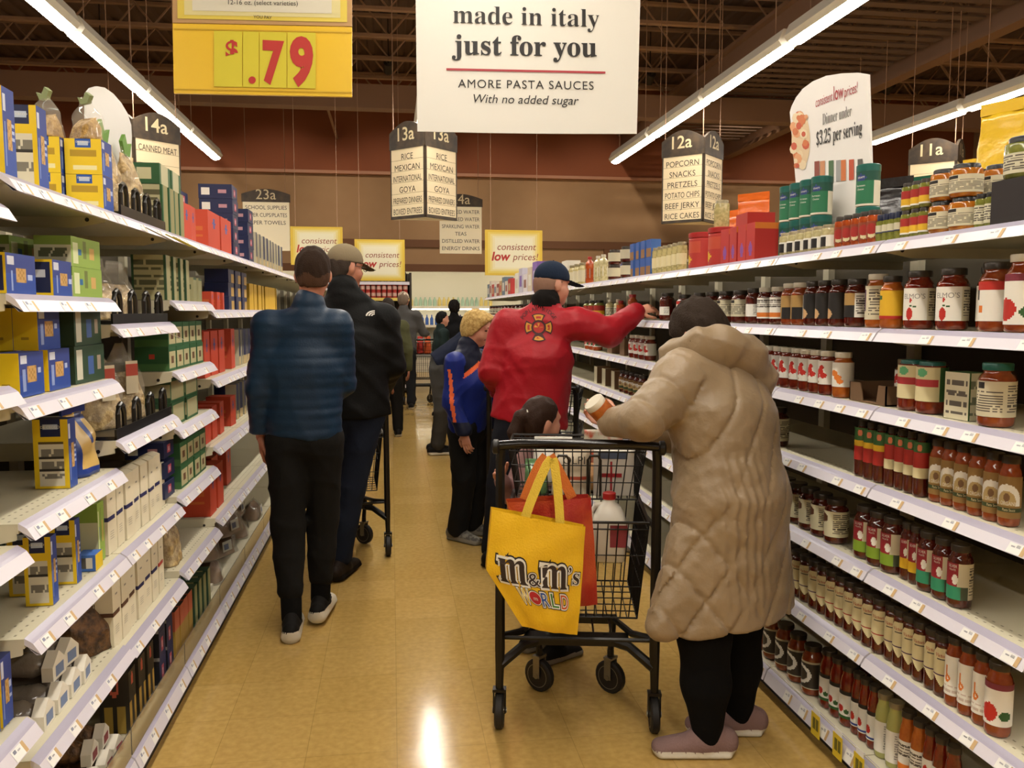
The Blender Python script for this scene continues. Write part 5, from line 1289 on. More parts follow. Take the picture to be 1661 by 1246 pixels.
# ---- man in the black jacket and tan cap
def b_hat(t):
    H = 1.83
    J = standard(H, pel=(0, 0, .97), chest=(0, 0, 1.3), neck=(-.045, .0, 1.59), head=(-.035, .05, 1.738), shl=(-.2, .0, 1.47), shr=(.175, -.01, 1.465),
                 ell=(-.25, .06, 1.2), elr=(.222, .02, 1.2), wrl=(-.17, .29, 1.07), wrr=(.165, .285, 1.05), hil=(-.09, 0, .93), hir=(.075, 0, .93),
                 knl=(-.12, .16, .51), knr=(-.02, .0, .5), anl=(-.16, .3, .085), anr=(-.085, -.02, .095))
    M = rot3(-.95, -.1, 0)
    build_body(t, J, H, M, 1.0, hd=dict(l=dict(d=(.1, 1, -.3), n=(0, 0, -1), curl=1.2), r=dict(d=(-.15, 1, -.25), n=(0, 0, -1), curl=1.2)))
    mj = fabric('black_shell_jacket', '#0c0c0b', .65)
    S = garment_top(J, H, 1.04, .98, (0, 0, .93), (.072, .062, .048), .0095, fold=.006, seed=21, hemr=.185, nk=1.08)
    jo = part(t, 'jacket', S, [mj, mj, mj, mj], .0095)
    # white half-dome mark with three arcs high on the right of the back
    b2, f = [], []
    for k in range(3):
        r0, r1 = .012 + k * .014, .021 + k * .014; n = 8; o = len(b2)
        for i in range(n + 1):
            a = pi * .5 * i / n; b2 += [(-r0 * cos(a), r0 * sin(a) * .62), (-r1 * cos(a), r1 * sin(a) * .62)]
        f += [(o + 2 * i, o + 2 * i + 1, o + 2 * i + 3, o + 2 * i + 2) for i in range(n)]
    stick_on(t, 'jacket_mark', b2, f, C('#d8d4c8'), bvh(jo), V3(.125, -.2, 1.475), V3(1, 0, 0), V3(0, 0, 1))
    part(t, 'jeans', garment_legs(J, H, .95, (.098, .075, .06), .08, 22, .006), [fabric('dark_navy_jeans', '#191e2a', .9)], .0095)
    for e, fw in (('l', (-.1, 1)), ('r', (.35, 1))):
        s = Sdf(); a = J['an' + e]; shoe(s, (a[0], a[1], 0 if e == 'l' else .01), fw, .29, .052, .085)
        part(t, 'shoe', s, [fabric('dark_brown_shoe', '#241c16', .6), fabric('black_sole', '#15110e', .7)], .008)
    h = hair_cap(J['head'], M, 1.0, (.04, .05), -.06, 1.03, .003, 6, top=.035)
    part(t, 'hair', h, [fabric('grey_brown_hair', '#3a3028', .8, (160, .4))], .007)
    c, br, bu = cap_mesh(J['head'], M, 1.02, .085, .25)
    part(t, 'cap', [c, br, bu], [fabric('tan_cap', '#7d7058', .9)], .0065)
    g = MB(); L = lambda x, y, z: tuple(J['head'] + M @ V3(x, y, z))
    for x in (-.031, .031):
        g.tube([L(x + .021 * cos(a), .112, .01 + .016 * sin(a)) for a in np.linspace(0, 2 * pi, 13)[:-1]], .0018, m_lidk, 6, closed=True)
        g.tube([L(math.copysign(.052, x), .11, .014), L(math.copysign(.079, x), .02, .012), L(math.copysign(.08, x), -.02, .004)], .0018, m_lidk, 5)
    g.tube([L(-.01, .113, .014), L(.01, .113, .014)], .0018, m_lidk, 5)
    g.build('glasses', t)
person('man in a black jacket and tan cap pushing a cart away', (-.215, 4.67, 0), 0, b_hat)

# ---- man in the red jacket reaching to the shelf
def b_red(t):
    H = 1.74; B = V3(.76, 4.68, 0); w = lambda x, y, z: V3(x, y, z) - B
    J = standard(H, pel=w(.775, 4.70, .92), chest=w(.83, 4.665, 1.25), neck=w(.865, 4.67, 1.525), head=w(.915, 4.71, 1.648), shl=w(.665, 4.745, 1.425), shr=w(1.035, 4.59, 1.435),
                 ell=w(.575, 4.76, 1.16), wrl=w(.64, 4.96, 1.02), elr=w(1.215, 4.56, 1.375), wrr=w(1.39, 4.61, 1.50), hil=w(.69, 4.73, .88), hir=w(.86, 4.67, .88),
                 knl=w(.62, 4.78, .48), knr=w(.87, 4.66, .48), anl=w(.575, 4.80, .085), anr=w(.87, 4.62, .085))
    M = rot3(-1.2, -.12, 0)
    build_body(t, J, H, M, 1.03, skinm=m_skin2, fat=1.18, hd=dict(r=dict(d=(.9, .1, .2), n=(0, .6, -.8), curl=.9), l=dict(d=(.3, .9, -.2), n=(0, 0, -1), curl=1.0)))
    mr = fabric('red_windbreaker', '#a01420', .5, (15, .55), spec=.3); mk = fabric('black_knit_collar', '#14110f', .9)
    S = garment_top(J, H, 1.1, 1.04, w(.775, 4.70, .875), (.084, .074, .052), .0085, fold=.0, seed=33, hemr=.2, nk=.95, cz=.07, ch=.01)
    S.disp(folds(.006, 33, .8)); S.disp(folds(.006, 36, 1.7))
    jo = part(t, 'jacket', S, [mr, mr, mr, mk], .009)
    bv = bvh(jo)
    nrm = unit((-.10, -1, .08)); ux = unit(np.cross(V3(0, 0, 1), nrm) * -1); ux = unit((1, -.1, -.06)); uy = unit(np.cross(-nrm, ux) * -1)
    ux, uy = unit((1, -.12, .0)), V3(0, 0, 1); ux = ux; O = w(.805, 4.5, 1.41)
    # maltese badge: dark cross with gold fields, ring and centre
    def ringf(r0, r1, n, a0=0, a1=2 * pi):
        v, f = [], []
        for i in range(n + 1):
            a = a0 + (a1 - a0) * i / n; v += [(r0 * cos(a), r0 * sin(a)), (r1 * cos(a), r1 * sin(a))]
        return v, [(2 * i, 2 * i + 1, 2 * i + 3, 2 * i + 2) for i in range(n)]
    V, F, MM = [], [], []
    def addp(v, f, m):
        o = len(V); V.extend(v); F.extend([tuple(k + o for k in q) for q in f]); MM.extend([m] * len(f))
    dk, gd, rd = C('#3a0d10', .7), C('#c98a2a', .7), C('#a8281c', .7)
    for k in range(4):
        a = pi / 2 * k + pi / 2
        addp(*ringf(.034, .078, 8, a - .52, a + .52), dk); addp(*ringf(.04, .072, 8, a - .40, a + .40), gd); addp(*ringf(.05, .062, 6, a - .25, a + .25), rd)
    addp(*ringf(.03, .042, 20), dk); addp(*ringf(.0, .031, 16), rd)
    for k in range(5): addp(*ringf(.004, .024, 3, k * 1.26, k * 1.26 + .6), gd)
    stick_on(t, 'badge', V, F, MM, bv, O, ux, uy, .004)
    V2, F2 = [], []
    for i, ch in enumerate('POPLAR RIDGE'):
        if ch == ' ': continue
        v, f = text2d(ch); a = pi / 2 + 1.02 - 2.04 * i / 11; o = len(V2)
        for x, y in v:
            X, Y = x * .031, y * .031 + .094; V2.append((X * sin(a) + Y * cos(a), -X * cos(a) + Y * sin(a)))
        F2 += [tuple(k + o for k in q) for q in f]
    stick_on(t, 'lettering', V2, F2, C('#2a0a0c', .7), bv, O, ux, uy, .004)
    part(t, 'trousers', garment_legs(J, H, 1.02, (.1, .078, .066), .05, 34, .006), [fabric('dark_trousers', '#1c1d24', .9)], .01)
    for e, fw in (('l', (.5, 1)), ('r', (.6, 1))):
        s = Sdf(); shoe(s, tuple(J['an' + e][:2]) + (0,), fw, .28, .05, .085)
        part(t, 'shoe', s, [fabric('black_leather_shoe', '#14110f', .5), fabric('black_sole', '#15110e', .7)], .009)
    h = hair_cap(J['head'], M, 1.03, (.04, .04), -.05, 1.02, .001, 8, top=.03)
    part(t, 'hair', h, [fabric('cropped_grey_hair', '#8a6a58', .8)], .007)
    c, br, bu = cap_mesh(J['head'], M, 1.06, .1, .12)
    part(t, 'cap', [c, br, bu], [fabric('navy_cap', '#1b2638', .85)], .0065)
person('man in a red jacket and navy cap reaching to the sauce shelf', (.76, 4.68, 0), 0, b_red)

# ---- boy in the blue and orange jacket
def b_boy(t):
    H = 1.48
    J = standard(H, head=(-.03, .05, 1.385), neck=(0, 0, 1.25), pel=(0, 0, .76), chest=(0, .01, 1.03), shl=(-.135, 0, 1.175), shr=(.145, 0, 1.165),
                 ell=(-.19, .03, .93), elr=(.19, .0, .92), wrr=(.195, .10, .735), wrl=(-.17, .08, .73))
    M = rot3(.3, -.35, .05)
    build_body(t, J, H, M, .92, skinm=m_skin2, hd=dict(r=dict(d=(.02, .25, -1), n=(-1, 0, 0), curl=.6)))
    S = garment_top(J, H, 1.12, .95, (0, 0, .74), (.072, .062, .05), .008, fold=.006, seed=41, hemr=.18)
    mblue, mnavy, mor = fabric('royal_blue_shell', '#1c2a72', .45), fabric('navy_shell', '#171a2c', .5), fabric('orange_piping', '#e2683a', .6)
    e0, w0, s0 = J['elr'], J['wrr'], J['shr']
    def zones(X, Y, Z, I):
        o = I.copy(); o[:] = 0
        yoke = 1.16 - .55 * np.abs(X) * .9
        o[(Z > yoke)] = 1
        o[(np.abs(Z - yoke) < .015) & (np.abs(X) < .2)] = 2
        for sg, e, s in ((1, 'r', J['shr']), (-1, 'l', J['shl'])):
            arm = (I == 1) | (I == 2)
            m = arm & (X * sg > .13)
            o[m] = 0
            o[m & (Y < -.03 * 0 - .045 + .2 * (1.0 - Z) * .0) ] = 1
            o[m & (np.abs(Y - (.02 + (1.0 - Z) * .16)) < .012) & (Z < 1.13)] = 2
            o[m & (Z < .80)] = 1
        o[I == 3] = 1
        return o
    S.ids(zones)
    part(t, 'jacket', S, [mblue, mnavy, mor], .0065)
    z = MB(); z.tube([(.005, .165, 1.12), (.003, .175, .98), (0, .168, .8)], .004, C('#b8b4ac'), 6); z.build('zip', t)
    part(t, 'trousers', garment_legs(J, H, 1.1, (.095, .08, .068), .02, 42, .007), [fabric('black_track_trousers', '#191817', .8)], .008)
    for e, fw in (('l', (-.15, 1)), ('r', (.15, 1))):
        s = Sdf(); shoe(s, tuple(J['an' + e][:2]) + (0,), fw, .25, .046, .08)
        part(t, 'shoe', s, [fabric('grey_trainer', '#5e5a54', .8, noise=(40, '#8a867c', .4, .6)), fabric('grey_sole', '#8d877a', .7)], .007)
    ex = lambda S, L: (S.ell(L(.0, .05, .085), V3(.07, .05, .035), rot3() @ np.eye(3), 0, .03), S.ell(L(.06, .02, -.01), V3(.02, .035, .05), np.eye(3), 0, .03), S.ell(L(-.06, .02, -.01), V3(.02, .035, .05), np.eye(3), 0, .03))
    h = hair_cap(J['head'], M, .93, (.06, .055), -.085, 1.12, .0025, 9, ex, side=False)
    part(t, 'hair', h, [fabric('blond_hair', '#a5854c', .6, (120, .5), noise=(60, '#c7a868', .35, .65))], .0055)
person('boy in a blue jacket with orange piping looking down', (.49, 5.38, 0), -2.25, b_boy)

# ---- woman in the long quilted coat
WB = V3(1.09, 2.67, 0)
def b_coat(t):
    H = 1.62; w = lambda x, y, z: V3(x, y, z) - WB
    J = standard(H, pel=w(1.12, 2.66, .82), chest=w(1.10, 2.70, 1.12), neck=w(1.10, 2.86, 1.335), head=w(1.11, 2.95, 1.415), shl=w(.955, 2.70, 1.27), shr=w(1.235, 2.84, 1.25),
                 ell=w(.795, 2.61, 1.14), wrl=w(.715, 2.755, 1.12), elr=w(1.22, 2.98, 1.02), wrr=w(.97, 2.97, 1.03), hil=w(1.03, 2.62, .78), hir=w(1.19, 2.70, .78),
                 knl=w(1.005, 2.585, .42), knr=w(1.17, 2.70, .42), anl=w(1.02, 2.575, .075), anr=w(1.185, 2.70, .075))
    M = rot3(.5, -.85, 0)
    build_body(t, J, H, M, .98, skinm=m_skin2, gaunt=.95, hands=('l', 'r'), hd=dict(l=dict(d=(-.25, .93, .15), n=(-.55, -.1, .8), curl=.95), r=dict(d=(-.9, .0, .1), n=(0, 0, 1), curl=.8)))
    lat = unit((.88, .42, 0)); S = Sdf()
    hips, hem = w(1.125, 2.665, .86), w(1.12, 2.66, .475)
    S.econe(w(1.095, 2.80, 1.30), w(1.11, 2.72, 1.13), (.135, .10), (.192, .155), lat, 0, .06)
    S.econe(w(1.11, 2.72, 1.13), hips, (.192, .155), (.205, .165), lat, 0, .05)
    S.econe(hips, hem, (.205, .165), (.265, .185), lat, 0, .05)
    S.cone(J['shl'], J['shr'], .085, .085, 0, .06)
    S.econe(w(.95, 2.60, .72), w(.835, 2.53, .47), (.05, .05), (.06, .04), lat, 0, .09)
    S.cone(J['shl'], J['ell'] + V3(0, 0, .01), .096, .07, 1, .05); S.cone(J['ell'] + V3(0, 0, .01), J['ell'] + (J['wrl'] - J['ell']) * .92, .07, .052, 1, .03)
    S.cone(J['shr'], J['elr'], .095, .08, 1, .05); S.cone(J['elr'], J['wrr'], .08, .055, 1, .03)
    S.cut(hem - V3(0, 0, .01), (.12, 0, -1))
    def puff(X, Y, Z, I):
        x = (X * lat[0] + Y * lat[1]) - .02; z = Z - .47
        a = z * .62 - x * 1.05 - .03; b = z * .62 + x * 1.05 + .02
        ga = np.abs(np.sin(pi * a / .122)); gb = np.abs(np.sin(pi * b / .14))
        lower = 1 / (1 + np.exp((z - .28 + x * .6) * 26)); left = 1 / (1 + np.exp((x + .05) * 30))
        q = np.minimum(ga, np.where(lower * left > .4, gb, 1))
        body = .009 * np.exp(-(q / .16) ** 2) - .003 * q
        mid = np.exp(-((x + .085) / .085) ** 4) * np.exp(-((z - .32) / .26) ** 4)
        body = body * (1 - .55 * mid) + mid * .0045 * np.sin(x * 2 * pi / .03 + .5 * np.sin(z * 40)) + mid * .003 * np.sin(z * 2 * pi / .11)
        # sleeve rings
        ax = J['ell'] - J['shl']; L = np.linalg.norm(ax); ax = ax / L
        s = (X - J['shl'][0]) * ax[0] + (Y - J['shl'][1]) * ax[1] + (Z - J['shl'][2]) * ax[2]
        qs = np.abs(np.sin(pi * (s + .02) / .115)); slv = .006 * np.exp(-(qs / .2) ** 2) - .0015 * qs
        return np.where(I == 1, slv, body)
    S.disp(puff); S.disp(folds(.003, 55, 1.5)); S.disp(folds(.0028, 58, 3.2))
    mc = mat('tan_quilted_coat', '#947e60', .45, bump=(38, .3), noise=(5, '#887355', .35, .7), sheen=.1)
    part(t, 'coat', S, [mc, mc], .007)
    Hd = Sdf()
    P = [w(.955, 2.79, 1.345), w(1.02, 2.72, 1.375), w(1.10, 2.70, 1.385), w(1.19, 2.72, 1.345), w(1.255, 2.78, 1.265), w(1.265, 2.82, 1.20)]
    R = [.042, .055, .062, .066, .068, .05]
    for i in range(5): Hd.cone(P[i], P[i + 1], R[i], R[i + 1], 0, .03)
    Hd.econe(w(1.06, 2.76, 1.335), w(1.2, 2.80, 1.29), (.09, .07), (.09, .07), V3(0, .6, .8), 0, .05)
    Hd.econe(w(.96, 2.80, 1.37), w(.93, 2.84, 1.28), (.045, .03), (.04, .028), V3(0, 1, 0), 0, .03)
    Hd.disp(folds(.009, 57, 1.2))
    part(t, 'hood', Hd, [mc], .007)
    sn = MB(); q = w(.985, 2.687, 1.40); sn.lathe([(.013, -.004), (.013, .002), (.009, .006)], 14, mat('snap_metal', '#6a5a40', .3, .9), TM(q, pi / 2, 0, .2)); sn.build('snap', t)
    L_ = Sdf()
    L_.econe(J['pel'], J['pel'] - V3(0, 0, .1), (.15, .13), (.16, .13), lat, 0, .03)
    for e in 'lr':
        L_.cone(J['hi' + e], J['kn' + e], .105, .088, 0, .03); L_.cone(J['kn' + e], J['an' + e] + (J['kn' + e] - J['an' + e]) * .5, .086, .08, 0, .03); L_.cone(J['an' + e] + (J['kn' + e] - J['an' + e]) * .5, J['an' + e] + V3(0, 0, .0), .08, .05, 0, .03)
    part(t, 'leggings', L_, [fabric('black_leggings', '#0b0a0a', .95)], .009)
    for e, fw in (('l', (-1, .16)), ('r', (-1, .2))):
        s = Sdf(); a = J['an' + e]; shoe(s, (a[0], a[1], 0), fw, .245, .048, .085)
        part(t, 'shoe', s, [fabric('mauve_slip_on_shoe', '#8a6f6a', .9, (150, .3)), fabric('cream_sole', '#d8d0bc', .6)], .006)
    h = hair_cap(J['head'], M, 1.0, (.06, .05), -.09, 1.14, .004, 13, side=False)
    part(t, 'hair', h, [fabric('ash_brown_hair', '#30251c', .75, (140, .4))], .006)
person('woman in a long tan quilted coat bending over a jar beside the cart', tuple(WB + V3(.022, -.005, 0)), 0, b_coat)
# the jar in her hand
HJ = jar(.12, .04, m_sauceo, m_lidw, None, neck=.034, sh=.8, lidh=.022)
SH_ = Vector((.022, -.005, 0)); hp = atY(986, 690, 2.765) + SH_; t = put(HJ, 'sauce_jar', 'orange sauce jar with pale lid held by the woman in the tan coat', 'jar', hp)
hd = atY(952, 652, 2.75) + SH_; vz = (hd - hp).normalized(); t.rotation_mode = 'QUATERNION'; t.rotation_quaternion = vz.to_track_quat('Z', 'Y')

# ---- girl standing at the front of that cart
def b_girl(t):
    H = 1.13
    J = standard(H, head=(-.02, .0, 1.025), neck=(0, 0, .90), chest=(0, 0, .75), pel=(0, 0, .56), shl=(-.10, 0, .85), shr=(.10, 0, .85), ell=(-.14, -.08, .70), elr=(.14, .05, .69),
                 wrl=(-.10, -.16, .78), wrr=(.10, .16, .62), knr=(.06, .05, .32), anr=(.09, -.02, .06), anl=(-.06, 0, .06))
    M = rot3(-.25, -.1, .05)
    build_body(t, J, H, M, .86, skinm=m_skin2, gaunt=1.0, res=.008)
    part(t, 'jacket', garment_top(J, H, 1.1, 1.0, (0, 0, .54), (.07, .06, .05), .009, fold=.005, seed=61, collar=True), [fabric('pink_grey_jacket', '#8c6a66', .8)] * 4, .009)
    part(t, 'trousers', garment_legs(J, H, 1.1, (.09, .07, .055), .02, 62), [fabric('black_child_trousers', '#171615', .9)], .009)
    for e in 'lr':
        s = Sdf(); shoe(s, tuple(J['an' + e][:2]) + (0,), (.1, 1), .19, .038, .06)
        part(t, 'shoe', s, [fabric('black_child_shoe', '#171514', .7), fabric('grey_sole', '#8d877a', .7)], .007)
    def ex(S, L):
        S.cone(L(0, -.1, .035), L(.0, -.125, .02), .022, .024, 0, .01); S.cone(L(0, -.125, .02), L(.0, -.15, -.06), .028, .026, 0, .02); S.cone(L(0, -.15, -.06), L(.0, -.145, -.12), .024, .01, 0, .02)
    h = hair_cap(J['head'], M, .87, (.055, .06), -.4, 1.03, .0018, 15, ex)
    part(t, 'hair', h, [fabric('dark_brown_child_hair', '#2e1c12', .55, (140, .3))], .0055)
    b = MB(); c = J['head'] + M @ (V3(0, -.104, .033) * .87); d = M @ unit((0, -1, -.5))
    b.tube([tuple(c + (M @ V3(.029 * cos(a), .012 * sin(a) * .5, .029 * sin(a)))) for a in np.linspace(0, 2 * pi, 15)[:-1]], .006, C('#b8b0a4'), 6, closed=True); b.build('hair_tie', t)
person('girl with a dark ponytail at the front of the shopping cart', (.645, 3.47, 0), -.95, b_girl)

# ---- people further down the aisle
def simple(H, top, legs, hairc, skinm=None, cap=None, Jo=None, M=None, seed=70, belly=1.0, shoec='#1a1816', res=.014, hem=None, capbrim=.07, hairkw=None):
    def b(t):
        J = standard(H, **(Jo or {})); Mh = rot3(0, -.1, 0) if M is None else M
        build_body(t, J, H, Mh, H / 1.75, skinm=skinm, res=.011)
        m = fabric('cloth_' + top.lstrip('#'), top, .85)
        part(t, 'jacket', garment_top(J, H, 1.04, belly, hem, (.07, .06, .048), res, fold=.007, seed=seed), [m] * 4, res)
        part(t, 'trousers', garment_legs(J, H, 1.0, (.1, .078, .066), .05, seed + 1, .006), [fabric('cloth_' + legs.lstrip('#'), legs, .9)], res)
        for e in 'lr':
            s = Sdf(); shoe(s, tuple(J['an' + e][:2]) + (0,), (.05, 1), .27 * H / 1.75, .05, .085)
            part(t, 'shoe', s, [fabric('shoe_' + shoec.lstrip('#'), shoec, .7), fabric('cream_sole', '#d8d0bc', .6)], .011)
        part(t, 'hair', hair_cap(J['head'], Mh, H / 1.75, seed=seed, **(hairkw or {})), [fabric('hair_' + hairc.lstrip('#'), hairc, .75)], .009)
        if cap:
            c, br, bu = cap_mesh(J['head'], Mh, H / 1.72, capbrim, .3); part(t, 'cap', [c, br], [fabric('cap_' + cap.lstrip('#'), cap, .9)], .009)
    return b
person('man in a grey sweater and pale cap walking away far down the aisle', (.185, 12.9, 0), 0,
       simple(1.8, '#4c4a48', '#232427', '#6a5a4c', cap='#b9a894', Jo=dict(ell=(-.25, .05, 1.12), elr=(.30, .05, 1.17), wrr=(.36, .3, 1.15), wrl=(-.2, .25, 1.0), anl=(-.1, .22, .085), knl=(-.1, .14, .48), anr=(.1, -.12, .085)), M=rot3(-.2, -.15, 0)))
person('person with dark hair in a green-black jacket facing the sauces far away', (.685, 11.6, 0), -1.35, simple(1.5, '#1e2a28', '#1a1a1c', '#120e0c', seed=74, skinm=m_skin2, M=rot3(.0, -.1, 0)))
person('person in a black coat with dark curly hair beyond the aisle end', (1.06, 14.2, 0), .1, simple(1.68, '#121214', '#15151a', '#171412', seed=76, hairkw=dict(vol=1.25, rough=.012)))
person('person in an olive parka beyond the man in the tan cap', (-.04, 10.0, 0), .1, simple(1.66, '#4a4a30', '#1c1a18', '#2a221c', seed=78, hem=(0, 0, .78)))
def b_bent(t):
    H = 1.68
    J = standard(H, pel=(0, 0, .92), chest=(.30, -.02, 1.19), neck=(.52, -.02, 1.25), head=(.64, .0, 1.22), shl=(.42, .17, 1.22), shr=(.42, -.2, 1.20), ell=(.5, .2, .95), elr=(.48, -.24, .95), wrl=(.66, .12, .85), wrr=(.62, -.15, .85),
                 hil=(0, .09, .88), hir=(0, -.09, .88), knl=(.02, .1, .47), knr=(.02, -.1, .47), anl=(-.04, .1, .085), anr=(-.04, -.1, .085))
    M = rot3(-1.5, -1.0, 0)
    build_body(t, J, H, M, .97, res=.011)
    m = fabric('navy_pullover', '#161b2c', .85)
    part(t, 'jacket', garment_top(J, H, 1.05, 1.0, (-.02, 0, .96), (.07, .06, .048), .012, fold=.006, seed=80), [m] * 4, .012)
    part(t, 'trousers', garment_legs(J, H, 1.02, (.11, .085, .07), .05, 81, .006), [fabric('grey_trousers', '#3f3d3a', .9)], .012)
    for e in 'lr':
        s = Sdf(); shoe(s, tuple(J['an' + e][:2]) + (0,), (1, .05), .27, .05, .085); part(t, 'shoe', s, [fabric('black_shoe', '#1a1816', .7), fabric('cream_sole', '#d8d0bc', .6)], .011)
    part(t, 'hair', hair_cap(J['head'], M, .97, seed=82), [fabric('dark_hair', '#1a100b', .6, (140, .3))], .009)
person('person in a navy pullover and grey trousers bending toward the shelf', (.50, 8.7, 0), 0, b_bent)
# ================================================================== shopping carts
m_cart = mat('black_cart_steel', '#16130f', .38, metal=.2); m_wire = mat('black_cart_wire', '#1d1a16', .4, metal=.3); m_tyre = mat('grey_black_tyre', '#1f1c19', .6); m_fork = mat('zinc_fork', '#8a8578', .35, metal=.7)
m_grip = mat('black_grip', '#12100e', .22)
def basket(mb, x0, x1, X0, X1, y0, y1, Y0, Y1, z0, z1, st=.034, r=.0022, floor=True):
    """open wire basket: floor rectangle x0..x1, y0..y1 at z0; rim X0..X1, Y0..Y1 at z1"""
    lo = [(x0, y0), (x1, y0), (x1, y1), (x0, y1)]; hi = [(X0, Y0), (X1, Y0), (X1, Y1), (X0, Y1)]
    for i in range(4):
        j = (i + 1) % 4; a, b, A, B = lo[i], lo[j], hi[i], hi[j]
        n = max(2, int(hypot(A[0] - B[0], A[1] - B[1]) / st))
        for k in range(n + 1):
            t = k / n; mb.tube([(a[0] + (b[0] - a[0]) * t, a[1] + (b[1] - a[1]) * t, z0), (A[0] + (B[0] - A[0]) * t, A[1] + (B[1] - A[1]) * t, z1)], r, m_wire, 4, cap=False)
        for f, rr in ((0, r * 1.6), (.33, r), (.66, r), (.93, r * 1.3), (1, r * 2.3)):
            mb.tube([(a[0] + (A[0] - a[0]) * f, a[1] + (A[1] - a[1]) * f, z0 + (z1 - z0) * f), (b[0] + (B[0] - b[0]) * f, b[1] + (B[1] - b[1]) * f, z0 + (z1 - z0) * f)], rr, m_wire, 5, cap=False)
    if floor:
        n = int((x1 - x0) / st)
        for k in range(n + 1): mb.tube([(x0 + (x1 - x0) * k / n, y0, z0), (x0 + (x1 - x0) * k / n, y1, z0)], r, m_wire, 4, cap=False)
        n = int((y1 - y0) / (st * 2))
        for k in range(n + 1): mb.tube([(x0, y0 + (y1 - y0) * k / n, z0), (x1, y0 + (y1 - y0) * k / n, z0)], r, m_wire, 4, cap=False)
def make_cart(label, loc, yaw):
    t = thing('shopping_cart', label, 'shopping cart', loc, yaw, 'black shopping carts')
    f = MB()
    for s in (-1, 1):
        f.tube([(s * .268, -.03, 1.03), (s * .272, -.02, .98), (s * .275, 0, .30), (s * .277, 0, .14)], [.017, .017, .019, .014], m_cart, 8)
        f.tube([(s * .272, 0, .235), (s * .19, .05, .29), (s * .1, .10, .30)], .018, m_cart, 8)
        f.tube([(s * .272, .0, .34), (s * .20, .06, .335), (s * .15, .30, .30), (s * .14, .30, .17)], .013, m_cart, 8)
        f.tube([(s * .272, 0, .74), (s * .265, .25, .72), (s * .25, .5, .76)], .010, m_cart, 6)
    f.box(-.19, .19, .06, .12, .285, .315, m_cart); f.box(-.16, .16, .28, .32, .285, .31, m_cart)
    f.tube([(-.272, 0, .335), (.272, 0, .335)], .008, m_cart, 6); f.tube([(-.15, .3, .3), (.15, .3, .3)], .012, m_cart, 6)
    for k in range(5): f.tube([(-.13 + .065 * k, .06, .3), (-.13 + .065 * k, .3, .3)], .004, m_cart, 5)
    f.build('frame', t)
    h = MB(); h.tube([(-.285, -.035, 1.035), (-.2, -.05, 1.045), (0, -.055, 1.048), (.2, -.05, 1.045), (.285, -.035, 1.035)], .0165, m_grip, 12)
    for s in (-1, 1): h.lathe([(.02, -.012), (.026, -.006), (.026, .008), (.018, .014)], 14, m_cart, TM((s * .285, -.035, 1.032), 0, s * pi / 2))
    h.build('handle', t)
    b = MB(); basket(b, -.225, .225, -.255, .255, .19, .47, .17, .50, .80, .995); b.build('upper_basket', t)
    b = MB(); basket(b, -.215, .215, -.25, .25, .03, .44, .0, .48, .405, .76); 
    for k in range(8): b.tube([(-.22 + .063 * k, .03, .60), (-.22 + .063 * k, .4, .60)], .0022, m_wire, 4, cap=False)
    b.build('lower_basket', t)
    g = MB()
    for s in (-.055, .055): g.tube([(s - .022, -.02, .86), (s - .022, -.02, .985), (s - .014, -.022, 1.0), (s + .014, -.022, 1.0), (s + .022, -.02, .985), (s + .022, -.02, .86)], .005, m_cart, 6)
    g.build('bag_hook', t)
    for i, (x, y, a) in enumerate(((-.277, 0, 0), (.277, 0, 0), (-.14, .30, .95), (.14, .30, .9))):
        w = MB(); T = TM((x, y, .065), 0, 0, a) @ Matrix.Rotation(pi / 2, 4, 'Y')
        w.lathe([(.02, -.013), (.042, -.016), (.058, -.016), (.065, -.010), (.065, .010), (.058, .016), (.042, .016), (.02, .013)], 22, m_tyre, T)
        w.lathe([(.044, -.0168), (.047, -.0168)], 22, m_fork, T, cap=False); w.lathe([(.044, .0168), (.047, .0168)], 22, m_fork, T, cap=False)
        wo = w.build('wheel', t)
        k = MB(); F = TM((x, y, 0), 0, 0, a)
        for s in (-1, 1): k.prism([(s * .021 - .002, .058), (s * .021 + .002, .058), (s * .021 + .002, .14), (s * .021 - .002, .14)], .03, m_fork if i > 1 else m_cart, F @ Matrix.Translation((0, -.015, 0)))
        k.box(-.024, .024, -.018, .018, .137, .147, m_fork if i > 1 else m_cart, F); k.lathe([(.01, -.026), (.01, .026)], 10, m_fork, F @ TM((0, 0, .065), 0, pi / 2))
        k.lathe([(.014, .145), (.014, .175)], 10, m_cart, F)
        k.build('fork', wo)
    return t
C1 = make_cart('black two-tier shopping cart in front of the tan coat, yellow tote hanging on it', (.64, 2.80, 0), -.2)
def cart_copy(label, loc, yaw):
    c = copy_tree(C1); c.location = loc; c.rotation_euler = (0, 0, yaw); c['label'] = label; return c
cart_copy('black shopping cart pushed by the man in the tan cap', (-.315, 5.03, 0), .06)
cart_copy('black shopping cart between the boy and the red jacket', (.855, 5.01, 0), -.35)
cart_copy('far black shopping cart of the man in the grey sweater', (.46, 13.35, 0), -.05)
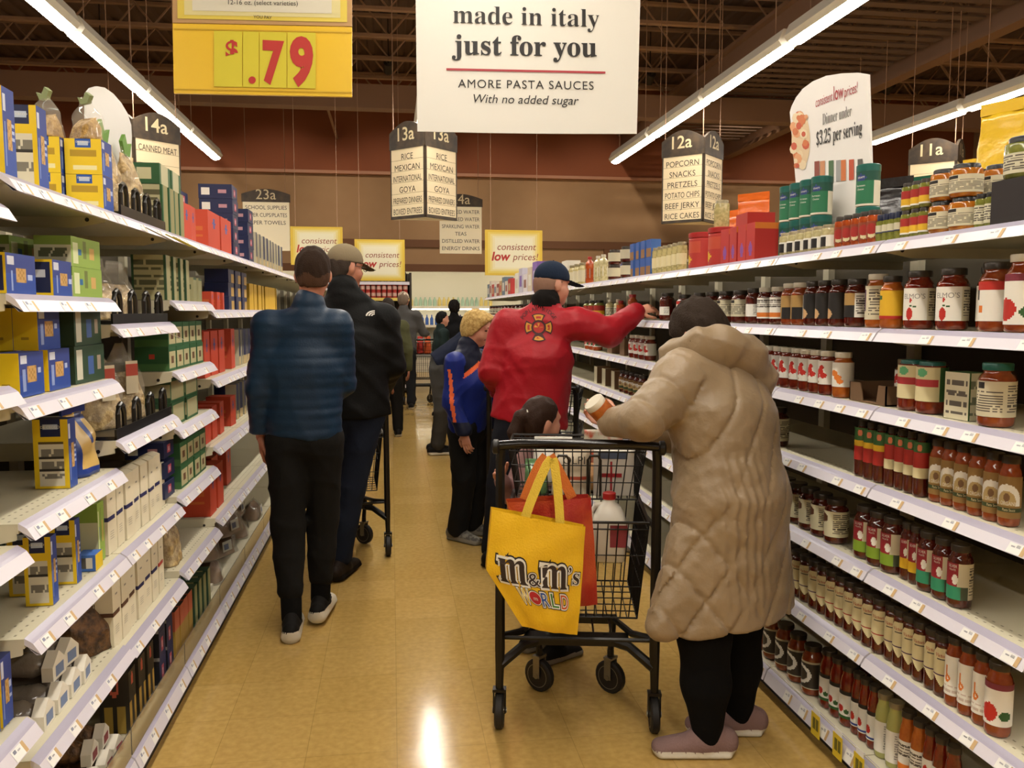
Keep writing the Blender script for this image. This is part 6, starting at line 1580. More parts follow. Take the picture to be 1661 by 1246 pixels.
# things in the cart, given in its own axes
def inC1(x, y, z): return C1.matrix_basis @ Vector((x, y, z)) if False else Matrix.Translation((.64, 2.80, 0)) @ Matrix.Rotation(-.2, 4, 'Z') @ Vector((x, y, z))
def cput(parts, name, label, cat, x, y, z, rz=0.0, tilt=(0, 0)):
    o = put(parts, name, label, cat, inC1(x, y, z), -.2 + rz); o.rotation_euler[0], o.rotation_euler[1] = tilt; return o
m_milk = mat('milk_plastic', '#e2dccc', .35)
j = MB(); W2 = .062
def rsq(w, z, n=20, e=.35): return [(w * math.copysign(abs(cos(2 * pi * k / n)) ** e, cos(2 * pi * k / n)), w * math.copysign(abs(sin(2 * pi * k / n)) ** e, sin(2 * pi * k / n)), z) for k in range(n)]
rings = [rsq(.05, 0), rsq(.06, .008), rsq(.061, .14), rsq(.056, .165, e=.5), rsq(.04, .195, e=.7), rsq(.022, .212, e=1), rsq(.02, .225, e=1)]
v = [p for r in rings for p in r]; ff = []
for a in range(len(rings) - 1):
    for k in range(20): k2 = (k + 1) % 20; ff.append((a * 20 + k, a * 20 + k2, a * 20 + 20 + k2, a * 20 + 20 + k))
ff.append(tuple(range(19, -1, -1))); ff.append(tuple(range(120, 140)))
j.add(v, ff, m_milk, True)
hd_ = MB(); hd_.tube([(-.022, 0, .2), (-.05, 0, .195), (-.064, 0, .17), (-.066, 0, .12), (-.058, 0, .09)], .011, m_milk, 10)
cp = MB().lathe([(.024, .222), (.024, .243), (.02, .246)], 18, m_lidr)
lb = MB(); lb.quad((.0, -.0625, .06), (.0612, -.0625, .06), (.0612, -.0625, .14), (.0, -.0625, .14), C('#8a3038')); lb.quad((.0618, -.062, .06), (.0618, .02, .06), (.0618, .02, .14), (.0618, -.062, .14), C('#9a2430'))
cput([('bottle', j.mesh('bottle', 60)), ('grip', hd_.mesh('grip')), ('cap', cp.mesh('cap')), ('label', lb.mesh('label'))], 'milk_jug', 'white milk jug with red cap in the lower basket', 'jug', .115, .085, .604)
b = pouch(.15, .1, .2, C('#cdbfa4'), .93, 91, fn=lambda u, v, f: C('#b0482e') if .30 < v < .36 else C('#cdbfa4')); bb = MB(); bb.text('OLPI', .042, C('#4a463e'), UP((.01, -.058, .125)))
cput([b[0], ('lettering', bb.mesh('lettering'))], 'food_bag', 'cream bag with red band and dark letters in the cart', 'bag', -.02, .25, .806)
cput(pouch(.09, .1, .13, mat('green_film_bag', '#5f8a58', .2, alpha=.8, bump=(20, .6)), .9, 92), 'produce_bag', 'green plastic bag at the left of the cart', 'bag', -.155, .27, .806)
bx_ = MB(); bx_.box(-.075, .075, -.02, .02, 0, .17, C('#d6d0c4')); bx_.box(-.045, .03, -.0208, -.02, .07, .085, C('#a8242c')); bx_.box(-.014, -.006, -.0208, -.02, .02, .13, C('#a8242c')); bx_.box(-.06, .05, -.0207, -.0201, .14, .165, C('#4a5468'))
cput([('carton', bx_.mesh('carton'))], 'gift_box', 'white box with red ribbon print in the cart', 'box', .14, .245, .806)
cput(pouch(.22, .085, .1, mat('bread_crust', '#a0703c', .6, noise=(18, '#c0935a', .35, .7)), .97, 93), 'bread_loaf', 'long brown loaf behind the cream bag', 'bread', .04, .35, .808)
cput(pouch(.17, .062, .22, mat('snack_bag', '#b5ad98', .3, noise=(16, '#a8482c', .5, .6), bump=(16, .5)), .86, 94), 'snack_bag', 'tall patterned snack bag at the front of the cart', 'bag', .11, .432, .808)
cput(pouch(.17, .062, .19, mat('white_snack_bag', '#cfc9bc', .3, bump=(16, .5)), .86, 95), 'snack_bag', 'white snack bag behind the cream bag', 'bag', -.09, .432, .808)
cput(pouch(.12, .08, .12, m_film, .95, 96), 'bread_bag', 'clear bag of rolls beside the tan coat', 'bag', .145, .21, .606)
bt = MB(); bt.box(-.08, .08, -.06, .06, 0, .12, C('#22201e')); cput([('carton', bt.mesh('carton'))], 'dark_carton', 'dark carton in the lower basket beside the milk', 'box', -.06, .22, .606)
# bags in the other carts
for k, (x, y, z, c) in enumerate(((.34, 13.66, .812, '#c8451c'), (.58, 13.66, .812, '#d2561e'), (.46, 13.66, .812, '#b02a1c'))):
    put(pouch(.11, .1, .28, C(c), .9, 120 + k), 'snack_bag', 'orange-red bag in the far cart, %s of three' % ORD[k], 'bag', (x, y, z), .2 * k)
put(pouch(.14, .1, .16, C('#d8d4c8'), .9, 125), 'grocery_bag', 'white bag in the cart of the man in the tan cap', 'bag', (-.2, 5.25, .61), .1)
put(pouch(.26, .15, .2, C('#3a332a'), .95, 126), 'grocery_bag', 'dark bag in the cart beside the red jacket', 'bag', (.945, 5.275, .81), -.35)

# ------------------------------------------------------------------ the two totes on the near cart
m_yt = mat('yellow_woven_tote', '#e8b81a', .42, coat=.15, bump=(160, .25)); m_ot = mat('orange_red_tote', '#bd4a22', .42, coat=.15, noise=(7, '#a8261c', .45, .6), bump=(160, .25)); m_yst = mat('yellow_strap', '#e0c040', .55, bump=(200, .3)); m_ost = mat('orange_strap', '#d0702a', .55, bump=(200, .3))
def tote(name, label, Yp, TL, LM, BL, TR, BR, m, side_m, depth, straps, strap_m, logo=None, bulge=.03):
    """a soft bag hanging against the cart; corners as picture points on the plane y=Yp, then given depth"""
    P = {k: np.array(atY(x, y, Yp)) for k, (x, y) in dict(TL=TL, LM=LM, BL=BL, TR=TR, BR=BR).items()}
    def S(u, v, off=0.0, back=False):
        l = (P['TL'] * (1 - v / .5) + P['LM'] * v / .5) if v < .5 else (P['LM'] * (1 - (v - .5) / .5) + P['BL'] * (v - .5) / .5)
        r = P['TR'] * (1 - v) + P['BR'] * v
        p = l * (1 - u) + r * u
        w = sin(pi * min(1, max(0, u))) * (.35 + .65 * sin(pi * (.15 + .75 * v)))
        wr = .004 * sin(u * 9 + v * 7) * sin(v * 11) + .003 * sin(u * 23 - v * 5)
        y = (depth * .5 + bulge * .5 * w) if back else -(depth * .5 + bulge * w + wr)
        if v > .93: y *= 1 - (v - .93) * 4
        return p + np.array([0, y - (off if not back else -off), 0])
    b = MB(); N, K = 16, 18
    for back in (False, True):
        vs = [S(i / N, k / K, 0, back) for k in range(K + 1) for i in range(N + 1)]
        fs = [((k * (N + 1) + i, k * (N + 1) + i + 1, (k + 1) * (N + 1) + i + 1, (k + 1) * (N + 1) + i)) for k in range(K) for i in range(N)]
        b.add(vs, [f if back else f[::-1] for f in fs], m, True)
    for u in (0, 1):
        vs = [q for k in range(K + 1) for q in (S(u, k / K), S(u, k / K, 0, True))]
        b.add(vs, [(2 * k, 2 * k + 1, 2 * k + 3, 2 * k + 2) for k in range(K)], side_m, True)
    vs = [q for i in range(N + 1) for q in (S(i / N, 1), S(i / N, 1, 0, True))]
    b.add(vs, [(2 * k, 2 * k + 1, 2 * k + 3, 2 * k + 2) for k in range(N)], side_m, True)
    base = P['BL']; t = thing(name, label, 'bag', tuple(base))
    def fix(mb):
        mb.v = [tuple(np.array(p) - base) for p in mb.v]; return mb
    fix(b).build('bag', t, sharp=180)
    for path, wd, dy in straps:
        s = MB(); pts = [np.array(atY(x, y, Yp)) + np.array([0, -depth * .5 + dy, 0]) for x, y in path]; vs = []
        for i, p in enumerate(pts):
            d = pts[min(i + 1, len(pts) - 1)] - pts[max(i - 1, 0)]; n = np.array([-d[2], 0, d[0]]); n = n / (np.linalg.norm(n) + 1e-9) * wd / 2
            vs += [p - n, p + n, p + n + np.array([0, .004, 0]), p - n + np.array([0, .004, 0])]
        fs = []
        for i in range(len(pts) - 1):
            for k in range(4): k2 = (k + 1) % 4; fs.append((i * 4 + k, i * 4 + 4 + k, i * 4 + 4 + k2, i * 4 + k2))
        s.add(vs, fs, strap_m, False); fix(s).build('strap', t)
    if logo:
        l = MB(); logo(l, S); fix(l).build('printed_logo', t)
    return t
def logo(l, S):
    def put_text(body, cu, cv, w, m, off, rise=0.0, hgt=None, serif=False, **kw):
        v, f = text2d(body, serif=serif, res=4, **kw); v0, _ = text2d(body, serif=serif, res=4)
        xs = [p[0] for p in v0]; ww = max(xs) - min(xs); k = w / ww; ar = 151 / 185. * (hgt or 1)
        mid = (max(xs) + min(xs)) / 2
        l.add([S(cu + (x - mid) * k, cv - y * k * ar - rise * (x - mid) * k, off) for x, y in v], f, m)
    bk, wh_, br = C('#17120f'), C('#e4e0d4'), C('#2e211b')
    for off, m, o in ((.0015, bk, .075), (.0025, wh_, .045), (.0035, br, .0)):
        put_text('m', .245, .575, .29, m, off, -.0, 1.42, True, offset=o)
        put_text('&', .47, .568, .125, m, off, 0, .95, False, offset=o)
        put_text('m', .685, .575, .29, m, off, -.0, 1.42, True, offset=o)
        put_text("\u2019s", .905, .525, .12, m, off, 0, 1.25, True, offset=o)
    cols = ['#d8b81c', '#b5232c', '#2a4f9c', '#3a7a34', '#c8561e']
    for off, o, kk in ((.0018, .10, 0), (.0026, .06, 1), (.0036, .0, 2)):
        for i, ch in enumerate('WORLD'):
            m = bk if kk == 0 else wh_ if kk == 1 else C(cols[i])
            cu, cv = .30 + .122 * i, .735 + .004 * i
            if ch == 'O':
                R = (.064 + o * .16) ; n = 24
                l.add([S(cu + R * cos(a), cv - .062 - R * .9 * sin(a), off) for a in np.linspace(0, 2 * pi, n + 1)[:-1]], [tuple(range(n))], m)
                if kk == 2: put_text('m', cu, cv - .042, .045, wh_, .0044, 0, 1)
            else:
                v, f = text2d(ch, res=4, offset=o); v0, _ = text2d(ch, res=4); xs = [p[0] for p in v0]; mid = (max(xs) + min(xs)) / 2; kk_ = .105 / (max(xs) - min(xs)) * (1.1 if ch == 'W' else .85)
                l.add([S(cu + (x - mid) * kk_, cv + .005 - (y * .135 / .72), off) for x, y in v], f, m)
tote('tote_bag', 'orange-red tote hanging behind the yellow tote on the cart', 2.725, (822, 812), (838, 905), (866, 985), (956, 804), (967, 978), m_ot, m_ost, .05,
     [([(849, 808), (860, 780), (874, 750), (884, 738)], .034, .0), ([(926, 806), (914, 780), (898, 750), (890, 738)], .034, .004)], m_ost)
tote('tote_bag', 'yellow tote with candy shop lettering hanging on the shopping cart', 2.63, (797, 824), (788, 922), (846, 1014), (948, 853), (935, 1028), m_yt, m_yt, .035,
     [([(846, 850), (858, 815), (872, 780), (885, 752), (893, 742)], .03, -.004), ([(907, 858), (905, 820), (902, 785), (898, 755), (895, 742)], .029, -.004)], m_yst, logo)

# ================================================================== signs
def at_plane(px, py, Yp=None, Xp=None, off=0.0):
    p = atY(px, py, Yp) if Yp is not None else atX(px, py, Xp)
    return p + (EYE - p).normalized() * off
def sign_text(mb, body, x0, x1, yl, yr, m, Yp=None, Xp=None, off=.004, tall=1.0, org=(0, 0, 0), **kw):
    v, f = text2d(body, res=4, **kw); xs = [p[0] for p in v]; a, b = min(xs), max(xs); k = (x1 - x0) / (b - a); o = Vector(org)
    mb.add([at_plane(x0 + (x - a) * k, yl + (yr - yl) * (x - a) / (b - a) - y * k * tall, Yp, Xp, off) - o for x, y in v], f, m)
def board(mb, pts, th, m, Yp=None, Xp=None, org=(0, 0, 0), side=None):
    """picture outline on a plane, given thickness away from the eye"""
    F = [at_plane(x, y, Yp, Xp) - Vector(org) for x, y in pts]; d = Vector((0, th, 0)) if Yp is not None else Vector((th * (1 if Xp > 0 else -1), 0, 0)); n = len(F)
    mb.add(F + [p + d for p in F], [tuple(range(n))] + [tuple(range(2 * n - 1, n - 1, -1))] + [(i, i + n, (i + 1) % n + n, (i + 1) % n) for i in range(n)], m)
def flat(mb, pts, m, off, Yp=None, Xp=None, org=(0, 0, 0)): mb.add([at_plane(x, y, Yp, Xp, off) - Vector(org) for x, y in pts], [tuple(range(len(pts)))], m)
m_signw = mat('white_sign_board', '#dedbd0', .5); INK = C('#1a1715'); RDL = C('#a8323a')
# big white hanging sign
Yw = 4.3; O = atY(855, 215, Yw); t = thing('hanging_sign', 'large white hanging sign about pasta sauces made in italy', 'sign', tuple(O))
b = MB(); bot = [(1033 - i * 35.6, 217 - i * .4 + 1.5 * sin(i / 10 * pi)) for i in range(11)]
board(b, [(672, -170), (1043, -170)] + bot, .006, m_signw, Yw, org=O); b.build('board', t)
b = MB(); K = dict(Yp=Yw, org=O)
sign_text(b, 'made in italy', 735, 972, 37, 44, INK, serif=True, offset=-.004, **K); sign_text(b, 'just for you', 733, 968, 88, 92, INK, serif=True, offset=.006, **K)
flat(b, [(724, 110.5), (724, 114), (982, 119.5), (982, 116)][::-1] and [(724, 110.5), (724, 114), (982, 119.5), (982, 116)], RDL, .004, **K)
sign_text(b, 'AMORE PASTA SAUCES', 743, 963, 142, 145.5, INK, spacing=1.12, **K); sign_text(b, 'With no added sugar', 768, 939, 166.5, 170, INK, shear=.22, **K); b.build('lettering', t)
b = MB()
for x in (720, 990):
    p = atY(x, -165, Yw) - O; b.tube([p, p + Vector((0, 0, 6.8 - (p + O).z))], .003, m_steel, 5)
b.build('hanging_wire', t)
# yellow price sign
Yy = 4.6; O = atY(426, 150, Yy); t = thing('price_sign', 'yellow hanging price sign reading seventy-nine cents', 'sign', tuple(O)); K = dict(Yp=Yy, org=O)
m_ys = mat('yellow_sign_plastic', '#dcb418', .4); b = MB(); board(b, [(280, 38), (282, 151), (571, 157), (571, 44)], .02, m_ys, **K)
b.build('number_tray', t)
b = MB(); board(b, [(278, -110), (280, 36.5), (571, 42.5), (571, -104)], .012, C('#b08a58'), **K); flat(b, [(286, -110), (288, 30), (563, 36), (563, -104)], C('#d2bc48'), .003, **K); flat(b, [(297, -110), (299, 24), (552, 29), (552, -104)], C('#cfc48a'), .0045, **K); flat(b, [(310, -110), (312, 17), (538, 22), (538, -104)], C('#cdc8b4'), .006, **K); b.build('top_panel', t)
b = MB()
flat(b, [(282, 45.5), (282, 47.5), (571, 53.5), (571, 51.5)], C('#c09a14'), .004, **K); flat(b, [(282, 143.5), (282, 145.5), (571, 151), (571, 149)], C('#c09a14'), .004, **K)
YG = C('#c9bc28')
for x0, x1 in ((347, 393), (394, 420), (421, 465), (466, 512)): flat(b, [(x0, 48.5 + (x0 - 282) * .02), (x0, 139 + (x0 - 282) * .02), (x1, 139 + (x1 - 282) * .02), (x1, 48.5 + (x1 - 282) * .02)], YG, .005, **K)
b.build('number_cards', t)
b = MB(); RD_ = C('#b02a20')
sign_text(b, '$', 366, 386, 93, 93, RD_, off=.008, tall=1.0, offset=.03, **K); sign_text(b, '.', 403, 415, 135, 135, RD_, off=.008, **K)
sign_text(b, '7', 426, 461, 131, 133, RD_, off=.008, tall=1.45, offset=.045, **K); sign_text(b, '9', 470, 508, 134, 135, RD_, off=.008, tall=1.4, offset=.045, **K)
sign_text(b, '12-16 oz. (select varieties)', 370, 483, 7, 9, INK, off=.008, **K); sign_text(b, 'YOU PAY', 411, 441, 29.5, 31, INK, off=.008, **K); b.build('lettering', t)
b = MB()
for x in (310, 540):
    p = atY(x, -105, Yy) - O; b.tube([p, p + Vector((0, 0, 6.8 - (p + O).z))], .003, m_steel, 5)
b.build('hanging_wire', t)
# curved-top white boards standing on the top shelves
Xb = 1.66; O = atX(1375, 340, Xb); K = dict(Xp=Xb, org=O); t = thing('shelf_sign', 'white curved-top sign about dinner prices above the right shelf', 'sign', tuple(O))
arc = [(1281, 182), (1284, 172), (1291, 158), (1302, 144), (1318, 132), (1340, 123), (1365, 119), (1390, 118), (1408, 121)]
b = MB(); board(b, [(1414, 372), (1300, 388), (1291, 300)][::-1] + [] and (arc[::-1] + [(1291, 300), (1298, 384), (1416, 372)]), .008, mat('white_sign_card', '#e4e0da', .45), **K); b.build('board', t)
b = MB()
sign_text(b, 'consistent', 1323, 1350, 174, 163, RDL, tall=3.4, shear=.15, **K); sign_text(b, 'low', 1352, 1368, 163, 158, RDL, tall=3.0, offset=.01, **K); sign_text(b, 'prices!', 1369, 1391, 158, 149, RDL, tall=3.0, shear=.15, **K)
sign_text(b, 'Dinner under', 1334, 1381, 203, 188, C('#4a4640'), tall=3.3, serif=True, offset=-.012, **K); sign_text(b, '$3.25 per serving', 1324, 1398, 236, 217, INK, tall=3.3, serif=True, **K); b.build('lettering', t)
b = MB(); rr = random.Random(8)
flat(b, [(1299 + 15 * cos(a), 228 + 46 * sin(a)) for a in np.linspace(2 * pi, 0, 25)[:-1]], C('#d8bf98'), .0026, **K)
for i in range(34):
    cx_, cy_ = 1286 + rr.random() * 22, 184 + rr.random() * 88; r_ = 3 + rr.random() * 4
    flat(b, [(cx_ + r_ * cos(a), cy_ + r_ * 1.3 * sin(a)) for a in np.linspace(2 * pi, 0, 9)[:-1]], C(rr.choice(['#c9703c', '#d89a6a', '#d8c49a', '#c05030', '#e0cda8'])), .003 + i * .0001, **K)
for x0, c in ((1321, '#8a4030'), (1330, '#c98a60'), (1344, '#4a6a44'), (1356, '#9a9a98'), (1364, '#c87038'), (1377, '#b84a2c'), (1391, '#5a5650')):
    flat(b, [(x0, 262 - (x0 - 1321) * .05), (x0, 298 - (x0 - 1321) * .1), (x0 + 8, 297 - (x0 - 1321) * .1), (x0 + 8, 261 - (x0 - 1321) * .05)], C(c), .004, **K)
b.build('food_picture', t)
Xb = -.93; O = atX(180, 235, Xb); K = dict(Xp=Xb, org=O); t = thing('shelf_sign', 'blank white curved-top sign above the pasta bags', 'sign', tuple(O))
b = MB(); board(b, ([(140, 165), (140, 152), (147, 143), (158, 140), (170, 142), (184, 152), (197, 167), (207, 184), (213, 203), (214, 222), (212, 290), (140, 272)])[::-1], .006, mat('glossy_white_card', '#d8d6d0', .3), **K); b.build('board', t)

# hanging aisle markers
m_wood = mat('dark_sign_wood', '#2f261c', .6, noise=(9, '#4a3a28', .35, .7)); m_panel = mat('cream_sign_panel', '#e2d0aa', .55); CRT = C('#d0c098'); INKS = C('#3a2e22')
def aisle_sign(num, lines_, cx_, Y, z0=2.66, side=.58, hp=.86, hh=.33):
    t = thing('aisle_sign', 'hanging wedge aisle sign reading %s' % num, 'sign', (cx_, Y, z0), 0, 'hanging wedge aisle signs')
    a = side / sqrt(2)
    for sgn in (-1, 1):
        T = TM((0, -a / 2 * 0, 0), 0, 0, -sgn * pi / 4)        # face plane turned 45 degrees
        org = Vector((sgn * a / 2, 0, 0)); F = Matrix.Translation(org) @ Matrix.Rotation(sgn * pi / 4, 4, 'Z')
        w = side / 2
        p = MB(); p.box(-w + .012, w - .012, -.012, .012, .03, hp, m_panel, F)
        p.box(-w, w, -.016, .016, 0, .035, m_wood, F); p.box(-w, -w + .016, -.016, .016, 0, hp, m_wood, F); p.box(w - .016, w, -.016, .016, 0, hp, m_wood, F)
        for k in range(1, 6): p.box(-w + .012, w - .012, -.0128, -.0115, .035 + k * (hp - .035) / 6 - .002, .035 + k * (hp - .035) / 6 + .002, C('#8a7656'), F)
        po = p.build('panel', t)
        l = MB()
        for k, s in enumerate(lines_):
            v, f = text2d(s); ww = max(x for x, y in v) - min(x for x, y in v); kx = min(.1, (side * .84) / ww)
            l.add([(x * kx, -.0145, hp - .035 - (k + .72) * (hp - .05) / 6 + y * .105) for x, y in v], f, INKS, False, F)
        if lines_: l.build('lettering', po)
        h = MB(); top = [(-w - .01 + i * (side + .02) / 12, hp + hh * .62 + hh * .38 * sin(pi * i / 12)) for i in range(13)]
        h.prism([(-w - .01, hp), (w + .01, hp)] + top[::-1], .035, m_wood, F @ Matrix.Translation((0, -.02, 0)))
        ho = h.build('header', t)
        l = MB(); v, f = text2d(num, offset=.01); l.add([(x * .23 - .03, -.0225, hp + .1 + y * .23) for x, y in v], f, CRT, False, F); l.build('number', ho)
    b = MB(); b.box(-a, a, a / 2 - .012, a / 2 + .012, 0, hp, m_panel); b.build('back_panel', t)
    for x, y in ((0, -a / 2 + .03), (-a + .03, a / 2), (a - .03, a / 2)):
        w_ = MB(); w_.tube([(x, y, hp + .2), (x, y, 6.88 - z0)], .006, m_steel, 5); w_.build('hanger_rod', t)
aisle_sign('13a', ['RICE', 'MEXICAN', 'INTERNATIONAL', 'GOYA', 'PREPARED DINNERS', 'BOXED ENTREES'], .43, 10.6)
aisle_sign('12a', ['POPCORN', 'SNACKS', 'PRETZELS', 'POTATO CHIPS', 'BEEF JERKY', 'RICE CAKES'], 4.0, 10.6)
aisle_sign('11a', [], 7.55, 10.6); aisle_sign('14a', ['CANNED MEAT'], -2.95, 10.6)
def flat_sign(num, lines_, x0, x1, z0, z1, Y):
    t = thing('aisle_sign', 'far flat hanging aisle sign reading %s' % num, 'sign', ((x0 + x1) / 2, Y, z0)); w = (x1 - x0) / 2; hp = (z1 - z0) * .82; hh = (z1 - z0) * .22
    p = MB(); p.box(-w + .02, w - .02, -.012, .012, 0, hp, C('#f4e8c8')); p.build('panel', t)
    h = MB(); h.prism([(-w, hp), (w, hp)] + [(-w + i * 2 * w / 12, hp + hh * .6 + hh * .4 * sin(pi * i / 12)) for i in range(13)][::-1], .04, m_wood, Matrix.Translation((0, -.02, 0))); ho = h.build('header', t)
    l = MB(); l.text(num, .26, CRT, UP((0, -.0225, hp + .05))); l.build('number', ho)
    l = MB()
    for k, s in enumerate(lines_):
        v, f = text2d(s); ww = max(x for x, y in v) - min(x for x, y in v); kx = min(.1, 1.7 * w / ww); l.add([(x * kx, -.0145, hp - .05 - (k + .6) * (hp - .06) / 6 + y * .1) for x, y in v], f, INKS)
    l.build('lettering', t)
    for x in (-w * .8, w * .8):
        r = MB(); r.tube([(x, 0, hp + .1), (x, 0, 6.88 - z0)], .006, m_steel, 5); r.build('hanger_rod', t)
flat_sign('24a', ['BOTTLED WATER', 'FLAVORED WATER', 'SPARKLING WATER', 'TEAS', 'DISTILLED WATER', 'ENERGY DRINKS'], .907, 1.75, 2.6, 3.68, 16)
flat_sign('23a', ['SCHOOL SUPPLIES', 'PAPER CUPS/PLATES', 'PAPER TOWELS'], -2.7, -1.83, 2.62, 3.70, 16)
def low_sign(where, x0, x1, z0, z1, Y):
    t = thing('price_sign', 'yellow consistent low prices sign ' + where, 'sign', ((x0 + x1) / 2, Y, z0), 0, 'yellow consistent low prices signs'); w, h = x1 - x0, z1 - z0
    p = MB(); p.box(-w / 2, w / 2, -.008, .008, 0, h, C('#d2b13a'))
    for k, c in enumerate(('#d6be5c', '#d9c986', '#dcd2a8', '#ded8bc')): e = .05 + .04 * k; p.quad((-w / 2 + w * e, -.009 - k * .0005, h * e), (w / 2 - w * e, -.009 - k * .0005, h * e), (w / 2 - w * e, -.009 - k * .0005, h * (1 - e)), (-w / 2 + w * e, -.009 - k * .0005, h * (1 - e)), C(c))
    p.build('board', t); l = MB()
    k = w * .165; l.text('consistent', k, C('#8a4436'), UP((w * .04, -.012, h * .56)), shear=.2); l.text('low', k * 1.25, C('#a82a22'), UP((-w * .24, -.012, h * .33)), shear=.2, offset=.03); l.text('prices!', k, C('#8a4436'), UP((w * .2, -.012, h * .34)), shear=.2)
    l.build('lettering', t)
    for x in (-w * .4, w * .4):
        r = MB(); r.tube([(x, 0, h - .02), (x, 0, 6.88 - z0)], .004, m_steel, 5); r.build('hanger_wire', t)
low_sign('above the far red cans', -.566, .222, 1.985, 2.64, 13.5); low_sign('above the end of the sauce shelves', 1.453, 2.358, 2.06, 2.762, 12.95); low_sign('behind the head of the man in the blue jacket', -1.49, -.72, 2.2, 2.77, 12.95)

# ================================================================== far end of the store
m_ew = mat('cooler_enamel', '#d8d4c4', .5); m_tube = mat('cooler_tube', '#fff2d8', .5, emit=COOLER)
t = thing('drink_cooler', 'long lit white drink cooler along the back wall', 'cooler', (2.0, 20.6, 0))
for nm, bxs in (('back_panel', [(-10, 8, .85, .9, 0, 2.9)]), ('canopy', [(-10, 8, -.38, .9, 2.62, 2.9), (-10, 8, -.4, -.36, 2.45, 2.62)]), ('plinth', [(-10, 8, -.1, .85, 0, .35)])):
    b = MB(); [b.box(*q, m_ew) for q in bxs]; b.build(nm, t)
for z in (.75, 1.15, 1.62):
    b = MB(); b.box(-10, 8, .2, .85, z - .03, z, m_ew); b.box(-10, 8, .19, .2, z - .05, z + .01, C('#e0dccf')); b.build('shelf', t)
b = MB()
for k in range(9): b.tube([(-9.8 + 2 * k, -.2, 2.57), (-8 + 2 * k, -.2, 2.57)], .025, m_tube, 8)
b.build('light_tube', t)
b = MB()
for k in range(9): b.tube([(-9.8 + 2 * k, .32, 1.55), (-8 + 2 * k, .32, 1.55)], .014, m_tube, 8)
b.build('shelf_light', t)
BT = MB().lathe([(.04, 0), (.042, .01), (.042, .16), (.015, .22), (.015, .26)], 10, C('#3a5aa0', .2))
BT2 = MB().lathe([(.045, 0), (.047, .01), (.047, .15), (.02, .2), (.02, .23)], 10, C('#a8c4b0', .3))
BT3 = MB().lathe([(.045, 0), (.047, .01), (.047, .15), (.02, .2), (.02, .23)], 10, C('#d8c478', .3))
BT4 = MB().lathe([(.05, 0), (.05, .2), (.02, .24), (.02, .26)], 10, C('#3a2a5a', .3))
mb1, mb2, mb3, mb4 = [q.mesh('bottle') for q in (BT, BT2, BT3, BT4)]
n = 0
for x in np.arange(-.45, 2.5, .1175):
    put([('bottle', mb2 if n % 9 < 5 else mb3)], 'cooler_bottle', 'pale bottle on the upper cooler shelf, %s from the left' % ORD[n], 'bottle', (x, 20.95, 1.622), 0, 'pale bottles in the far cooler'); n += 1
n = 0
for x in np.arange(-.2, 2.5, .12):
    put([('bottle', mb4 if x > 1.65 else mb1)], 'cooler_bottle', '%s bottle on the middle cooler shelf, %s from the left' % ('purple' if x > 1.65 else 'blue', ORD[n]), 'bottle', (x, 20.95, 1.152), 0, 'dark bottles in the far cooler'); n += 1
# shelving end with red cans
t = thing('end_display', 'end display shelving with red cans beyond the aisle', 'shelving', (-.5, 15.4, 0))
b = MB(); b.box(-.9, .86, .3, .36, 0, 2.2, m_spine); b.box(.83, .87, -.1, .36, 0, 2.2, C('#2a2018')); b.box(-.92, -.88, -.1, .36, 0, 2.2, C('#2a2018')); b.build('back_panel', t)
for z in (.15, .55, .98, 1.36, 1.74, 2.03):
    b = MB(); b.box(-.88, .83, -.1, .3, z - .03, z, m_shelf); b.box(-.88, .83, -.115, -.1, z - .05, z + .005, C('#d8c060') if z == 1.74 else m_rail); b.build('shelf', t)
RCN = MB().lathe([(.04, 0), (.042, .004), (.042, .115), (.038, .12)], 12, C('#a8322a')); rcm = RCN.mesh('can'); RCL2 = MB().wrap_grid(.0424, .03, .09, -1.2, 1.2, 6, 2, lambda u, v: C('#c9a89a')).mesh('label')
for k in range(2):
    for i in range(17):
        if k == 0 or i < 17:
            put([('can', rcm), ('label', RCL2)], 'red_can', 'red can on the far end display, %s from the left, %s layer' % (ORD[i], ('bottom', 'top')[k]), 'can', (-1.28 + .096 * i, 15.35, 1.745 + .1205 * k), 0, 'red cans on the far display')
for k, (z, nm, c) in enumerate(((2.032, 'top', '#2a2420'), (1.361, 'second', '#4a2018'), (.981, 'third', '#5a3a20'))):
    bm_ = MB().lathe([(.04, 0), (.042, .01), (.042, .13), (.016, .19), (.016, .22)], 10, C(c, .2)).mesh('bottle')
    for i in range(14): put([('bottle', bm_)], 'dark_bottle', 'dark bottle on the %s shelf of the far display, %s from the left' % (nm, ORD[i]), 'bottle', (-1.25 + .115 * i, 15.38, z), 0, 'dark bottles on the far display')
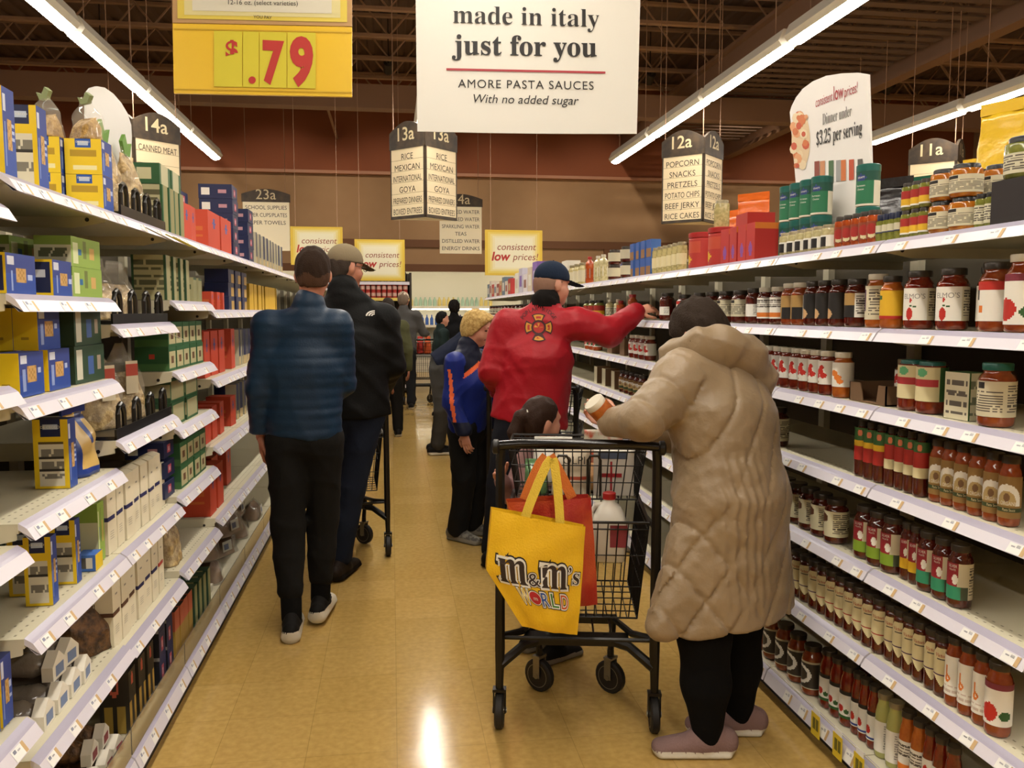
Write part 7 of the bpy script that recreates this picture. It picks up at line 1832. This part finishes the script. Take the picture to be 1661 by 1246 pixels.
# small things: black can at the near left, paper tickets sticking out of the rails
b = MB().lathe([(.033, 0), (.035, .005), (.035, .20), (.031, .21)], 20, mat('black_spray_can', '#121416', .3)); b.wrap_grid(.0353, .03, .17, -3.0, 3.0, 40, 12, lambda u, v: C('#3a8ab0') if (.25 < v < .6 and int(u * 40) % 3 == 0 and int(v * 12) % 3) else C('#121416', .3))
put([('can', b.mesh('can', 180)), ('cap', MB().lathe([(.03, .21), (.03, .235), (.026, .24)], 20, m_lidk).mesh('cap'))], 'spray_can', 'black can with blue print at the low left edge', 'can', (FX(-1, .085), 1.715, .612), 1.0)
tk = MB(); tk.box(-.012, .012, 0, .09, 0, .001, C('#ddd8cc'))
tkm = tk.mesh('ticket'); tky = MB().box(-.012, .012, 0, .09, 0, .001, C('#d8c438')).mesh('ticket')
for k, (px, py, z, me, lb_) in enumerate(((236, 378, 1.765, tkm, 'white shelf ticket jutting from the top left rail'), (268, 372, 1.765, tky, 'yellow shelf ticket jutting from the top left rail'), (280, 378, 1.765, tky, 'second yellow shelf ticket jutting from the top left rail'), (262, 545, 1.437, tkm, 'white shelf ticket jutting from the second left rail'), (955, 470, 1.68, tkm, 'white shelf ticket jutting from the far right top rail'))):
    sd = 1 if px > 600 else -1; p = atX(px, py, XR if sd > 0 else XL)
    o = put([('ticket', me)], 'shelf_ticket', lb_, 'ticket', (p.x - sd * .0, p.y, z), 0); o.rotation_euler = (-.45, 0, sd * pi / 2 * 1.0 - .4 * sd)
yt = MB(); yt.box(-.035, .035, -.002, .0, 0, .1, m_tagy); yt.box(-.02, .0, -.003, -.002, .03, .08, C('#6a6420')); yt.box(.006, .025, -.003, -.002, .03, .08, C('#6a6420')); yt.box(-.02, .03, -.002, 0, .1, .125, m_tagw)
ytm = yt.mesh('ticket')
for k, px in enumerate((1325, 1362, 1398)):
    p = atX(px, 1170, XR); o = put([('ticket', ytm)], 'sale_ticket', 'yellow sale ticket on the bottom right rail, %s from the tan coat' % ORD[k], 'ticket', (XR - .004, p.y, RBASE - .06), -pi / 2); o.scale = (.8, .8, .8)
bt_ = MB(); bt_.quad((-.02, -.001, 0), (.02, -.001, 0), (.02, -.001, .03), (-.02, -.001, .03), m_tagb)
